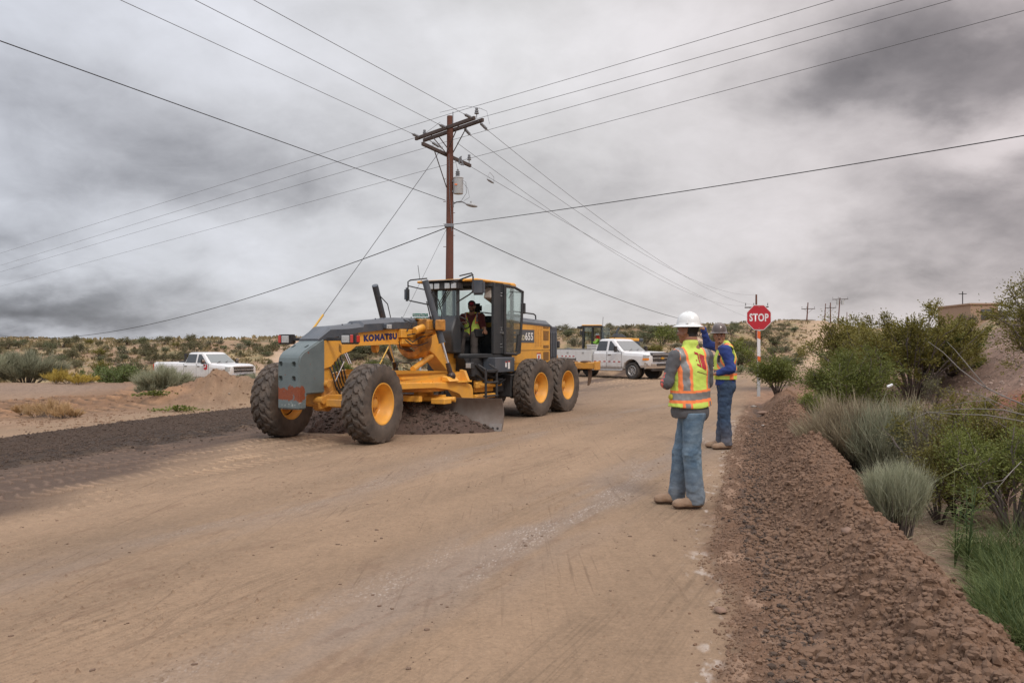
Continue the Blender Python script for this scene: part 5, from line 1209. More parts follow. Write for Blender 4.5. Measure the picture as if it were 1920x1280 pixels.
def on_surface(nm, polys, m, field, parent, M=None, lift=.004):
    """thin printed or sewn shapes laid on the rear (-x) side of a garment"""
    def fn(y, z):
        lo_, hi_ = -.35, 0.
        for _ in range(20):
            md_ = (lo_ + hi_) / 2
            if field(np.array([[md_, y, z]]))[0] < 0: hi_ = md_
            else: lo_ = md_
        return lo_ - lift
    bm = bmesh.new()
    for pl in polys: bm.faces.new([bm.verts.new((0, y, z)) for y, z in pl])
    bmesh.ops.triangulate(bm, faces=bm.faces); bmesh.ops.subdivide_edges(bm, edges=bm.edges, cuts=3, use_grid_fill=True)
    for q_ in bm.verts: q_.co.x = fn(q_.co.y, q_.co.z)
    if M is not None: bm.transform(M)
    me = bpy.data.meshes.new(nm); bm.to_mesh(me); bm.free(); me.materials.append(m); o = bpy.data.objects.new(nm, me); COL.objects.link(o); o.parent = parent
def worker_back():
    """near worker seen from behind; local +x is where he faces"""
    X, Y, _ = ray_ground(1294, 949); z0 = gz(X, Y)
    rz = rad(116)          # he looks away from the camera and to the left
    T = empty('person', (X, Y, z0), rz, 'person in a white hard hat, lime vest and light blue jeans seen from behind', 'person'); T.scale = (1.025,) * 3
    LM = Matrix.Rotation(rad(57), 4, 'Z'); lv = lambda p: tuple(LM @ Vector(p))
    nk = (.0, 0, 1.545)
    hipL, hipR = (-.02, .085, .93), (-.01, -.085, .93)
    kL, kR = (-.005, .095, .51), (.075, -.10, .51); aL, aR = (-.045, .10, .09), (.115, -.11, .09)
    shL, shR = (-.01, .195, 1.455), (-.01, -.195, 1.455)
    eL, eR = (.01, .265, 1.20), (.03, -.235, 1.20); wL, wR = (.22, .11, 1.245), (.25, -.08, 1.22)
    body = SDF(.04)
    body.chain([(0, 0, .98), (0, 0, 1.15), (0, 0, 1.32), (0, 0, 1.42)], [.11, .105, .11, .09], sx=(.8, 1.1, 1)); body.chain([shL, eL, wL], [.050, .042, .030]); body.chain([shR, eR, wR], [.050, .042, .030])
    body.cap(shL, shR, .045); body.chain([nk, (.0, 0, 1.62)], [.062, .058]); body.chain([lv(hipL), lv(kL), lv(aL)], [.075, .050, .038]); body.chain([lv(hipR), lv(kR), lv(aR)], [.075, .050, .038])
    garment('body', body, (-.3, -.5, .0), (.45, .5, 1.7), .012, SKND, T)
    MH = Matrix.Translation((.02, 0, 1.585)) @ Matrix.Rotation(rad(28), 4, 'Z') @ Matrix.Rotation(rad(3), 4, 'Y')
    add_head(T, MH, SKND)
    Ms = MH @ Matrix.Translation((-.005, 0, .155)) @ Matrix.Rotation(rad(-3), 4, 'Y') @ Matrix.Scale(.93, 4)
    hat = hard_hat(T, Ms, HATW)
    q = MB(); q.box((0, 0, 0), (.010, .042, .042), bev=.003); q.v = [tuple(Ms @ Matrix.Translation((-.098, .046, .052)) @ Matrix.Rotation(rad(150), 4, 'Z') @ Matrix.Rotation(rad(-12), 4, 'Y') @ Vector(v)) for v in q.v]; q.done('hat_sticker', LGR, hat)
    # jeans
    j = SDF(.035); j.cap((-.01, .04, 1.00), (-.01, -.04, 1.00), .108, sx=(1.0, 1, 1)); j.cap((-.03, .045, .90), (-.03, -.045, .90), .112); j.chain([hipL, kL, aL], [.105, .082, .086]); j.chain([hipR, kR, aR], [.105, .082, .086])
    def wrf(P):
        z = P[..., 2]; k = .0035 + .011 * np.exp(-((z - .12) / .09) ** 2) + .008 * np.exp(-((z - .50) / .12) ** 2)
        a = P[..., 0] + P[..., 1] * 1.7
        return k * (gn(a * 5 + 2, z * 17 + a * 6, 3) + .6 * gn(a * 11, z * 34 - a * 9, 6))
    cj = lambda P: np.maximum(P[..., 2] - .915, .040 - P[..., 2])
    class FJ:
        def ev(self, P): return j.ev(P) + wrf(P)
    jn = garment('jeans', FJ(), (-.30, -.30, .02), (.36, .30, 1.12), .008, JEAN1, T, carve=cj, M=LM)
    fj = lambda P: j.ev(P) + wrf(P)
    for s_ in (-1, 1): on_surface('pocket', [[(s_ * .03, .88), (s_ * .03, .79), (s_ * .075, .76), (s_ * .125, .79), (s_ * .13, .89)]], JEANP, fj, jn, LM, .003)
    on_surface('belt_loop_seam', [[(-.006, .90), (.006, .90), (.006, .70), (-.006, .70)]], JEANP, fj, jn, LM, .003)
    # shirt
    t = SDF(.045); t.chain([(0, 0, .93), (0, 0, 1.12), (-.005, 0, 1.32), (0, 0, 1.42)], [.176, .140, .138, .105], sx=(.94, 1.10, 1)); t.cap((0, .13, 1.44), (0, -.13, 1.44), .070); t.chain([shL, eL, wL], [.064, .051, .040]); t.chain([shR, eR, wR], [.064, .051, .040])
    def ct(P): return np.maximum(.850 - P[..., 2] + .015 * np.sin(P[..., 1] * 14), P[..., 2] - 1.565)
    def mt(C): x, y, z = C.T; return ((z < 1.30) & (z > 1.14) & (y > .215) & (x > -.01) & (gn(x * 40, z * 60, 3) > -.02)).astype(int)
    garment('shirt', t, (-.30, -.42, .80), (.40, .42, 1.60), .008, [GSH, CORAL], T, carve=ct, wr=.011, wsc=8, matf=mt, seed=8)
    v = SDF(.045); v.chain([(0, 0, .98), (0, 0, 1.15), (-.005, 0, 1.32), (0, 0, 1.42)], [.206, .176, .166, .130], sx=(.86, 1.08, 1)); v.cap((0, .13, 1.452), (0, -.13, 1.452), .088, k=.03); v.chain([(0, 0, 1.46), (-.005, 0, 1.57)], [.09, .074], k=.03)
    def cv(P):
        x, y, z = P[..., 0], P[..., 1], P[..., 2]
        arm = np.abs(y) - (.222 + .10 * ss(1.24, 1.05, z)); hem = .975 - z - .018 * np.sin(y * 9 + 1); top = z - (1.61 - .10 * ss(.02, .10, x))
        return np.maximum.reduce([arm, hem, top])
    def mv(C):
        x, y, z = C.T; m = np.zeros(len(C), int); ay = np.abs(y)
        vert = .132 + .020 * ss(1.3, 1.5, z); dv = np.abs(ay - vert); b_ = z + .01 * np.sin(y * 9)
        m[(dv < .052) & (z > 1.10)] = 1; m[(dv < .027) & (z > 1.10)] = 2
        m[np.abs(b_ - 1.075) < .060] = 1; m[np.abs(b_ - 1.078) < .033] = 2
        lo_ = (b_ < 1.015) & (dv < .042); m[lo_] = 1; m[lo_ & (dv < .020)] = 2
        return m
    vest = garment('safety_vest', v, (-.30, -.32, .92), (.30, .32, 1.64), .006, [LIME, ORG, SLV], T, carve=cv, wr=.009, wsc=7, matf=mv, seed=12)
    def fv(P):
        Pw = P[..., 0] * 1.3 + P[..., 1] * .9; return v.ev(P) + .009 * gn(Pw * 7 + 3, P[..., 2] * 10.5 + Pw * 3 + 12, 12) + .0054 * gn(Pw * 16.1, P[..., 2] * 21.7 - Pw * 5, 17)
    S_ = lambda pl: [(y * .95 - .012, 1.455 + (z - 1.475) * .92 + .045) for y, z in pl]
    on_surface('logo', [S_(p_) for p_ in [[(.045, 1.475), (.0, 1.458), (.0, 1.438), (.045, 1.450)], [(.0, 1.458), (.0, 1.31), (.014, 1.33), (.014, 1.452)], [(.045, 1.352), (.0, 1.332), (.0, 1.306), (.045, 1.335)], [(.045, 1.395), (.045, 1.375), (.030, 1.385)],
                     [(-.008, 1.455), (-.082, 1.430), (-.074, 1.385)], [(-.008, 1.450), (-.073, 1.378), (-.065, 1.280)], [(-.008, 1.442), (-.062, 1.275), (-.008, 1.305)]]], LGR, fv, vest)
    on_surface('print_line', [S_([(.055, 1.272), (-.085, 1.235), (-.085, 1.229), (.055, 1.265)])], mat('dark red print', (.16, .03, .03), .7), fv, vest)
    for w_, e_ in ((wL, eL), (wR, eR)):
        d_ = (Vector(w_) - Vector(e_)).normalized(); zz = Vector((0, .3 if w_[1] > 0 else -.3, 1)); zz = (zz - d_ * zz.dot(d_)).normalized(); yy = zz.cross(d_)
        M = Matrix((d_, yy, zz)).transposed().to_4x4(); M.translation = Vector(w_); hand(T, M, SKND, .75, side=-1 if w_[1] > 0 else 1)
    boots(T, [lv(aL), lv(aR)], [rad(62), rad(56)])
    q = MB(); q.ball((.02, .215, 1.065), (.03, .02, .03), 8, 6); q.done('yellow_glove', mat('yellow glove', (.45, .40, .03), .7), T)
    return T
def worker_wave():
    X, Y, _ = ray_ground(1360, 841); z0 = gz(X, Y)
    rz = rad(178)
    T = empty('person', (X, Y, z0), rz, 'person in a brown hard hat, blue shirt and lime vest with one arm raised', 'person')
    sc = 1.045; T.scale = (sc,) * 3
    hipL, hipR = (.0, .085, .93), (.0, -.085, .93); kL, kR = (.03, .09, .51), (.01, -.09, .51); aL, aR = (.0, .10, .09), (.05, -.085, .09)
    shL, shR = (.04, .185, 1.45), (.03, -.19, 1.48)
    eL, wL = (-.03, .235, 1.19), (.13, .15, 1.12); eR, wR = (.20, -.32, 1.54), (.27, -.25, 1.77)
    body = SDF(.04)
    body.chain([(0, 0, .98), (0, 0, 1.15), (0, 0, 1.32), (0, 0, 1.42)], [.13, .125, .135, .12], sx=(.9, 1.12, 1)); body.chain([shL, eL, wL], [.055, .046, .034]); body.chain([shR, eR, wR], [.055, .046, .034])
    body.cap(shL, shR, .06); body.chain([(.02, 0, 1.48), (.06, 0, 1.60)], [.06, .056]); body.chain([hipL, kL, aL], [.075, .05, .04]); body.chain([hipR, kR, aR], [.075, .05, .04])
    garment('body', body, (-.3, -.5, .0), (.4, .5, 1.9), .013, SKIN, T)
    MH = Matrix.Translation((.09, .01, 1.555)) @ Matrix.Rotation(rad(78), 4, 'Z') @ Matrix.Rotation(rad(2), 4, 'Y')
    add_head(T, MH, SKIN, beard=False)
    q = MB(); q.box(MH @ Vector((.106, 0, .069)), (.04, .010, .007), (0, 0, 0), bev=.002); q.done('moustache', BEARD, T); q2 = MB(); q2.ball(MH @ Vector((.088, 0, .018)), (.014, .010, .014), 8, 6); q2.done('goatee', BEARD, T)
    hat = hard_hat(T, MH @ Matrix.Translation((-.005, 0, .150)) @ Matrix.Rotation(rad(-2), 4, 'Y'), HATB)
    Mh = MH @ Matrix.Translation((-.005, 0, .150)); q = MB(); q.box(Mh @ Vector((.100, -.03, .068)), (.03, .006, .045), (rad(20), 0, rad(-12)), bev=.004); q.done('hat_sticker', WHT, hat)
    j = SDF(.035); j.cap((0, .05, 1.00), (0, -.05, 1.00), .125); j.cap((-.03, .05, .93), (-.03, -.05, .93), .118); j.chain([hipL, kL, aL], [.102, .080, .078]); j.chain([hipR, kR, aR], [.102, .080, .078])
    garment('jeans', j, (-.26, -.30, .02), (.26, .30, 1.10), .009, JEAN2, T, carve=lambda P: np.maximum(P[..., 2] - 1.05, .06 - P[..., 2]), wr=.016, wsc=7, seed=30)
    t = SDF(.04); t.chain([(0, 0, .96), (0, 0, 1.12), (0, 0, 1.32), (0, 0, 1.42)], [.155, .148, .150, .12], sx=(.92, 1.12, 1)); t.cap(shL, shR, .08); t.chain([shL, eL, wL], [.076, .064, .048]); t.chain([shR, eR, wR], [.072, .058, .044])
    garment('shirt', t, (-.30, -.45, .9), (.40, .42, 1.85), .009, BSH, T, carve=lambda P: np.maximum(.935 - P[..., 2], np.minimum(P[..., 2] - 1.555, .13 - np.abs(P[..., 1]))), wr=.014, wsc=8, seed=33)
    v = SDF(.04); v.chain([(0, 0, 1.04), (0, 0, 1.15), (0, 0, 1.32), (0, 0, 1.42)], [.180, .172, .170, .135], sx=(.92, 1.10, 1)); v.cap((0, .12, 1.47), (0, -.12, 1.48), .092, k=.03); v.cap((0, 0, 1.46), (.01, 0, 1.54), .085, .075, k=.03)
    def cv(P):
        x, y, z = P[..., 0], P[..., 1], P[..., 2]
        arm = np.maximum(np.abs(y) - .165, .10 + 0 * y - (np.sqrt((x + .02) ** 2 + ((z - 1.36) / 1.5) ** 2)) - .0) * 1.0
        hole = .095 - np.sqrt((x + .01) ** 2 + ((z - 1.375) / 1.45) ** 2); side = np.minimum(hole, np.abs(y) - .10)
        return np.maximum.reduce([side, np.abs(y) - .215 - .1 * ss(1.22, 1.1, z), 1.025 - z, z - (1.60 - .14 * ss(.02, .10, x))])
    def mv(C):
        x, y, z = C.T; m = np.zeros(len(C), int); ay = np.abs(y)
        hd = np.abs(np.sqrt((x + .01) ** 2 + ((z - 1.375) / 1.45) ** 2) - .150); k = (ay > .09) & (z > 1.14); m[k & (hd < .042)] = 1; m[k & (hd < .020)] = 2
        m[np.abs(z - 1.13) < .046] = 1; m[np.abs(z - 1.14) < .024] = 2; lo_ = (z < 1.09) & (np.abs(x + .05) < .03); m[lo_] = 1
        return m
    garment('safety_vest', v, (-.26, -.30, .98), (.28, .30, 1.62), .007, [LIME, ORG, SLV], T, carve=cv, wr=.007, wsc=7, matf=mv, seed=36)
    q = MB(); q.tube([(-.03, .075, 1.555), (.05, .085, 1.545), (.11, .04, 1.50)], .014, 6); q.done('collar', mat('grey collar', (.3, .32, .36), .8), T)
    q = MB(); q.box((.12, .13, 1.33), (.05, .03, .10), bev=.01); q.done('radio', BLK, T)
    M = Matrix.Translation(wR) @ Matrix.Rotation(rad(-58), 4, 'Y') @ Matrix.Rotation(rad(25), 4, 'Z'); hand(T, M, SKIN, .75, side=1)
    M = Matrix.Translation(wL) @ Matrix.Rotation(rad(-38), 4, 'Z') @ Matrix.Rotation(rad(10), 4, 'Y'); hand(T, M, SKIN, .8, side=-1)
    boots(T, [aL, aR], [rad(6), rad(0)])
    return T
def seated(parent_T, lx, ly, lz, turn, label, kind):
    """an operator on the seat of a machine; stays a thing of its own"""
    M0 = Matrix.Translation(parent_T.location) @ Matrix.Rotation(parent_T.rotation_euler.z, 4, 'Z') @ Matrix.Translation((lx, ly, lz)) @ Matrix.Rotation(turn, 4, 'Z')
    T = empty('person', (0, 0, 0), 0, label, 'person'); T.location = M0.translation; T.rotation_euler = (0, 0, parent_T.rotation_euler.z + turn)
    shirt, pants, sk = (MSH, PANT, SKND) if kind == 'g' else (mat('lime shirt cloth', (.26, .56, .08), .8, var=.12), JEAN2, SKND)
    hipL, hipR = (0, .09, .08), (0, -.09, .08); kL, kR = (.40, .15, .12), (.40, -.12, .12); aL, aR = (.50, .17, -.30), (.52, -.12, -.30)
    shL, shR = (-.03, .19, .53), (-.03, -.19, .53)
    if kind == 'g': eL, wL, eR, wR = (.02, .27, .28), (.20, .34, .22), (.12, -.26, .32), (.36, -.10, .38)
    else: eL, wL, eR, wR = (.14, .27, .34), (.40, .18, .40), (.14, -.27, .34), (.40, -.15, .40)
    b = SDF(.04); b.chain([(0, 0, .08), (-.03, 0, .3), (-.03, 0, .48)], [.13, .125, .13], sx=(.9, 1.15, 1)); b.cap(shL, shR, .06); b.chain([shL, eL, wL], [.055, .045, .034]); b.chain([shR, eR, wR], [.055, .045, .034]); b.chain([(-.03, 0, .56), (.0, 0, .68)], [.06, .055]); b.chain([hipL, kL, aL], [.09, .06, .045]); b.chain([hipR, kR, aR], [.09, .06, .045])
    garment('body', b, (-.3, -.45, -.4), (.7, .45, .75), .014, sk, T)
    j = SDF(.035); j.cap((0, .06, .08), (0, -.06, .08), .125); j.chain([hipL, kL, aL], [.10, .082, .075]); j.chain([hipR, kR, aR], [.10, .082, .075])
    garment('trousers', j, (-.25, -.3, -.45), (.72, .34, .25), .012, pants, T, carve=lambda P: -.31 - P[..., 2], wr=.012, seed=50)
    t = SDF(.04); t.chain([(0, 0, .06), (-.02, 0, .25), (-.03, 0, .45)], [.15, .148, .145], sx=(.92, 1.15, 1)); t.cap(shL, shR, .08); m1 = lambda a, b_, f: tuple(np.array(a) * (1 - f) + np.array(b_) * f)
    full = kind != 'g'
    t.chain([shL, eL] + ([wL] if full else []), [.085, .066] + ([.05] if full else [])); t.chain([shR, eR] + ([wR] if full else []), [.085, .066] + ([.05] if full else []))
    garment('shirt', t, (-.3, -.42, .0), (.5, .42, .65), .010, shirt, T, carve=lambda P: np.maximum(.02 - P[..., 2], P[..., 2] - .60), wr=.012, seed=52)
    MH = Matrix.Translation((.0, 0, .64)) @ Matrix.Rotation(rad(8), 4, 'Z') @ Matrix.Rotation(rad(10 if kind == 'g' else 4), 4, 'Y'); add_head(T, MH, sk, beard=kind == 'g', vox=.006)
    boots(T, [(0, 0, 0)], [0]) if False else None
    for (x, y, z) in (aL, aR):
        s = SDF(.03); s.cap((.0, 0, .10), (.0, 0, .0), .055, .05); s.cap((-.02, 0, -.03), (.16, 0, -.045), .045, .038)
        garment('boot', s, (-.1, -.08, -.1), (.24, .08, .18), .010, BOOT, T, M=Matrix.Translation((x, y, z - .02)))
    for w_, e_ in ((wL, eL), (wR, eR)):
        d_ = (Vector(w_) - Vector(e_)).normalized(); zz = Vector((0, 0, 1)); zz = (zz - d_ * zz.dot(d_)).normalized(); M = Matrix((d_, zz.cross(d_), zz)).transposed().to_4x4(); M.translation = Vector(w_); hand(T, M, sk, .7, side=-1 if w_[1] > 0 else 1)
    if kind == 'g':
        v = SDF(.04); v.chain([(0, 0, .08), (-.02, 0, .25), (-.03, 0, .45)], [.172, .168, .160], sx=(.92, 1.10, 1)); v.cap((-.03, .12, .54), (-.03, -.12, .54), .09, k=.03)
        def cv(P): x, y, z = P[..., 0], P[..., 1], P[..., 2]; return np.maximum.reduce([np.abs(y) - .185, .05 - z, z - .68, np.where(x > 0, .02 + .20 * ss(.30, .60, z) * .45 - np.abs(y), -1)])
        def mv(C):
            x, y, z = C.T; m = np.zeros(len(C), int); dv = np.abs(np.abs(y) - .135); m[(dv < .036) & (z > .36)] = 1; m[(dv < .02) & (z > .36)] = 2; k = np.abs(z - .40) < .014; m[k & (dv < .036)] = 1
            m[np.abs(z - .115) < .035] = 1; m[np.abs(z - .105) < .02] = 2; m[(np.abs(z - .25) < .014) & (dv < .035)] = 1; return m
        garment('safety_vest', v, (-.26, -.24, .03), (.22, .24, .68), .007, [LIME, ORG, SLV], T, carve=cv, wr=.006, matf=mv, seed=55)
        q = MB(); q.ball((0, 0, 0), (.105, .088, .085), 20, 12, M=MH @ Matrix.Translation((-.008, 0, .165))); q.prism([(.03, -.062), (.13, -.055), (.165, 0), (.13, .055), (.03, .062)], .150, .162, axis='z', M=MH @ Matrix.Rotation(rad(4), 4, 'Y'))
        hat = q.done('cap', mat('dark cap cloth', (.035, .03, .035), .8), T); q = MB(); q.ball((0, 0, 0), (.108, .07, .05), 16, 10, M=MH @ Matrix.Translation((-.002, 0, .185)) ); q.prism([(.06, -.058), (.132, -.050), (.168, 0), (.132, .050), (.06, .058)], .163, .167, axis='z', M=MH @ Matrix.Rotation(rad(4), 4, 'Y')); q.done('cap_front', mat('red cap cloth', (.38, .03, .05), .8), hat)
    else:
        q = MB(); q.ball((0, 0, 0), (.118, .104, .12), 20, 12, M=MH @ Matrix.Translation((-.02, 0, .12))); q.tube([MH @ Vector((-.03, 0, .08)), MH @ Vector((-.06, 0, -.04))], [.10, .13], 14); q.done('hood', mat('red hood cloth', (.60, .04, .02), .8), T)
        hard_hat(T, MH @ Matrix.Translation((-.005, 0, .175)), HATW)
    return T
if not os.environ.get('NOPPL'):
    WK1 = worker_back(); WK2 = worker_wave()
    OP1 = seated(GR, -4.66, .0, 1.70, rad(18), 'person in a red cap, maroon shirt and lime vest sitting in the grader cab', 'g')
    OP2 = seated(LDR, -.34, .12, 1.98, 0, 'person in a lime shirt and red hood sitting in the loader cab', 'l')
# ================================================================ poles, wires, signs, far buildings
WOOD = mat('red-brown pole wood', (.135, .050, .032), .85, var=.35, vs=5, dirt=.3, dcol=(.07, .045, .035), ds=6, bump=.4, bs=30)
WOODG = mat('grey-brown arm wood', (.075, .055, .048), .9, var=.3, vs=6, bump=.3, bs=30)
INS = mat('grey porcelain', (.19, .20, .215), .35, var=.2, vs=8)
TRF = mat('transformer grey paint', (.42, .44, .45), .4, var=.06, vs=4, dirt=.2)
WIR = mat('aluminium wire', (.11, .11, .115), .6, .3); WIRD = mat('black cable', (.022, .022, .024), .7)
GUY = mat('yellow guard', (.62, .36, .06), .5)
PX, PY = -2.12, 27.0
PZ0 = gz(PX, PY)
def at(px, py, z):
    """the point at height z seen at that pixel"""
    Y = (z - 1.6) * 1500 / (647 - py); return Vector(((px - 960) / 1500 * Y, Y, z))
def pin_ins(b, p, h=.22):
    p = Vector(p); b.cyl(p, p + Vector((0, 0, h * .4)), .015, seg=6); b.lathe([(.03, h * .35), (.075, h * .40), (.075, h * .5), (.045, h * .55), (.062, h * .62), (.062, h * .72), (.035, h * .78), (.05, h * .85), (.045, h), (0, h)], o=p, axis='z', seg=12)
def string_ins(b, p, q):
    p, q = Vector(p), Vector(q); b.cyl(p, p.lerp(q, .25), .015, seg=6); d = (q - p)
    for k in range(4): a = p.lerp(q, .28 + .15 * k); b.tube([a, a + d * .03, a + d * .06, a + d * .12], [.02, .055, .05, .02], 10)
    b.cyl(p.lerp(q, .85), q, .018, seg=6)
ARM_Z = 8.87; aL_, aR_ = at(787, 262, ARM_Z), at(898, 223, ARM_Z); A2Z = 8.06; bL_, bR_ = at(792, 269.5, A2Z), at(882, 311, A2Z)
def main_pole():
    T = empty('utility_pole', (PX, PY, PZ0), 0, 'tall red-brown wooden utility pole with crossarms, transformer and street light behind the grader cab', 'utility pole')
    o = Vector((PX, PY, PZ0)); L = lambda v: Vector(v) - o; top = 9.32 - PZ0
    b = MB(); b.tube([(0, 0, -.3), (0.0, 0, 2), (0.02, 0, 5), (.03, 0, top)], [.155, .145, .125, .105], 20)
    for k in range(7): s_ = 1 if k % 2 else -1; b.cyl((s_ * .11, 0, 4.9 + k * .38), (s_ * .20, 0, 4.9 + k * .38), .010, seg=5)
    b.done('pole', WOOD, T)
    d = (aR_ - aL_).normalized(); n = Vector((-d.y, d.x, 0)); th = math.atan2(d.y, d.x)
    for sgn in (1, -1):
        c = (aL_ + aR_) / 2 - o + n * sgn * .17; b = MB(); b.box(c, ((aR_ - aL_).length, .09, .115), (0, 0, th), bev=.01); b.done('crossarm', WOODG, T)
    b = MB()
    for s_ in (1, -1):
        for e in (.26, .76): p = L(aL_.lerp(aR_, e)) + n * s_ * .17; b.tube([p, L(Vector((PX, PY, 8.05))) + n * s_ * .12], .018, 5)
    d2 = (bR_ - bL_).normalized(); th2 = math.atan2(d2.y, d2.x)
    b.tube([L(bL_.lerp(bR_, .22)), L(Vector((PX, PY, 6.9))) + Vector((-.08, -.08, 0))], .018, 5); b.done('arm_brace', WOODG, T)
    b = MB(); b.box((bL_ + bR_) / 2 - o, ((bR_ - bL_).length, .09, .115), (0, 0, th2), bev=.01); b.done('crossarm', WOODG, T)
    b = MB(); pin_ins(b, L(aR_) - d * .12 + Vector((0, 0, .06)), .32); b.done('insulator', INS, T)
    b = MB(); pin_ins(b, L(bR_) - d2 * .1 + Vector((0, 0, .06)), .32); b.done('insulator', INS, T)
    b = MB(); pin_ins(b, L(aL_) + d * .3 + Vector((0, 0, -.02)), .3); b.done('insulator', INS, T)
    b = MB(); b.box((.13, -.05, top - .12), (.03, .03, .5)); b.done('top_bracket', INS, T)
    # transformer
    tx, tz = (859 - 842.5) / 1500 * 27, 1.6 + (647 - 350) / 1500 * 27 - PZ0
    b = MB(); b.lathe([(0, -.27), (.16, -.27), (.165, -.24), (.165, .24), (.175, .25), (.175, .27), (.14, .30), (0, .31)], o=(tx + .02, -.12, tz), axis='z', seg=28); t = b.done('transformer', TRF, T)
    b = MB(); b.lathe([(.03, .3), (.08, .33), (.05, .36), (.085, .40), (.05, .43), (.08, .47), (.04, .5), (.03, .56), (0, .57)], o=(tx, -.12, tz), axis='z', seg=12)
    b.bx(.08, .2, -.08, 0, tz - .2, tz - .15); b.bx(.08, .2, -.08, 0, tz + .15, tz + .2); b.done('bushing', INS, t)
    b = MB(); b.box((tx - .05, -.288, tz + .02), (.09, .01, .04), (0, 0, rad(-10))); b.done('orange_label', ORG, t)
    b = MB()
    b.tube([(tx + .12, -.2, tz + .2), (tx + .28, -.25, tz + .1), (tx + .3, -.2, tz - .25), (tx + .12, -.1, tz - .5), (.1, 0, tz - .55)], .008, 5)
    b.tube([(tx + .14, -.2, tz + .14), (tx + .34, -.2, tz - .1), (tx + .4, -.2, tz - .4), (tx + .2, -.1, tz - .5)], .006, 5)
    b.tube([(tx, -.12, tz + .55), (.2, -.1, tz + .9), (.35, -.1, tz + .75), (.42, .1, tz + 1.05)], .007, 5)
    b.tube([L(aR_) + Vector((0, 0, .35)), L(aR_) + Vector((.25, 0, .25)), L(aR_) + Vector((.35, -.3, -.25))], .007, 5)
    b.tube([L(aL_) + Vector((0, 0, .1)), L(aL_) + Vector((.3, 0, .3)), (-.3, 0, top - .2)], .007, 5); b.tube([L(aR_) + Vector((-1.3, .5, .35)), L(aR_) + Vector((-.4, .3, .5)), L(aR_) + Vector((.1, 0, .32))], .007, 5)
    b.tube([(0.0, -.12, 8), (.03, -.15, 6.5), (.10, -.13, 5.4)], .008, 5); b.done('jumper_wire', INS, T)
    b = MB(); b.tube([(.42, -.1, tz + 1.0), (.36, -.12, tz + .95), (.34, -.12, tz + .75), (.45, -.12, tz + .70)], .022, 6); b.box((.44, -.12, tz + .82), (.05, .05, .28), (0, rad(-20), 0)); b.done('fuse_cutout', INS, T)
    # street light
    lz = 1.6 + (647 - 383) / 1500 * 27 - PZ0
    b = MB(); b.tube([(.12, 0, lz), (.25, -.02, lz + .07), (.45, -.05, lz + .07), (.62, -.08, lz - .02)], .022, 8); b.box((.13, 0, lz), (.05, .1, .2)); lm = b.done('lamp_bracket', INS, T)
    b = MB(); b.ball((0, 0, 0), (.21, .11, .065), 18, 10, M=Matrix.Translation((.76, -.10, lz - .05)) @ Matrix.Rotation(rad(12), 4, 'Y')); b.cyl((.74, -.1, lz), (.74, -.1, lz + .08), .03, seg=10); b.done('street_light', mat('lamp housing grey', (.36, .37, .375), .45), lm)
    return T
main_pole()
def wire(pts, sag, r, m, label, n=24, name='overhead_wire', cat='wire', grp=None):
    P, Q = Vector(pts[0]), Vector(pts[1]); b = MB()
    b.tube([P.lerp(Q, t) - Vector((0, 0, sag * 4 * t * (1 - t))) for t in np.linspace(0, 1, n)], r, 5)
    o = b.done(name, m); tagp(o, label, cat, grp); return o
def ext(p, q, k): return q + (q - p) * k
nn = Vector((-(aR_ - aL_).y, (aR_ - aL_).x, 0)).normalized()
R1 = .0075
# from the upper left to the ends of the upper crossarms
starts = [((225, 0), (772, 250.5), 8.87, 'thin wire from the top left edge to the left end of the crossarms'),
          ((365, 0), (823, 233.5), 8.87, 'thin wire from the top left edge to the middle of the crossarms'),
          ((475, 0), (870, 214), 8.87, 'thin wire from the top left edge to the right end of the crossarms')]
TOPW = []
for (sx, sy), (ex, ey), z, lb in starts:
    b_ = at(ex, ey, z); a_ = at(sx, sy, z); wire((ext(b_, a_, .5), b_), .0, R1, WIR, lb)
    TOPW.append(b_)
ib = MB()
fr_, to_ = [(772, 250.5), (823, 233.5), (870, 214)], [(788, 258), (838, 240), (886, 222)]
for (a_, c_) in zip(fr_, to_): string_ins(ib, at(*c_, 8.87), at(*a_, 8.87))
string_ins(ib, at(897, 227, 8.85), at(915, 245, 8.80)); string_ins(ib, at(868, 238, 8.85), at(883, 254.5, 8.80)); string_ins(ib, at(806, 264, 8.85), at(826, 277, 8.80))
o = ib.done('dead_end_insulators', INS); tagp(o, 'grey string insulators at the ends of the top crossarms on the tall pole', 'insulators')
# on to the far pole beyond the stop sign
FPX, FPY = at(1418, 575, 8.3 - 0).x, 0
FY = 98.0; FX = (1418 - 960) / 1500 * FY; FZ = gz(FX, FY); FT = 1.6 + (647 - 552) / 1500 * FY; FA = 1.6 + (647 - 576) / 1500 * FY
for (sx, sy), dx_, zt, lb in (((915, 245), 1.35, FA + .2, 'thin wire running from the tall pole to the stop sign pole, uppermost'), ((883, 254.5), 0, FT, 'thin wire running from the tall pole to the stop sign pole, middle'), ((857, 268), -1.35, FA + .2, 'thin wire running from the tall pole to the stop sign pole, lowest of three'), ):
    wire((at(sx, sy, 8.80), (FX + dx_, FY, zt)), 1.6, R1, WIR, lb)
wire((at(880, 311, A2Z), (FX, FY, FA - 1.6)), .5, R1, WIR, 'thin wire with a splice leaving the lower crossarm of the tall pole')
b = MB(); p_ = at(913, 336, 7.75); q_ = at(926, 344, 7.72); b.tube([p_, p_.lerp(q_, .3), p_.lerp(q_, .7), q_], [.012, .04, .04, .012], 8); b.tube([p_, p_ + Vector((.1, .1, .28)), q_ + Vector((0, 0, .24)), q_], .007, 5); o = b.done('wire_splice', INS); tagp(o, 'small grey splice clamp on the wire right of the transformer', 'splice')
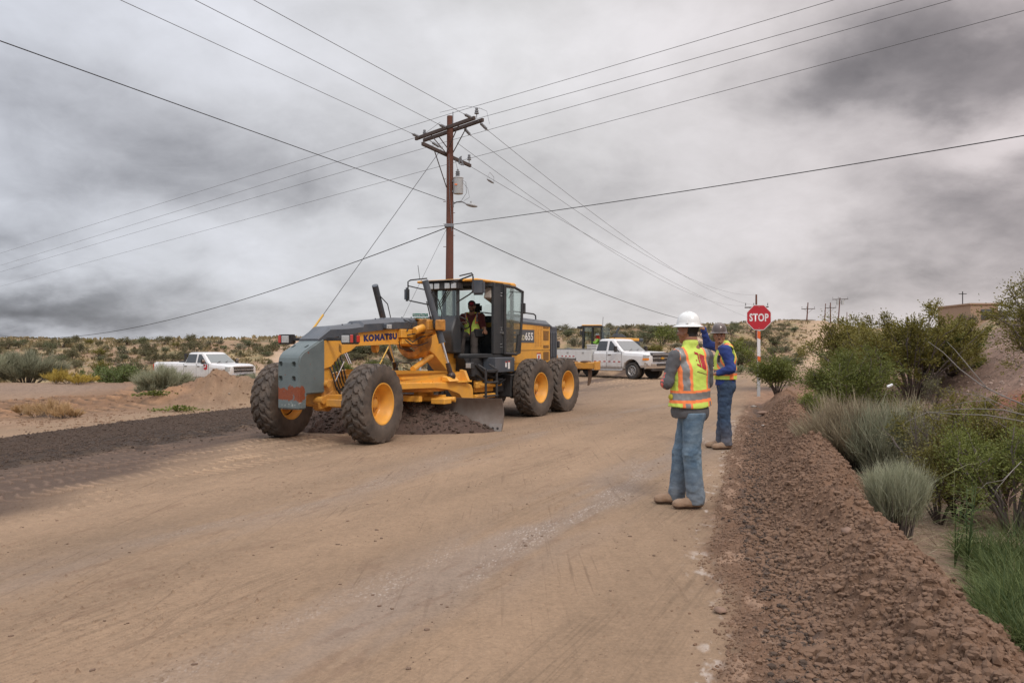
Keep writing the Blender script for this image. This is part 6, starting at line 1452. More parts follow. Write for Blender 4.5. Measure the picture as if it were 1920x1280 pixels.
# crossing wires, left horizon to upper right
def cross(l, m_, r, z, sagl, lb1, m=WIR, rr=R1):
    M_ = at(*m_, z); Lp = at(*l, z - .4); Rp = at(*r, z)
    wire((ext(M_, Lp, .25), M_), sagl, rr, m, lb1 + ', left of the tall pole'); wire((M_, ext(M_, Rp, .4)), 0.02, rr, m, lb1 + ', right of the tall pole')
cross((0, 475), (862, 208), (1560, 0), 9.55, .0, 'uppermost thin wire crossing the top of the tall pole')
cross((0, 498), (897, 222), (1690, 0), 9.15, .0, 'second thin wire crossing the top of the tall pole')
cross((0, 510), (850, 262), (1780, 0), 8.95, .0, 'third thin wire crossing the top of the tall pole')
cross((0, 537), (877, 298), (1915, 20), 8.40, .0, 'thin wire crossing over the lower crossarm of the tall pole')
p5 = Vector((PX - .12, PY - .05, 6.47)); wire((ext(p5, at(0, 77, 6.5), .5), p5), .0, .010, WIRD, 'dark wire from the left edge sloping down to the tall pole below its transformer')
pc = Vector((PX, PY, 5.60)); wire((pc, (-47.0, 73, 2.55)), 1.55, .016, WIRD, 'thick black cable sagging from the tall pole to the left edge above the hills', 40)
d_ = Vector((FX - PX, FY - PY, 0)).normalized(); wire((Vector((PX + .12, PY, 5.55)), (FX + 1, FY, 4.4)), 1.6, .015, WIRD, 'thick black cable sagging from the tall pole to the right behind the white hard hat', 40)
wire((Vector((PX + .1, PY - .05, 5.66)), ext(pc, at(1920, 247, 5.57), .3)), .12, .011, WIRD, 'black cable from the tall pole to the right edge of the view')
b = MB(); b.tube([(PX - .13, PY - .1, 5.62), (PX - 1.0, PY - .6, 5.44)], .012, 5); b.box((PX, PY, 5.62), (.30, .30, .12), bev=.02); o = b.done('cable_clamp', INS); tagp(o, 'grey cable clamp band around the tall pole below the street light', 'clamp')
# guy wires
g0 = Vector((PX - .2, PY - .15, 8.25)); gY = 22.6; g1 = Vector(((577 - 960) / 1500 * gY, gY, 1.6 - (630 - 647) / 1500 * gY)); gm = Vector(((606 - 960) / 1500 * (gY + .35), gY + .35, 1.6 - (590 - 647) / 1500 * (gY + .35)))
def guy(p0, pm, p1, r, lb):
    T = empty('guy_wire', p1, 0, lb, 'guy wire'); o_ = Vector(p1); b = MB(); b.tube([p0 - o_, pm - o_, Vector((0, 0, 0))], r, 5); b.done('cable', WIR, T); b = MB(); b.tube([pm - o_, Vector((0, 0, 0))], r * 3.2, 8); b.done('guard', GUY, T)
dn = (gm - g0).normalized(); end = gm + dn * ((gm.z - gz(gm.x - 1, gm.y - 1)) / -dn.z) * .98; guy(g0, gm, end, .010, 'guy wire with a long yellow guard rising from behind the nose of the grader')
h0 = Vector((PX - .1, PY, 5.5)); hm = at(755, 598, 2.0 + .47) if False else Vector(((754 - 960) / 1500 * 24.5, 24.5, 1.6 + 49 / 1500 * 24.5)); dn = (hm - h0).normalized(); end = hm + dn * ((hm.z - .1) / -dn.z); guy(h0, hm, end, .006, 'thin guy wire with a yellow guard ending above the beam of the grader')
# ---- lesser poles
def small_pole(px, Y, ptop, arm=None, lean=0, label='', tr=False, r=.13, zb=None, awid=2.9):
    X = (px - 960) / 1500 * Y; z0 = gz(X, Y); zt = 1.6 + (647 - ptop) / 1500 * Y
    T = empty('utility_pole', (X, Y, z0), 0, label, 'utility pole'); H = zt - z0
    b = MB(); b.tube([(lean, 0, -.4), (0, 0, H)], [r * 1.15, r * .8], 10); b.done('pole', WOOD, T)
    if arm is not None:
        za = 1.6 + (647 - arm) / 1500 * Y - z0; b = MB(); b.box((0, -.15, za), (awid, .12, .14), (0, rad(-1.5), 0)); b.tube([(-awid * .33, -.16, za), (0, -.15, za - .85), (awid * .33, -.16, za)], .03, 4); b.done('crossarm', WOODG, T)
        b = MB()
        for x in (-awid / 2 + .1, -awid * .12, awid / 2 - .1): pin_ins(b, (x, -.15, za + .07), .45)
        b.done('insulators', INS, T)
    if tr:
        b = MB()
        for x in (-.55, .55): b.cyl((x, 0, H - 1.6), (x, 0, H - .6), .3, seg=12)
        b.done('transformer', TRF, T)
small_pole(1418, 98, 552, 576, 0, 'wooden utility pole with one crossarm standing directly behind the stop sign')
small_pole(1515, 172, 567, 579, -.3, 'dark wooden pole with a crossarm beside the dirt track climbing the hill', awid=2.9)
small_pole(1557, 186, 567, 577, 0, 'wooden pole with a crossarm at the top of the dirt track', awid=2.6)
small_pole(1548, 190, 569, None, -.3, 'bare slightly leaning pole just left of the pole at the top of the track', r=.11)
small_pole(1575, 182, 558, 561, -.5, 'pole with two transformers near its top on the hill crest', tr=True, awid=3.6)
small_pole(1588, 200, 585, None, 0, 'short bare pole right of the pole with two transformers', r=.1)
# ---- stop sign
def stop_sign():
    X, Y = (1423 - 960) / 1500 * 24.6, 24.6; z0 = gz(X, Y); T = empty('stop_sign', (X, Y, z0), rad(3), 'red octagonal STOP sign on an orange and white striped post beside the road', 'stop sign')
    zc = 1.6 + (647 - 595) / 1500 * 24.6 - z0; R = .385
    octo = lambda r, c=(0, 0): [(c[0] + r / math.cos(math.pi / 8) * math.cos(math.pi / 8 + k * math.pi / 4), c[1] + r / math.cos(math.pi / 8) * math.sin(math.pi / 8 + k * math.pi / 4)) for k in range(8)]
    SR = mat('stop red', (.46, .022, .035), .4, var=.04); SW = mat('sign white', (.72, .70, .70), .4, var=.03)
    b = MB(); b.prism(octo(R, (0, zc)), .000, .004); pl = b.done('sign_plate', SW, T)
    b = MB(); b.prism(octo(R - .018, (0, zc)), -.0035, -.0005); b.done('red_face', SR, pl)
    text_mesh('lettering', 'STOP', .60, .245, frame_m((-.30, -.0065, zc - .1225), (1, 0, 0), (0, 0, 1)), SW, pl, off=.03, depth=.001)
    b = MB(); b.cyl((0, -.008, zc + R * .86), (0, -.002, zc + R * .86), .012, seg=8); b.cyl((0, -.008, zc - R * .86), (0, -.002, zc - R * .86), .012, seg=8); b.done('bolt', ALU, pl)
    b = MB(); b.bx(-.045, .045, .006, .05, -.4, zc + .3); post = b.done('post', TRF, T)
    zt = zc - R
    b = MB(); 
    for z1, z0_ in ((zt - .02, zt - .24), (zt - .80, zt - .95)): b.prism([(-.047, z0_), (.047, z0_ - .05), (.047, z1 - .03), (-.047, z1)], .0005, .0055)
    b.done('orange_band', mat('orange reflective', (.75, .15, .04), .4), post)
    b = MB(); b.prism([(-.047, zt - .79), (.047, zt - .82), (.047, zt - .29), (-.047, zt - .25)], .0005, .0052); b.prism([(-.047, zt - 1.5), (.047, zt - 1.5), (.047, zt - 1.01), (-.047, zt - .96)], .0005, .0052); b.done('white_band', SW, post)
stop_sign()
def street_sign():
    X, Y = (788 - 960) / 1500 * 24.0, 24.0; z0 = gz(X, Y); T = empty('street_name_sign', (X, Y, z0), rad(2), 'green street name sign with two stacked blades showing above the beam of the grader', 'street sign')
    GR_ = mat('sign green', (.012, .135, .095), .4, var=.08); SW = MATS['sign white']; z = 1.6 + (647 - 590.5) / 1500 * Y - z0
    b = MB(); b.cyl((0, .05, -.3), (0, .05, z - .1), .03, seg=10); b.done('post', TRF, T)
    b = MB(); b.bx(-.23, .23, -.008, .008, z - .045, z + .048, .004); a = b.done('blade', GR_, T); text_mesh('lettering', 'Memorial Pines Tr', .42, .062, frame_m((-.21, -.0095, z - .027), (1, 0, 0), (0, 0, 1)), SW, a, depth=.001)
    b = MB(); b.box((.02, 0, z - .115), (.44, .016, .09), (0, 0, rad(-6)), bev=.003); a = b.done('blade', GR_, T); text_mesh('lettering', 'Pine Hills Tr', .38, .055, frame_m((-.17, .006, z - .14), (math.cos(rad(-6)), math.sin(rad(-6)), 0), (0, 0, 1)), SW, a, depth=.001)
street_sign()
# ---- buildings on the far crest
def house(px0, px1, pyt, pyb, Y, label, wall, roofc, pitched=True):
    x0, x1 = (px0 - 960) / 1500 * Y, (px1 - 960) / 1500 * Y; zb = gz((x0 + x1) / 2, Y) - .3; zt = 1.6 + (647 - pyt) / 1500 * Y; zw = zt - (zt - zb) * (.22 if pitched else .06); W_ = x1 - x0
    T = empty('house' if pitched else 'flat_roofed_building', ((x0 + x1) / 2, Y + 3, zb), rad(-6), label, 'house' if pitched else 'building'); h = zw - zb
    b = MB(); b.bx(-W_ / 2, W_ / 2, -3, 3, 0, h); b.done('wall', wall, T)
    b = MB()
    if pitched: b.prism([(-3.5, h), (-3.5, h + .12), (0, zt - zb), (3.5, h + .12), (3.5, h)], -W_ / 2 - .4, W_ / 2 + .4, axis='x')
    else: b.bx(-W_ / 2 - .1, W_ / 2 + .1, -3.1, 3.1, h, zt - zb)
    b.done('roof', roofc, T)
    n = max(1, int(W_ / 3)); 
    for k in range(n):
        xx = -W_ / 2 + W_ * (k + .6) / n; w = MB(); w.bx(xx - .45, xx + .45, -3.04, -2.98, h * .35, h * .8); w.done('window', TGL, T)
    if not pitched: b = MB(); b.cyl((-.3, 0, zt - zb), (-.3, 0, zt - zb + 1.1), .04, seg=5); b.tube([(-.6, 0, zt - zb + .9), (0, 0, zt - zb + .9)], .03, 4); b.done('antenna', WIRD, T)
TANW = mat('tan plaster', (.36, .24, .165), .9, var=.08, vs=.5); BRW = mat('brown wall', (.14, .11, .095), .9, var=.1); RFG = mat('brown-grey roof', (.17, .145, .12), .8, var=.15)
house(1481, 1527, 598, 612, 196, 'long low house with a tan roof on the crest left of the poles', BRW, RFG)
house(1532, 1550, 603, 612, 205, 'small shed with a dark roof between the poles on the crest', BRW, mat('dark roof', (.05, .035, .032), .8))
house(1829, 1878, 568, 590, 62, 'pink-tan flat-roofed building with an antenna behind the bushes on the right crest', TANW, TANW, False)
# ================================================================ plants
def leaf_mat(name, c1, c2, tr=.25):
    m = bpy.data.materials.new(name); m.use_nodes = True; N = NT(m.node_tree); N.n.clear()
    a = N('ShaderNodeAttribute', attribute_name='Leaf'); oi = N('ShaderNodeObjectInfo')
    c = N.mix(a.outputs[2], c1, c2); hs = N('ShaderNodeHueSaturation', {'Color': c, 'Value': N.math('ADD', N.math('MULTIPLY', oi.outputs['Random'], .3), .85), 'Saturation': .95}).outputs[0]
    b = N('ShaderNodeBsdfPrincipled', {'Base Color': hs, 'Roughness': .62, 'Specular IOR Level': .3}); t = N('ShaderNodeBsdfTranslucent', {0: hs})
    mx = N('ShaderNodeMixShader', {0: tr, 1: b.outputs[0], 2: t.outputs[0]}); N('ShaderNodeOutputMaterial', {0: mx.outputs[0]}); MATS[name] = m; return m
LV = {'olive': leaf_mat('olive leaves', (.085, .080, .016), (.26, .225, .045)), 'green': leaf_mat('green leaves', (.068, .088, .017), (.205, .225, .045)),
      'mesq': leaf_mat('feathery green leaves', (.085, .125, .035), (.20, .24, .075)), 'sage': leaf_mat('grey-green stalks', (.18, .19, .115), (.40, .40, .27)), 'tan': leaf_mat('tan stalks', (.20, .15, .09), (.42, .36, .235)),
      'dry': leaf_mat('dry straw', (.30, .18, .075), (.56, .39, .20)), 'yell': leaf_mat('yellow flowers', (.33, .24, .04), (.52, .38, .06)), 'grass': leaf_mat('green blades', (.050, .085, .022), (.165, .20, .062)),
      'scrub': leaf_mat('dusty scrub leaves', (.090, .085, .038), (.21, .195, .10)), 'scrubg': leaf_mat('dusty green leaves', (.085, .10, .045), (.20, .215, .11)), 'pale': leaf_mat('pale brush', (.17, .16, .10), (.33, .31, .21))}
TWIG = mat('grey twigs', (.13, .105, .09), .85, var=.3, vs=12); TWIGL = mat('pale bare branches', (.19, .17, .155), .85, var=.25, vs=12); BRK = mat('dark brown bark', (.06, .042, .033), .9, var=.3, vs=12)
def leaves(name, P, D, L, Wd, m, rng, parent=None, val=None):
    """one bent quad per leaf: base points P, directions D, lengths L, widths Wd"""
    n = len(P); D = D / (np.linalg.norm(D, axis=1)[:, None] + 1e-9); r = rng.normal(size=(n, 3)); S = np.cross(D, r); S /= np.linalg.norm(S, axis=1)[:, None] + 1e-9
    L = np.broadcast_to(L, n)[:, None]; Wd = np.broadcast_to(Wd, n)[:, None]
    V = np.stack([P, P + D * L * .5 + S * Wd * .5, P + D * L, P + D * L * .5 - S * Wd * .5], 1).reshape(-1, 3)
    F = np.arange(4 * n).reshape(n, 4); o = fast_mesh(name, V, F, m, False, None, parent)
    v = rng.random(n) if val is None else val; v = np.clip(v, 0, 1); vcol(o.data, 'Leaf', np.repeat(np.stack([v] * 3, 1), 4, 0)); return o
def blades(name, P, D, L, Wd, m, rng, parent=None, bend=.35, seg=3, grav=0.):
    """thin tapering curved blades as strips"""
    n = len(P); D = D / (np.linalg.norm(D, axis=1)[:, None] + 1e-9); r = rng.normal(size=(n, 3)); S = np.cross(D, r); S /= np.linalg.norm(S, axis=1)[:, None] + 1e-9; B = np.cross(S, D) * bend
    L = np.broadcast_to(L, n)[:, None]; Wd = np.broadcast_to(Wd, n)[:, None]; rows = []
    for k in range(seg + 1):
        t = k / seg; c = P + D * L * t + B * L * t * t - np.array([0, 0, 1.]) * grav * L * t * t; w_ = Wd * (1 - .8 * t) * .5; rows += [c - S * w_, c + S * w_]
    V = np.stack(rows, 1).reshape(-1, 3); q = np.array([[2 * k, 2 * k + 1, 2 * k + 3, 2 * k + 2] for k in range(seg)]); F = (np.arange(n)[:, None, None] * (2 * seg + 2) + q[None]).reshape(-1, 4)
    o = fast_mesh(name, V, F, m, False, None, parent); v = rng.random(n); vcol(o.data, 'Leaf', np.repeat(np.stack([v] * 3, 1), 2 * seg + 2, 0)); return o
def tagplant(T, name, label, cat, group): T.name = name; return tagp(T, label, cat, group)
def woody(name, loc, R, H, kind, seed, label, group=None, nst=14, nleaf=6000, ls=.035, spread=1., lean=(0, 0), twig=None, cat='bush', up=.0, gap=.55, par=None, clump=.10):
    """a many-stemmed shrub: stems fan out from the root and carry leaf clumps with gaps between them"""
    rng = np.random.default_rng(seed); T = empty(name, loc, 0, label, cat, group); b = MB(); tips = []; segs = []
    for i in range(nst):
        a = rng.uniform(0, 2 * math.pi); til = rng.uniform(.05, 1.0) ** .7; d = np.array([math.cos(a) * til * R + lean[0] * H, math.sin(a) * til * R + lean[1] * H, H * rng.uniform(.72, 1.0) * (1 - .30 * til ** 2 * spread + up)])
        p = np.array([math.cos(a) * R * .06, math.sin(a) * R * .06, -.03]); pts = [p]; n = 5
        for k in range(1, n + 1):
            t = k / n; pts.append(np.array([d[0] * t ** .9, d[1] * t ** .9, d[2] * t ** (1.15 - .3 * til)]) + rng.normal(size=3) * .035 * H * t)
        r0 = .011 * H + .006; b.tube(pts, [r0 * (1 - .8 * k / n) for k in range(n + 1)], 5)
        for k in range(5):
            t = rng.uniform(.35, .97); f = t * n; j = min(int(f), n - 1); q = pts[j] + (pts[j + 1] - pts[j]) * (f - j); dd = (pts[j + 1] - pts[j]); dd = dd / np.linalg.norm(dd) + rng.normal(size=3) * .55; dd /= np.linalg.norm(dd); ln = H * rng.uniform(.14, .30) * (1.2 - t * .4)
            e = q + dd * ln; e[2] = max(e[2], .05); mid = (q + e) / 2 + rng.normal(size=3) * ln * .08; b.tube([q, mid, e], [r0 * .35, r0 * .25, r0 * .12], 4, caps=False); segs.append((q, e))
            for _ in range(2): d3 = dd + rng.normal(size=3) * .6; d3 /= np.linalg.norm(d3); s_ = q + (e - q) * rng.uniform(.4, 1.); e3 = s_ + d3 * ln * .5; b.tube([s_, e3], [r0 * .18, r0 * .08], 3, caps=False); segs.append((s_, e3))
        segs.append((pts[-2], pts[-1]))
    b.done('stems', twig or TWIG, T, 180, fix=False)
    S0 = np.array([s[0] for s in segs]); S1 = np.array([s[1] for s in segs]); wgt = rng.random(len(segs)); wgt = np.where(wgt < (1 - gap) * .5, 0.05, wgt + .3); wgt /= wgt.sum()
    k = rng.choice(len(segs), nleaf, p=wgt); t = rng.uniform(.25, 1.12, nleaf)[:, None]; C = S0[k] * (1 - t) + S1[k] * t; P = C + rng.normal(size=(nleaf, 3)) * np.array([clump, clump, clump * .8]) * H * .5 * rng.random((nleaf, 1))
    P[:, 2] = np.maximum(P[:, 2], .01); D = (P - C) * 2 + (S1[k] - S0[k]) * .6 + rng.normal(size=(nleaf, 3)) * .05; D[:, 2] += .02
    val = np.clip(.25 + .5 * rng.random(nleaf) + .35 * (rng.random(len(segs))[k] - .5), 0, 1)
    leaves('foliage', P, D, ls * rng.uniform(.6, 1.4, nleaf), ls * rng.uniform(.3, .6, nleaf), LV[kind], rng, T, val); return T
def brushy(name, loc, R, H, kind, seed, label, group=None, n=9000, wd=.004, cat='bush', lean=(0, 0), base=.25, stems=40, bend=.3, bl=.28, twig=None, fan=1.):
    """a broom of thin upright stalks (rabbitbrush-like): arching ribs and many fine stalks along them"""
    rng = np.random.default_rng(seed); T = empty(name, loc, 0, label, cat, group); a = rng.uniform(0, 2 * math.pi, stems); til = np.sqrt(rng.random(stems))
    E = np.stack([np.cos(a) * til * R + lean[0] * H, np.sin(a) * til * R + lean[1] * H, H * (.80 - .38 * til ** 2 * fan) * rng.uniform(.8, 1.05, stems)], 1); B = np.stack([np.cos(a) * til * R * base, np.sin(a) * til * R * base, np.full(stems, -.02)], 1)
    b = MB()
    for i in range(stems): m_ = (B[i] * .55 + E[i] * .45) + np.array([0, 0, .08 * H]) + rng.normal(size=3) * .02 * H; b.tube([B[i], m_, E[i]], [.004 + .006 * H, .003 + .003 * H, .0015], 4, caps=False)
    b.done('stems', twig or TWIG, T, 180, fix=False)
    k = rng.integers(0, stems, n); t = rng.uniform(.18, 1., n)[:, None] ** .7; M_ = B * .55 + E * .45 + np.array([0, 0, .08 * H])
    P = B[k] * (1 - t) ** 2 + 2 * M_[k] * t * (1 - t) + E[k] * t * t; P = P + rng.normal(size=(n, 3)) * .035 * H; P[:, 2] = np.maximum(P[:, 2], 0)
    D = (E[k] - B[k]); D /= np.linalg.norm(D, axis=1)[:, None]; D = D + rng.normal(size=(n, 3)) * .30 + np.array([0, 0, .35])
    blades('foliage', P, D, H * bl * rng.uniform(.5, 1.2, n), wd * rng.uniform(.7, 1.3, n), LV[kind], rng, T, bend); return T
def dup(T, loc, rz, sc, label=None, group=None):
    c = copy_tree(T); c.location = loc; c.rotation_euler = (0, 0, rz); c.scale = sc if hasattr(sc, '__len__') else (sc,) * 3
    if label: c['label'] = label
    if group: c['group'] = group
    elif 'group' in c and group is None and label: del c['group']
    return c
def base_at(px, Y): X = (px - 960) / 1500 * Y; return (X, Y, gz(X, Y))
def H_for(pytop, loc, Y=None): return 1.6 - (pytop - 647) / 1500 * loc[1] - loc[2]
rnd = random.Random(5)
# ---- prototypes for the hill scrub, each used in place once
HS = []
for i in range(9):
    kind = ['scrub', 'scrubg', 'scrub', 'pale', 'scrubg', 'scrub', 'pale', 'olive', 'green'][i]
    f = woody if kind not in ('pale',) else brushy
    if f is woody: T = woody('desert_shrub', (0, 0, 0), .75, .95, kind, 100 + i, None, None, 12, 1700, .085, 1.1, cat='shrub', gap=.85, clump=.22)
    else: T = brushy('desert_shrub', (0, 0, 0), .75, .80, kind, 100 + i, None, None, 1300, .022, cat='shrub', stems=26)
    HS.append([T, False])
def scrub(i, loc, w_, h_, label, group):
    T, used = HS[i]; sc = (w_ / 1.5, w_ / 1.5, h_ / .95)
    if not used: HS[i][1] = True; T.location = loc; T.scale = sc; T.rotation_euler = (0, 0, rnd.uniform(0, 6)); T['label'] = label; tagp(T, None, None, group); return T
    return dup(T, loc, rnd.uniform(0, 6), sc, label, group)
LLAB = ('dusty green desert shrub growing on the sandy hill behind the left pickup', 'desert shrubs on the left hill')
RLAB = ('dusty green desert shrub growing on the scrubby hill behind the service truck and the workers', 'desert shrubs on the right hill')
L_ = [(15, 654, 42, 16), (38, 652, 34, 15), (115, 652, 34, 20), (142, 646, 28, 15), (168, 648, 20, 13), (189, 640, 11, 7), (92, 662, 32, 20), (235, 641, 40, 13), (267, 648, 30, 16), (304, 646, 32, 16), (150, 663, 38, 17), (183, 670, 36, 17), (200, 658, 22, 10), (227, 662, 22, 14), (136, 676, 26, 20), (118, 680, 24, 14),
      (280, 664, 32, 22), (360, 648, 38, 18), (330, 653, 18, 11), (362, 664, 42, 22), (310, 662, 17, 11), (330, 680, 40, 18), (190, 682, 22, 15), (215, 684, 28, 15), (285, 682, 36, 20), (185, 697, 44, 20), (140, 690, 28, 15), (228, 676, 22, 13), (345, 672, 26, 14), (462, 644, 28, 12), (480, 645, 20, 9), (388, 652, 16, 6), (405, 650, 12, 5), (250, 700, 40, 22),
      (518, 655, 22, 16), (385, 668, 24, 9), (420, 655, 18, 7), (440, 662, 20, 7), (60, 672, 30, 14), (100, 700, 30, 16), (75, 655, 26, 12), (500, 668, 20, 9), (540, 660, 24, 10)]
for k, (px, py, w_, h_) in enumerate(L_):
    x, y, z = ray_ground(px, py, 40) if py > 645 else ray_ground(px, py + 6, 40); s_ = y / 1500
    scrub([0, 1, 2, 5, 7, 0, 4][k % 7], (x, y, z - .05), w_ * s_ * 1.05, h_ * s_ * 1.15, *LLAB)
for k in range(52):
    px = rnd.uniform(-150, 620); py = rnd.uniform(644, 690); x, y, z = ray_ground(px, py, 40); scrub(rnd.choice([0, 2, 3, 5, 6]), (x, y, z - .05), rnd.uniform(.5, 1.3), rnd.uniform(.3, .7), *LLAB)
R_ = [(1240, 648, 58, 34, 8), (1210, 645, 42, 22, 4), (1193, 660, 40, 26, 3), (1180, 640, 40, 18, 5), (1150, 632, 60, 16, 3), (1110, 640, 44, 22, 0), (1065, 632, 40, 14, 1), (1080, 650, 40, 22, 3), (1230, 668, 40, 22, 7), (1228, 630, 60, 18, 1), (1265, 640, 40, 26, 4), (1285, 645, 40, 20, 5),
      (1392, 690, 62, 46, 8), (1360, 684, 50, 26, 4), (1378, 703, 60, 18, 1), (1330, 660, 50, 30, 5), (1345, 640, 40, 18, 0), (1370, 628, 44, 18, 4), (1405, 622, 40, 14, 2), (1440, 622, 34, 12, 5), (1470, 615, 30, 10, 0), (1425, 640, 46, 16, 0), (1455, 650, 50, 18, 5), (1450, 668, 46, 18, 4), (1465, 634, 30, 12, 2), (1490, 622, 26, 9, 1), (1405, 660, 44, 22, 2),
      (1438, 682, 36, 16, 0), (1300, 668, 50, 24, 5), (1310, 630, 50, 20, 0), (1290, 620, 50, 14, 1), (1395, 648, 36, 16, 7), (1473, 660, 30, 14, 3), (1415, 700, 40, 14, 1), (1250, 622, 60, 12, 2), (1130, 655, 50, 20, 3), (1100, 668, 50, 20, 6), (1165, 668, 44, 22, 3)]
for k, (px, py, w_, h_, i) in enumerate(R_):
    x, y, z = ray_ground(px, py, 44, 300); s_ = y / 1500; lb_ = {0: ('bright green shrub on the hill just left of the white hard hat', None), 12: ('broad bright green bush on the hill left of the stop sign', None), 8: ('rounded olive shrub at the top left of the pale hill track behind the service truck', None)}.get(k, RLAB)
    scrub(i, (x, y, z - .05), w_ * s_, h_ * s_ * 1.1, *lb_)
for k in range(160):
    px = rnd.uniform(560, 1500); py = rnd.uniform(612, 690); x, y, z = ray_ground(px, py, 46, 300)
    if y > 290 or abs(px - IP(py, [605, 650, 700], [1535, 1490, 1430])) < IP(py, [605, 650, 700], [10, 22, 34]) or abs(px - IP(py, [640, 680], [1230, 1235])) < 16: continue
    scrub(rnd.choice([0, 1, 2, 3, 5, 6]), (x, y, z - .05), rnd.uniform(.9, 3.2), rnd.uniform(.5, 1.2), *RLAB)
for k in range(26):
    px = rnd.uniform(1560, 2100); Y = rnd.uniform(36, 62); l = base_at(px, Y); scrub(rnd.choice([0, 1, 5, 7]), l, rnd.uniform(1, 2.4), rnd.uniform(.6, 1.3), 'desert shrub on the high ground beyond the right gravel bank', 'desert shrubs beyond the gravel bank')
for T, used in HS:
    if not used: scrub([h[0] for h in HS].index(T), base_at(-200, 60), 1, 1, *LLAB)
rng = np.random.default_rng(61); n = 26000; Yh = rng.uniform(44, 175, n); uh = rng.uniform(-.75, .42, n); Xh = uh * Yh; hh, _c, zz_, _w = terrain(Xh, Yh); ok = (zz_ == 6) & (fbm(Xh / 3.5, Yh / 3.5, 3, 701) > -.05) & (_c[:, 0] < .36); Xh, Yh, hh = Xh[ok], Yh[ok], hh[ok]; n = len(Xh)
sz = rng.uniform(.18, .42, n); P = np.repeat(np.stack([Xh, Yh, hh - .02], 1), 4, 0) + rng.normal(size=(n * 4, 3)) * np.array([.12, .12, 0]); D = rng.normal(size=(n * 4, 3)) * .5 + np.array([0, 0, 1.]); D[:, 2] = np.abs(D[:, 2])
o = leaves('hill_grass', P, D, np.repeat(sz, 4), np.repeat(sz, 4) * .55, leaf_mat('dry hill grass', (.15, .125, .06), (.33, .26, .135)), rng, None, np.repeat(rng.random(n), 4)); tagp(o, 'dry grass tufts dotting the sandy hills', 'grass', None, 'stuff')
# ---- left foreground and middle plants
l = base_at(40, 38); woody('desert_shrub', base_at(238, 40), 1.5, 1.15, 'mesq', 201, 'bright green feathery bush in the hollow left of the pickup', nst=20, nleaf=7000, ls=.10, gap=.9, clump=.25)
dup_ = woody('desert_shrub', base_at(195, 43), 1.2, 1.0, 'mesq', 202, 'smaller bright green bush at the left end of the green thicket', nst=16, nleaf=4000, ls=.10, gap=.9, clump=.25)
brushy('rabbitbrush', base_at(50, 36), 1.6, 1.62, 'sage', 203, 'large grey-green brush at the left edge of the view', n=9000, wd=.018, stems=70)
brushy('rabbitbrush', base_at(-30, 35), 1.5, 1.5, 'sage', 204, 'grey-green brush cut off by the left edge of the view', n=5000, wd=.018, stems=50)
for k, (px, Y, w_, h_) in enumerate([(112, 35, .7, .7), (132, 33.5, .6, .5), (148, 33, .6, .45), (105, 33, .5, .6), (165, 34, .5, .4)]):
    brushy('yellow_weed', base_at(px, Y), w_, h_, 'yell', 210 + k, ['yellow flowering weed touching the right side of the large left brush', 'tallest yellow weed right of the large left brush', 'middle yellow weed of the patch right of the left brush', 'low yellow weed at the near foot of the left brush', 'rightmost and smallest yellow weed beside the left brush'][k], 'yellow weeds by the left brush', n=900, wd=.018, stems=20, cat='weed')
x, y = (308 - 960) / 1500 * 26, 26; brushy('rabbitbrush', (x, y, gz(x, y)), .95, 1.02, 'sage', 220, 'grey-green rabbitbrush in front of the bed of the left pickup', n=9000, wd=.010, stems=60)
brushy('rabbitbrush', base_at(280, 25.5), .5, .55, 'sage', 221, 'small grey-green brush at the left foot of the rabbitbrush by the pickup', n=3000, wd=.010, stems=30)
brushy('rabbitbrush', base_at(360, 28), .8, .50, 'pale', 222, 'low pale brush in front of the doors of the left pickup', n=3000, wd=.012, stems=40)
brushy('rabbitbrush', base_at(455, 27), 1.0, .72, 'sage', 223, 'pale grey-green brush hiding the front of the left pickup', n=6000, wd=.010, stems=50)
brushy('rabbitbrush', base_at(500, 26), .8, .80, 'sage', 224, 'grey-green brush beside the far front tyre of the grader', n=5000, wd=.010, stems=45)
woody('creosote_bush', base_at(668, 23.5), 1.0, .98, 'green', 225, 'dark green bush seen under the beam of the grader', nst=22, nleaf=9000, ls=.06, gap=.9, clump=.2)
woody('creosote_bush', base_at(630, 24), .7, .9, 'green', 226, 'dark green bush behind the hoses at the nose of the grader', nst=14, nleaf=4000, ls=.06, gap=.9, clump=.2)
for k, (px, Y) in enumerate([(755, 26), (800, 25), (835, 27), (720, 29)]): brushy('rabbitbrush', base_at(px, Y), .9, .85, 'sage', 230 + k, 'pale grey-green brush behind the grader, ' + ['below the saddle', 'left of the yellow leg', 'behind the yellow leg', 'right of the dark green bush'][k], 'pale brush behind the grader', n=3500, wd=.012, stems=40)
def creeper(loc, r, seed, label):
    rng = np.random.default_rng(seed); n = 300; a = rng.uniform(0, 6.28, n); q = rng.random(n) * r * (1 + .6 * np.sin(a * 5)) * 1.25; P = np.stack([np.cos(a) * q * 1.5, np.sin(a) * q, .01 + .13 * rng.random(n) * (1 - q / (2.1 * r))], 1); D = np.stack([np.cos(a), np.sin(a), rng.uniform(.1, .9, n)], 1)
    T = empty('creeping_plant', loc, 0, label, 'plant'); leaves('foliage', P, D, .07, .045, LV['green'], rng, T); return T
creeper(base_at(334, 19.3), .28, 240, 'patch of bright green leaves on the sand in front of the mound'); creeper(base_at(292, 21), .24, 241, 'thin green creeping plant left of the bright green patch')
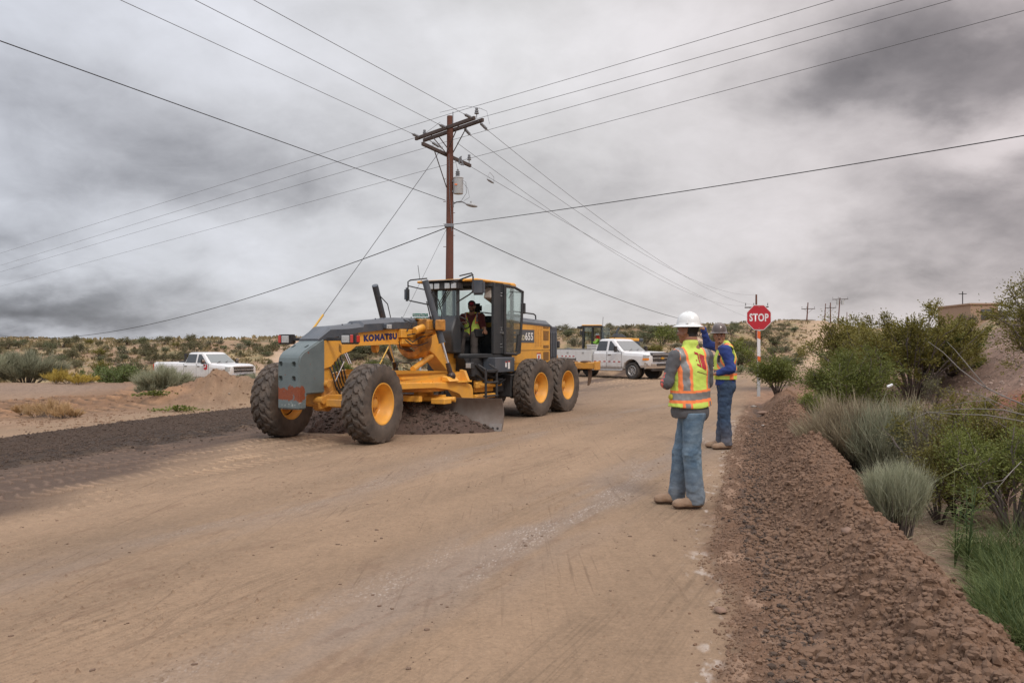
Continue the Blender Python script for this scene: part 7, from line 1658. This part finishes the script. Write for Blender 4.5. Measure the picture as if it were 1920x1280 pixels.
for k, (px, Y, s_) in enumerate([(70, 18.0, 1), (95, 17.6, 1.2), (120, 17.4, .9), (45, 18.5, .8), (140, 17.6, .6), (85, 18.6, .7)]):
    brushy('dry_weed', base_at(px, Y), .32 * s_, .32 * s_, 'dry', 250 + k, ['dry straw tuft second from the left on the sandy verge', 'largest dry orange straw tuft beside the dark soil strip', 'dry straw tuft just right of the largest one', 'leftmost dry straw tuft on the sandy verge', 'rightmost small dry straw tuft on the sandy verge', 'dry straw tuft behind the largest one'][k], 'dry straw tufts on the left', n=700, wd=.008, stems=20, cat='weed', bl=.5)
# ---- right side
woody('creosote_bush', base_at(1457, 19.8), .52, .98, 'green', 300, 'small bright green bush at the foot of the stop sign', nst=18, nleaf=11000, ls=.048, gap=.98, clump=.24)
woody('creosote_bush', base_at(1592, 23.5), 1.2, 1.65, 'olive', 301, 'dark olive bush between the stop sign and the bank', nst=26, nleaf=26000, ls=.062, gap=.95, clump=.20)
woody('creosote_bush', base_at(1540, 20.5), .5, .65, 'olive', 302, 'low dark bush right of the small bush at the stop sign', nst=12, nleaf=3500, ls=.045, gap=.9, clump=.2)
woody('creosote_bush', base_at(1590, 16.0), 1.0, 1.55, 'green', 303, 'bright green bush above the tan brush beside the soil ridge', nst=26, nleaf=26000, ls=.042, gap=.95, clump=.2)
woody('creosote_bush', base_at(1530, 15.0), .34, .60, 'green', 304, 'small round green bush at the left foot of the bright green bush', nst=10, nleaf=2500, ls=.034, gap=.95, clump=.25)
woody('creosote_bush', base_at(1640, 19.5), .9, 1.7, 'olive', 305, 'grey-green bush half hidden between the dark bush and the bank crest', nst=14, nleaf=5000, ls=.045, gap=.9, clump=.18)
T = woody('creosote_bush', base_at(1712, 18.6), 1.5, 1.95, 'olive', 306, 'large wide creosote bush standing on the gravel bank against the sky', nst=36, nleaf=34000, ls=.058, gap=.75, clump=.10, lean=(.02, 0), up=.1, spread=.8)
woody('creosote_bush', base_at(1785, 19.4), 1.0, 1.2, 'green', 307, 'greener right half of the thicket on the gravel bank', nst=24, nleaf=20000, ls=.058, gap=.9, clump=.18)
woody('creosote_bush', base_at(1748, 17.6), .45, .75, 'yell', 308, 'small yellowish bush in front of the large bush on the bank', nst=8, nleaf=900, ls=.04, gap=.5, clump=.12) if False else woody('creosote_bush', base_at(1755, 17.2), .45, .85, 'scrub', 308, 'small yellowish bush in front of the large bush on the bank', nst=8, nleaf=1300, ls=.04, gap=.5, clump=.12)
woody('creosote_bush', base_at(1985, 14.0), 1.3, 2.2, 'olive', 309, 'tall creosote bush at the upper right edge of the view', nst=26, nleaf=24000, ls=.046, gap=.7, clump=.12)
woody('creosote_bush', base_at(1945, 10.2), .8, .8, 'olive', 311, 'dark green bush at the right edge below the red earth patch', nst=18, nleaf=9000, ls=.030, gap=.85, clump=.16)
brushy('rabbitbrush', base_at(1600, 10.2), .62, 1.05, 'tan', 320, 'tan and grey brush leaning over the soil ridge below the green bushes', n=7500, wd=.0065, stems=130, lean=(-.12, 0), bl=.20, bend=.2)
brushy('rabbitbrush', base_at(1665, 9.8), .62, 1.12, 'sage', 321, 'grey-green brush right behind the tan brush', n=7500, wd=.0065, stems=120, bl=.20, bend=.2)
brushy('rabbitbrush', base_at(1700, 11.0), .55, 1.15, 'tan', 322, 'pale brush with bare stalks right of the grey-green brush', n=3500, wd=.006, stems=90, bl=.20, bend=.2)
brushy('sage_tuft', base_at(1683, 6.75), .23, .62, 'sage', 323, 'round pale green tuft standing behind the near end of the soil ridge', n=9000, wd=.0032, stems=90, bl=.32, base=.5, fan=.5)
def near(px, Y, R, pytop, kind, seed, lab, **k):
    l = base_at(px, Y); return woody('creosote_bush', l, R, H_for(pytop, l) * 1.15, kind, seed, lab, **k)
near(1790, 9.2, .62, 775, 'olive', 330, 'sparse olive bush with yellow-green tips in front of the bank', nst=16, nleaf=12000, ls=.026, gap=.6, clump=.12)
near(1740, 8.6, .40, 768, 'scrub', 331, 'yellow-green clump of leaves at the left end of the sparse olive bush', nst=9, nleaf=2200, ls=.024, gap=.5, clump=.14)
near(1875, 8.0, .60, 772, 'olive', 332, 'large dark creosote bush at the right edge of the view beside the soil ridge', nst=22, nleaf=24000, ls=.025, gap=.75, clump=.14)
near(1900, 7.0, .55, 800, 'green', 333, 'bright green creosote bush in front of the large dark one at the right edge', nst=20, nleaf=24000, ls=.024, gap=.9, clump=.16)
near(1800, 7.6, .55, 840, 'olive', 334, 'dark low bush in shade behind the round pale tuft', nst=16, nleaf=12000, ls=.024, gap=.75, clump=.16, twig=BRK)
near(1760, 7.4, .35, 880, 'olive', 335, 'small dark bush touching the right side of the round pale tuft', nst=10, nleaf=3000, ls=.020, gap=.7, clump=.16, twig=BRK)
# long bare branches reaching left
def bare(loc, segs_, label, m=TWIGL, name='bare_branch'):
    T = empty(name, loc, 0, label, 'branch'); b = MB(); o_ = Vector(loc)
    for pts, r in segs_: P = [Vector(px3(*p)) - o_ for p in pts]; r = r * .6; b.tube(P, [r * (1 - .75 * k / (len(P) - 1)) for k in range(len(P))], 6)
    b.done('branches', m, T, 180)
bl_ = base_at(1935, 7.4)
bare(bl_, [([(1935, 765, 7.3), (1880, 742, 7.5), (1840, 722, 7.7), (1800, 692, 7.9), (1768, 660, 8.1), (1740, 640, 8.3)], .013), ([(1850, 727, 7.6), (1815, 685, 7.8), (1790, 655, 8.0), (1775, 640, 8.1)], .008), ([(1930, 780, 7.2), (1880, 768, 7.3), (1830, 766, 7.4), (1780, 768, 7.5), (1745, 775, 7.6)], .012),
           ([(1900, 770, 7.2), (1850, 745, 7.4), (1800, 735, 7.5), (1765, 730, 7.6)], .007), ([(1920, 790, 7.1), (1850, 778, 7.2), (1790, 776, 7.3), (1740, 772, 7.4), (1700, 790, 7.5), (1690, 800, 7.5)], .010), ([(1860, 750, 7.4), (1820, 752, 7.4), (1780, 760, 7.5), (1750, 772, 7.6)], .006), ([(1870, 765, 7.3), (1840, 740, 7.4), (1815, 728, 7.5)], .005), ([(1935, 765, 7.3), (1945, 860, 7.3), (1948, 960, 7.3)], .02)],
     'long bare grey branches reaching left over the bushes at the right edge')
l = base_at(1860, 6.0); bare(l, [([(1915, 865, 6.0), (1880, 900, 6.0), (1850, 905, 5.9), (1830, 925, 5.9)], .005), ([(1900, 880, 6), (1870, 915, 5.9), (1862, 935, 5.9)], .004), ([(1895, 960, 5.9), (1870, 925, 5.9), (1850, 905, 5.9)], .004)], 'forked grey twig in front of the dark bushes low on the right')
l = base_at(1595, 12.6); T = empty('dead_stick', l, 0, 'thick dry stick lying under the tan brush beside the soil ridge', 'stick'); b = MB(); b.tube([(-.22, 0, .04), (0, .02, .05), (.22, .0, .04)], [.018, .024, .020], 7); b.done('stick', mat('weathered wood', (.17, .11, .08), .9, var=.3), T)
# litter of dead stalks between ridge and bushes
rng = np.random.default_rng(77); n = 3600; sr = rng.uniform(1.55, 3.4, n); Yy = rng.uniform(4.2, 14, n); Xx = redge(Yy) + sr; P = np.stack([Xx, Yy, terrain(Xx, Yy)[0] + .01], 1); a = rng.uniform(0, 6.28, n); D = np.stack([np.cos(a), np.sin(a), rng.uniform(-.05, .35, n)], 1)
o = blades('dead_stalks', P, D, rng.uniform(.08, .35, n), .006, LV['tan'], rng, None, .4); tagp(o, 'dead stalks and twigs littering the ground under the bushes on the right', 'twigs', None, 'stuff')
# green grass at the lower right
def grass_clump(loc, r, h, n, seed, label, group=None, wd=.006, kind='grass', name='grass_clump'):
    rng = np.random.default_rng(seed); a = rng.uniform(0, 6.28, n); q = np.sqrt(rng.random(n)) * r * .5; P = np.stack([np.cos(a) * q, np.sin(a) * q, np.zeros(n)], 1); t = rng.uniform(.1, 1.1, n); D = np.stack([np.cos(a) * t, np.sin(a) * t, np.ones(n)], 1)
    T = empty(name, loc, 0, label, 'grass', group); blades('blades', P, D, h * rng.uniform(.5, 1.15, n), wd, LV[kind], rng, T, .45, 5, .25)
    b = MB()
    for k in range(7):
        a_ = rng.uniform(0, 6.28); e = np.array([math.cos(a_) * r * .8, math.sin(a_) * r * .8, h * rng.uniform(.7, 1.1)]); b.tube([(0, 0, 0), e * .5 + np.array([0, 0, .1 * h]), e], [.003, .002, .001], 4)
    b.done('stems', LV[kind], T, 180); return T
GG = [(1860, 5.9, .26, .38), (1875, 5.5, .26, .32), (1915, 5.3, .28, .38), (1880, 5.0, .24, .28), (1925, 4.8, .26, .32), (1880, 4.55, .26, .30), (1930, 4.4, .26, .34), (1910, 4.15, .22, .24), (1950, 4.7, .3, .45), (1838, 6.1, .18, .28), (1940, 5.9, .3, .5), (1960, 4.1, .25, .3)]
for k, (px, Y, r, h) in enumerate(GG): grass_clump(base_at(px, Y), r, h, 620, 400 + k, 'narrow-leaved green weeds at the lower right, ' + ['below the tall green weed', 'second from the left in the back row', 'at the edge behind the seed head', 'at the left foot of the patch', 'right of the left foot clump', 'low on the soil ridge side', 'at the frame edge near the bottom', 'lowest and nearest of all', 'half cut by the frame edge', 'leftmost under the tall weed', 'at the frame edge at the top', 'in the bottom corner'][k], 'green weeds at the lower right', .0055)
def stalk_plant(loc, h, seed, label, kind='grass', nl=70, ls=.14):
    rng = np.random.default_rng(seed); T = empty('leafy_weed', loc, 0, label, 'plant'); b = MB(); P = []; D = []
    for s_ in range(3):
        e = np.array([rng.uniform(-.12, .12), rng.uniform(-.1, .1), h * rng.uniform(.8, 1)]); b.tube([(0, 0, 0), e * .5, e], [.005, .004, .002], 5)
        for k in range(nl // 3): t = rng.uniform(.15, 1.02); a = rng.uniform(0, 6.28); P.append(e * t); D.append([math.cos(a), math.sin(a), rng.uniform(.2, 1.1)])
    b.done('stem', LV[kind], T, 180); blades('leaves', np.array(P), np.array(D), ls, .008, LV[kind], rng, T, .5, 4, .2); return T
stalk_plant(base_at(1812, 5.6), .66, 450, 'tall narrow-leaved green weed rising above the grass at the right'); stalk_plant(base_at(1790, 5.9), .45, 451, 'shorter narrow-leaved weed left of the tall green one')
l = base_at(1790, 6.6); bare(l, [([(1762, 898, 6.4), (1790, 882, 6.35), (1815, 870, 6.3), (1834, 868, 6.3)], .006), ([(1790, 1000, 6.5), (1788, 940, 6.4), (1790, 882, 6.35)], .004)], 'long pale green seed pod curving over the weeds at the right', mat('pale green pod', (.26, .27, .13), .7), 'seed_pod')
l = base_at(1895, 5.5); bare(l, [([(1893, 980, 5.5), (1890, 940, 5.5), (1895, 918, 5.5)], .004), ([(1891, 950, 5.5), (1880, 925, 5.5), (1876, 940, 5.5)], .003), ([(1892, 935, 5.5), (1905, 925, 5.5), (1912, 938, 5.5)], .003), ([(1892, 930, 5.5), (1900, 915, 5.5)], .003)], 'dry pinkish seed head among the green weeds', mat('dry seed head', (.33, .22, .18), .9), 'dry_seed_head')
l = (2.22, 5.95, gz(2.22, 5.95)); bare((0, 0, 0), [], 'x') if False else None
T = empty('dry_sprig', base_at(1550, 5.35), 0, 'tiny dry sprig sticking out of the side of the soil ridge', 'twig'); b = MB()
for dx_, dz_ in ((-.05, .07), (.02, .05), (-.02, .10), (.06, .04)): b.tube([(0, -.05, .02), (dx_, -.06, dz_ + .03)], [.003, .001], 4)
b.done('twigs', LV['tan'], T, 180)
# ---- stones, clods, crumbs
def lumps(name, P, S, m, seed, label, cat, kind='stuff', flat=.7):
    rng = np.random.default_rng(seed); bm = bmesh.new(); bmesh.ops.create_icosphere(bm, subdivisions=1 if len(P) > 3000 else 2, radius=1); bv = np.array([v.co for v in bm.verts]); bf = np.array([[v.index for v in f.verts] for f in bm.faces]); bm.free()
    n = len(P); k = len(bv); j = 1 + .17 * rng.normal(size=(n, k, 1)).clip(-1.5, 1.5); sc = rng.uniform(.7, 1.25, (n, 1, 3)); sc[:, :, 2] *= flat; a = rng.uniform(0, 6.28, n); c, s_ = np.cos(a)[:, None], np.sin(a)[:, None]; q = bv[None] * j * sc; x = q[..., 0] * c - q[..., 1] * s_; y = q[..., 0] * s_ + q[..., 1] * c
    V = np.stack([x, y, q[..., 2]], -1) * np.asarray(S)[:, None, None] + P[:, None, :]; F = (bf[None] + (np.arange(n) * k)[:, None, None]).reshape(-1, 3); o = fast_mesh(name, V.reshape(-1, 3), F, m, len(P) <= 3000); tagp(o, label, cat, None, kind); return o
CLOD = mat('soil clod', (.125, .073, .046), .95, var=.35, vs=9, two=(.185, .112, .070), bump=.6, bs=40); DCL = mat('dark soil clod', (.034, .026, .020), .95, var=.4, vs=6, two=(.085, .056, .039), bump=.5, bs=40)
rng = np.random.default_rng(9); n = 60000; Yy = 2.4 + 15 * rng.random(n) ** 1.7; s_ = rng.uniform(.0, 1.42, n) - .22 * np.maximum(0, fbm(np.zeros(n), Yy / .5, 3, 801) + .1) * (rng.random(n) < .5) - .35 * (rng.random(n) < .025) * rng.random(n); Xx = redge(Yy) + s_ / .93; z_ = terrain(Xx, Yy)[0]; S = (.0045 + .021 * rng.random(n) ** 3.4 + .016 * (rng.random(n) > .985)) * (1 - .45 * (s_ < .25)); P = np.stack([Xx, Yy, z_ + S * .08], 1)
lumps('soil_clods', P, S, CLOD, 10, 'loose soil clods covering the ridge on the right', 'clods', flat=.9)
k = 3600; Yy = 2.5 + 14 * rng.random(k) ** 1.5; s_ = rng.normal(.33, .075, k); Xx = redge(Yy) + s_ / .93; P = np.stack([Xx, Yy, terrain(Xx, Yy)[0] + .008], 1); lumps('dark_clods', P, .005 + .015 * rng.random(k) ** 4, DCL, 11, 'dark damp clods along the furrow at the foot of the soil ridge', 'clods')
k = 9000; Yy = 3.2 + 16 * rng.random(k) ** 1.4; Xx = -6 + rng.random(k) * (redge(Yy) + 6); qq_ = Xx * .9 - Yy * .42; pp_ = Xx * .42 + Yy * .9; cl_ = fbm(qq_ / .28, pp_ / 1.5, 4, 500) > rng.uniform(.0, .55, k); Xx, Yy = Xx[cl_], Yy[cl_]; P = np.stack([Xx, Yy, terrain(Xx, Yy)[0] + .002], 1); lumps('road_crumbs', P, .003 + .012 * rng.random(len(P)) ** 5, mat('road crumb', (.085, .053, .036), .95, var=.4, vs=5, two=(.17, .11, .075)), 12, 'small dark crumbs of soil scattered over the road surface', 'crumbs', flat=.45)
k = 26000; t_ = rng.uniform(-.1, 2.7, k) + .45 * rng.normal(size=k) * (rng.random(k) < .3); Yy = 8.5 + 20 * rng.random(k) ** 1.1; Xx = ledge(Yy) - t_ / .915; P = np.stack([Xx, Yy, terrain(Xx, Yy)[0] + .002], 1); lumps('millings_clods', P, .007 + .020 * rng.random(k) ** 4, DCL, 13, 'black lumps in the dark soil strip on the left', 'clods')
k = 5000; Yy = rng.uniform(7, 26, k); sr = rng.uniform(3.2, 9, k); Xx = redge(Yy) + sr; P = np.stack([Xx, Yy, terrain(Xx, Yy)[0] + .004], 1); lumps('bank_gravel', P, .012 + .035 * rng.random(k) ** 3, mat('bank gravel', (.14, .095, .075), .95, var=.5, vs=1.5, two=(.36, .27, .22)), 14, 'gravel stones covering the bank on the right', 'gravel')
k = 9000; Yy = rng.uniform(15, 30, k); Xx = ledge(Yy) - rng.uniform(2.9, 12, k); ok = fbm(Xx / 1.5, Yy / 1.5, 3, 811) > rng.uniform(-.5, .4, k); Xx, Yy = Xx[ok], Yy[ok]; k = len(Xx); P = np.stack([Xx, Yy, terrain(Xx, Yy)[0] + .004], 1); lumps('sand_lumps', P, .008 + .035 * rng.random(k) ** 4, mat('sandy lump', (.22, .14, .088), .95, var=.4, vs=2), 15, 'small lumps of sand and stone on the sandy ground left of the road', 'lumps')
def stone(px, py, s_, m, label, Y=None, flat=.55, name='stone'):
    l = ray_ground(px, py) if Y is None else base_at(px, Y); o = lumps(name, np.array([[0., 0, 0]]), np.array([s_]), m, int(px), label, 'stone', None, flat); o.location = (l[0], l[1], l[2] + s_ * .2); return o
ST = mat('pale stone', (.36, .31, .27), .85, var=.15, vs=8); SB = mat('brown stone', (.22, .14, .10), .9, var=.3, vs=8)
stone(1633, 648, .09, mat('white stone', (.74, .74, .72), .7, var=.05), 'white stone near the left end of the bank crest', 21.0)
stone(1434, 753, .15, SB, 'flat brown slab lying on the loose soil below the stop sign', 17.5, .3); stone(1413, 728, .07, ST, 'small pale stone left of the brown slab by the stop sign', 20.0); stone(1434, 778, .055, ST, 'thin pale stone below the brown slab by the stop sign', 15.0, .3); stone(1497, 741, .08, SB, 'flat brown stone right of the small bush at the stop sign', 17.0, .3)
stone(292, 741, .22, SB, 'rounded brown rock at the left foot of the sand mound', 23.0); stone(430, 712, .03, ST, 'white pebble on the slope of the sand mound', 21.2); stone(1590, 1015, .06, SB, 'brown clod perched on the near slope of the soil ridge', 5.6); stone(1350, 1148, .035, SB, 'small dark stone on the road near the ridge', None)
b = MB(); l = base_at(1669, 10.4); b.loft([[(x, y, z + h) for x, y in ((-.045, -.015), (.04, -.01), (.045, .015), (-.035, .018))] for z, h in ((0, 0), (.014, .006))]); o = b.done('litter_bag', mat('white plastic', (.72, .72, .74), .4), None, 40); o.location = (l[0], l[1], 1.6 - (724 - 647) / 1500 * 10.4); o.rotation_euler = (.1, -.35, .2); tagp(o, 'scrap of white litter caught in the grey-green brush', 'litter')
# soil heap pushed by the blade
def heap():
    xs = np.linspace(-4.4, .9, 230); ys = np.linspace(-1.6, 1.95, 170); XX, YY = np.meshgrid(xs, ys, indexing='ij')      # grader's local frame
    xb = -2.45 + (1.98 - YY) * .175 + .03; d = XX - xb
    amp = np.interp(YY, [-1.6, -1.0, .2, 1.0, 1.5, 1.85, 1.95], [.50, .62, .56, .40, .22, .06, .0]); run = amp * 1.9 + .12
    h = amp * np.clip(1 - d / run, 0, 1) ** .8 * (d > -.03); h = np.where(d < 0, amp * np.clip(1 + d / .2, 0, 1), h)
    edge = ss(0, .06, h); h = h + edge * (fbm(XX / .22, YY / .22, 4, 601, .6) * .09 + np.maximum(0, fbm(XX / .08, YY / .08, 2, 607)) * .06) - .02 * (1 - edge) * 2
    W0 = GF[0] + XX * _f[0] + YY * _l[0]; W1 = GF[1] + XX * _f[1] + YY * _l[1]; g = terrain(W0, W1)[0]
    V = np.stack([W0, W1, g + h - .012], -1).reshape(-1, 3); nY = len(ys); i = np.arange(len(xs) - 1)[:, None]; j = np.arange(nY - 1)[None, :]; F = np.stack([i * nY + j, (i + 1) * nY + j, (i + 1) * nY + j + 1, i * nY + j + 1], -1).reshape(-1, 4)
    ix = rng.integers(0, len(V), 9000); ix = ix[(h.reshape(-1)[ix] > .03)][:2600]
    keep = (h.reshape(-1)[F] > .0).any(1); F = F[keep]; u_ = np.unique(F); rm = np.zeros(len(V), int); rm[u_] = np.arange(len(u_))
    o = fast_mesh('soil_heap', V[u_], rm[F], mat('blade soil', (.048, .032, .026), .95, var=.4, vs=3, two=(.10, .062, .045), bump=.8, bs=30)); tagp(o, 'heap of dark crumbly soil pushed along by the blade of the grader', 'soil heap')
    c_ = lumps('clods', V[ix], .008 + .03 * rng.random(len(ix)) ** 3, DCL, 21, None, None, 'stuff'); c_.parent = o
heap()
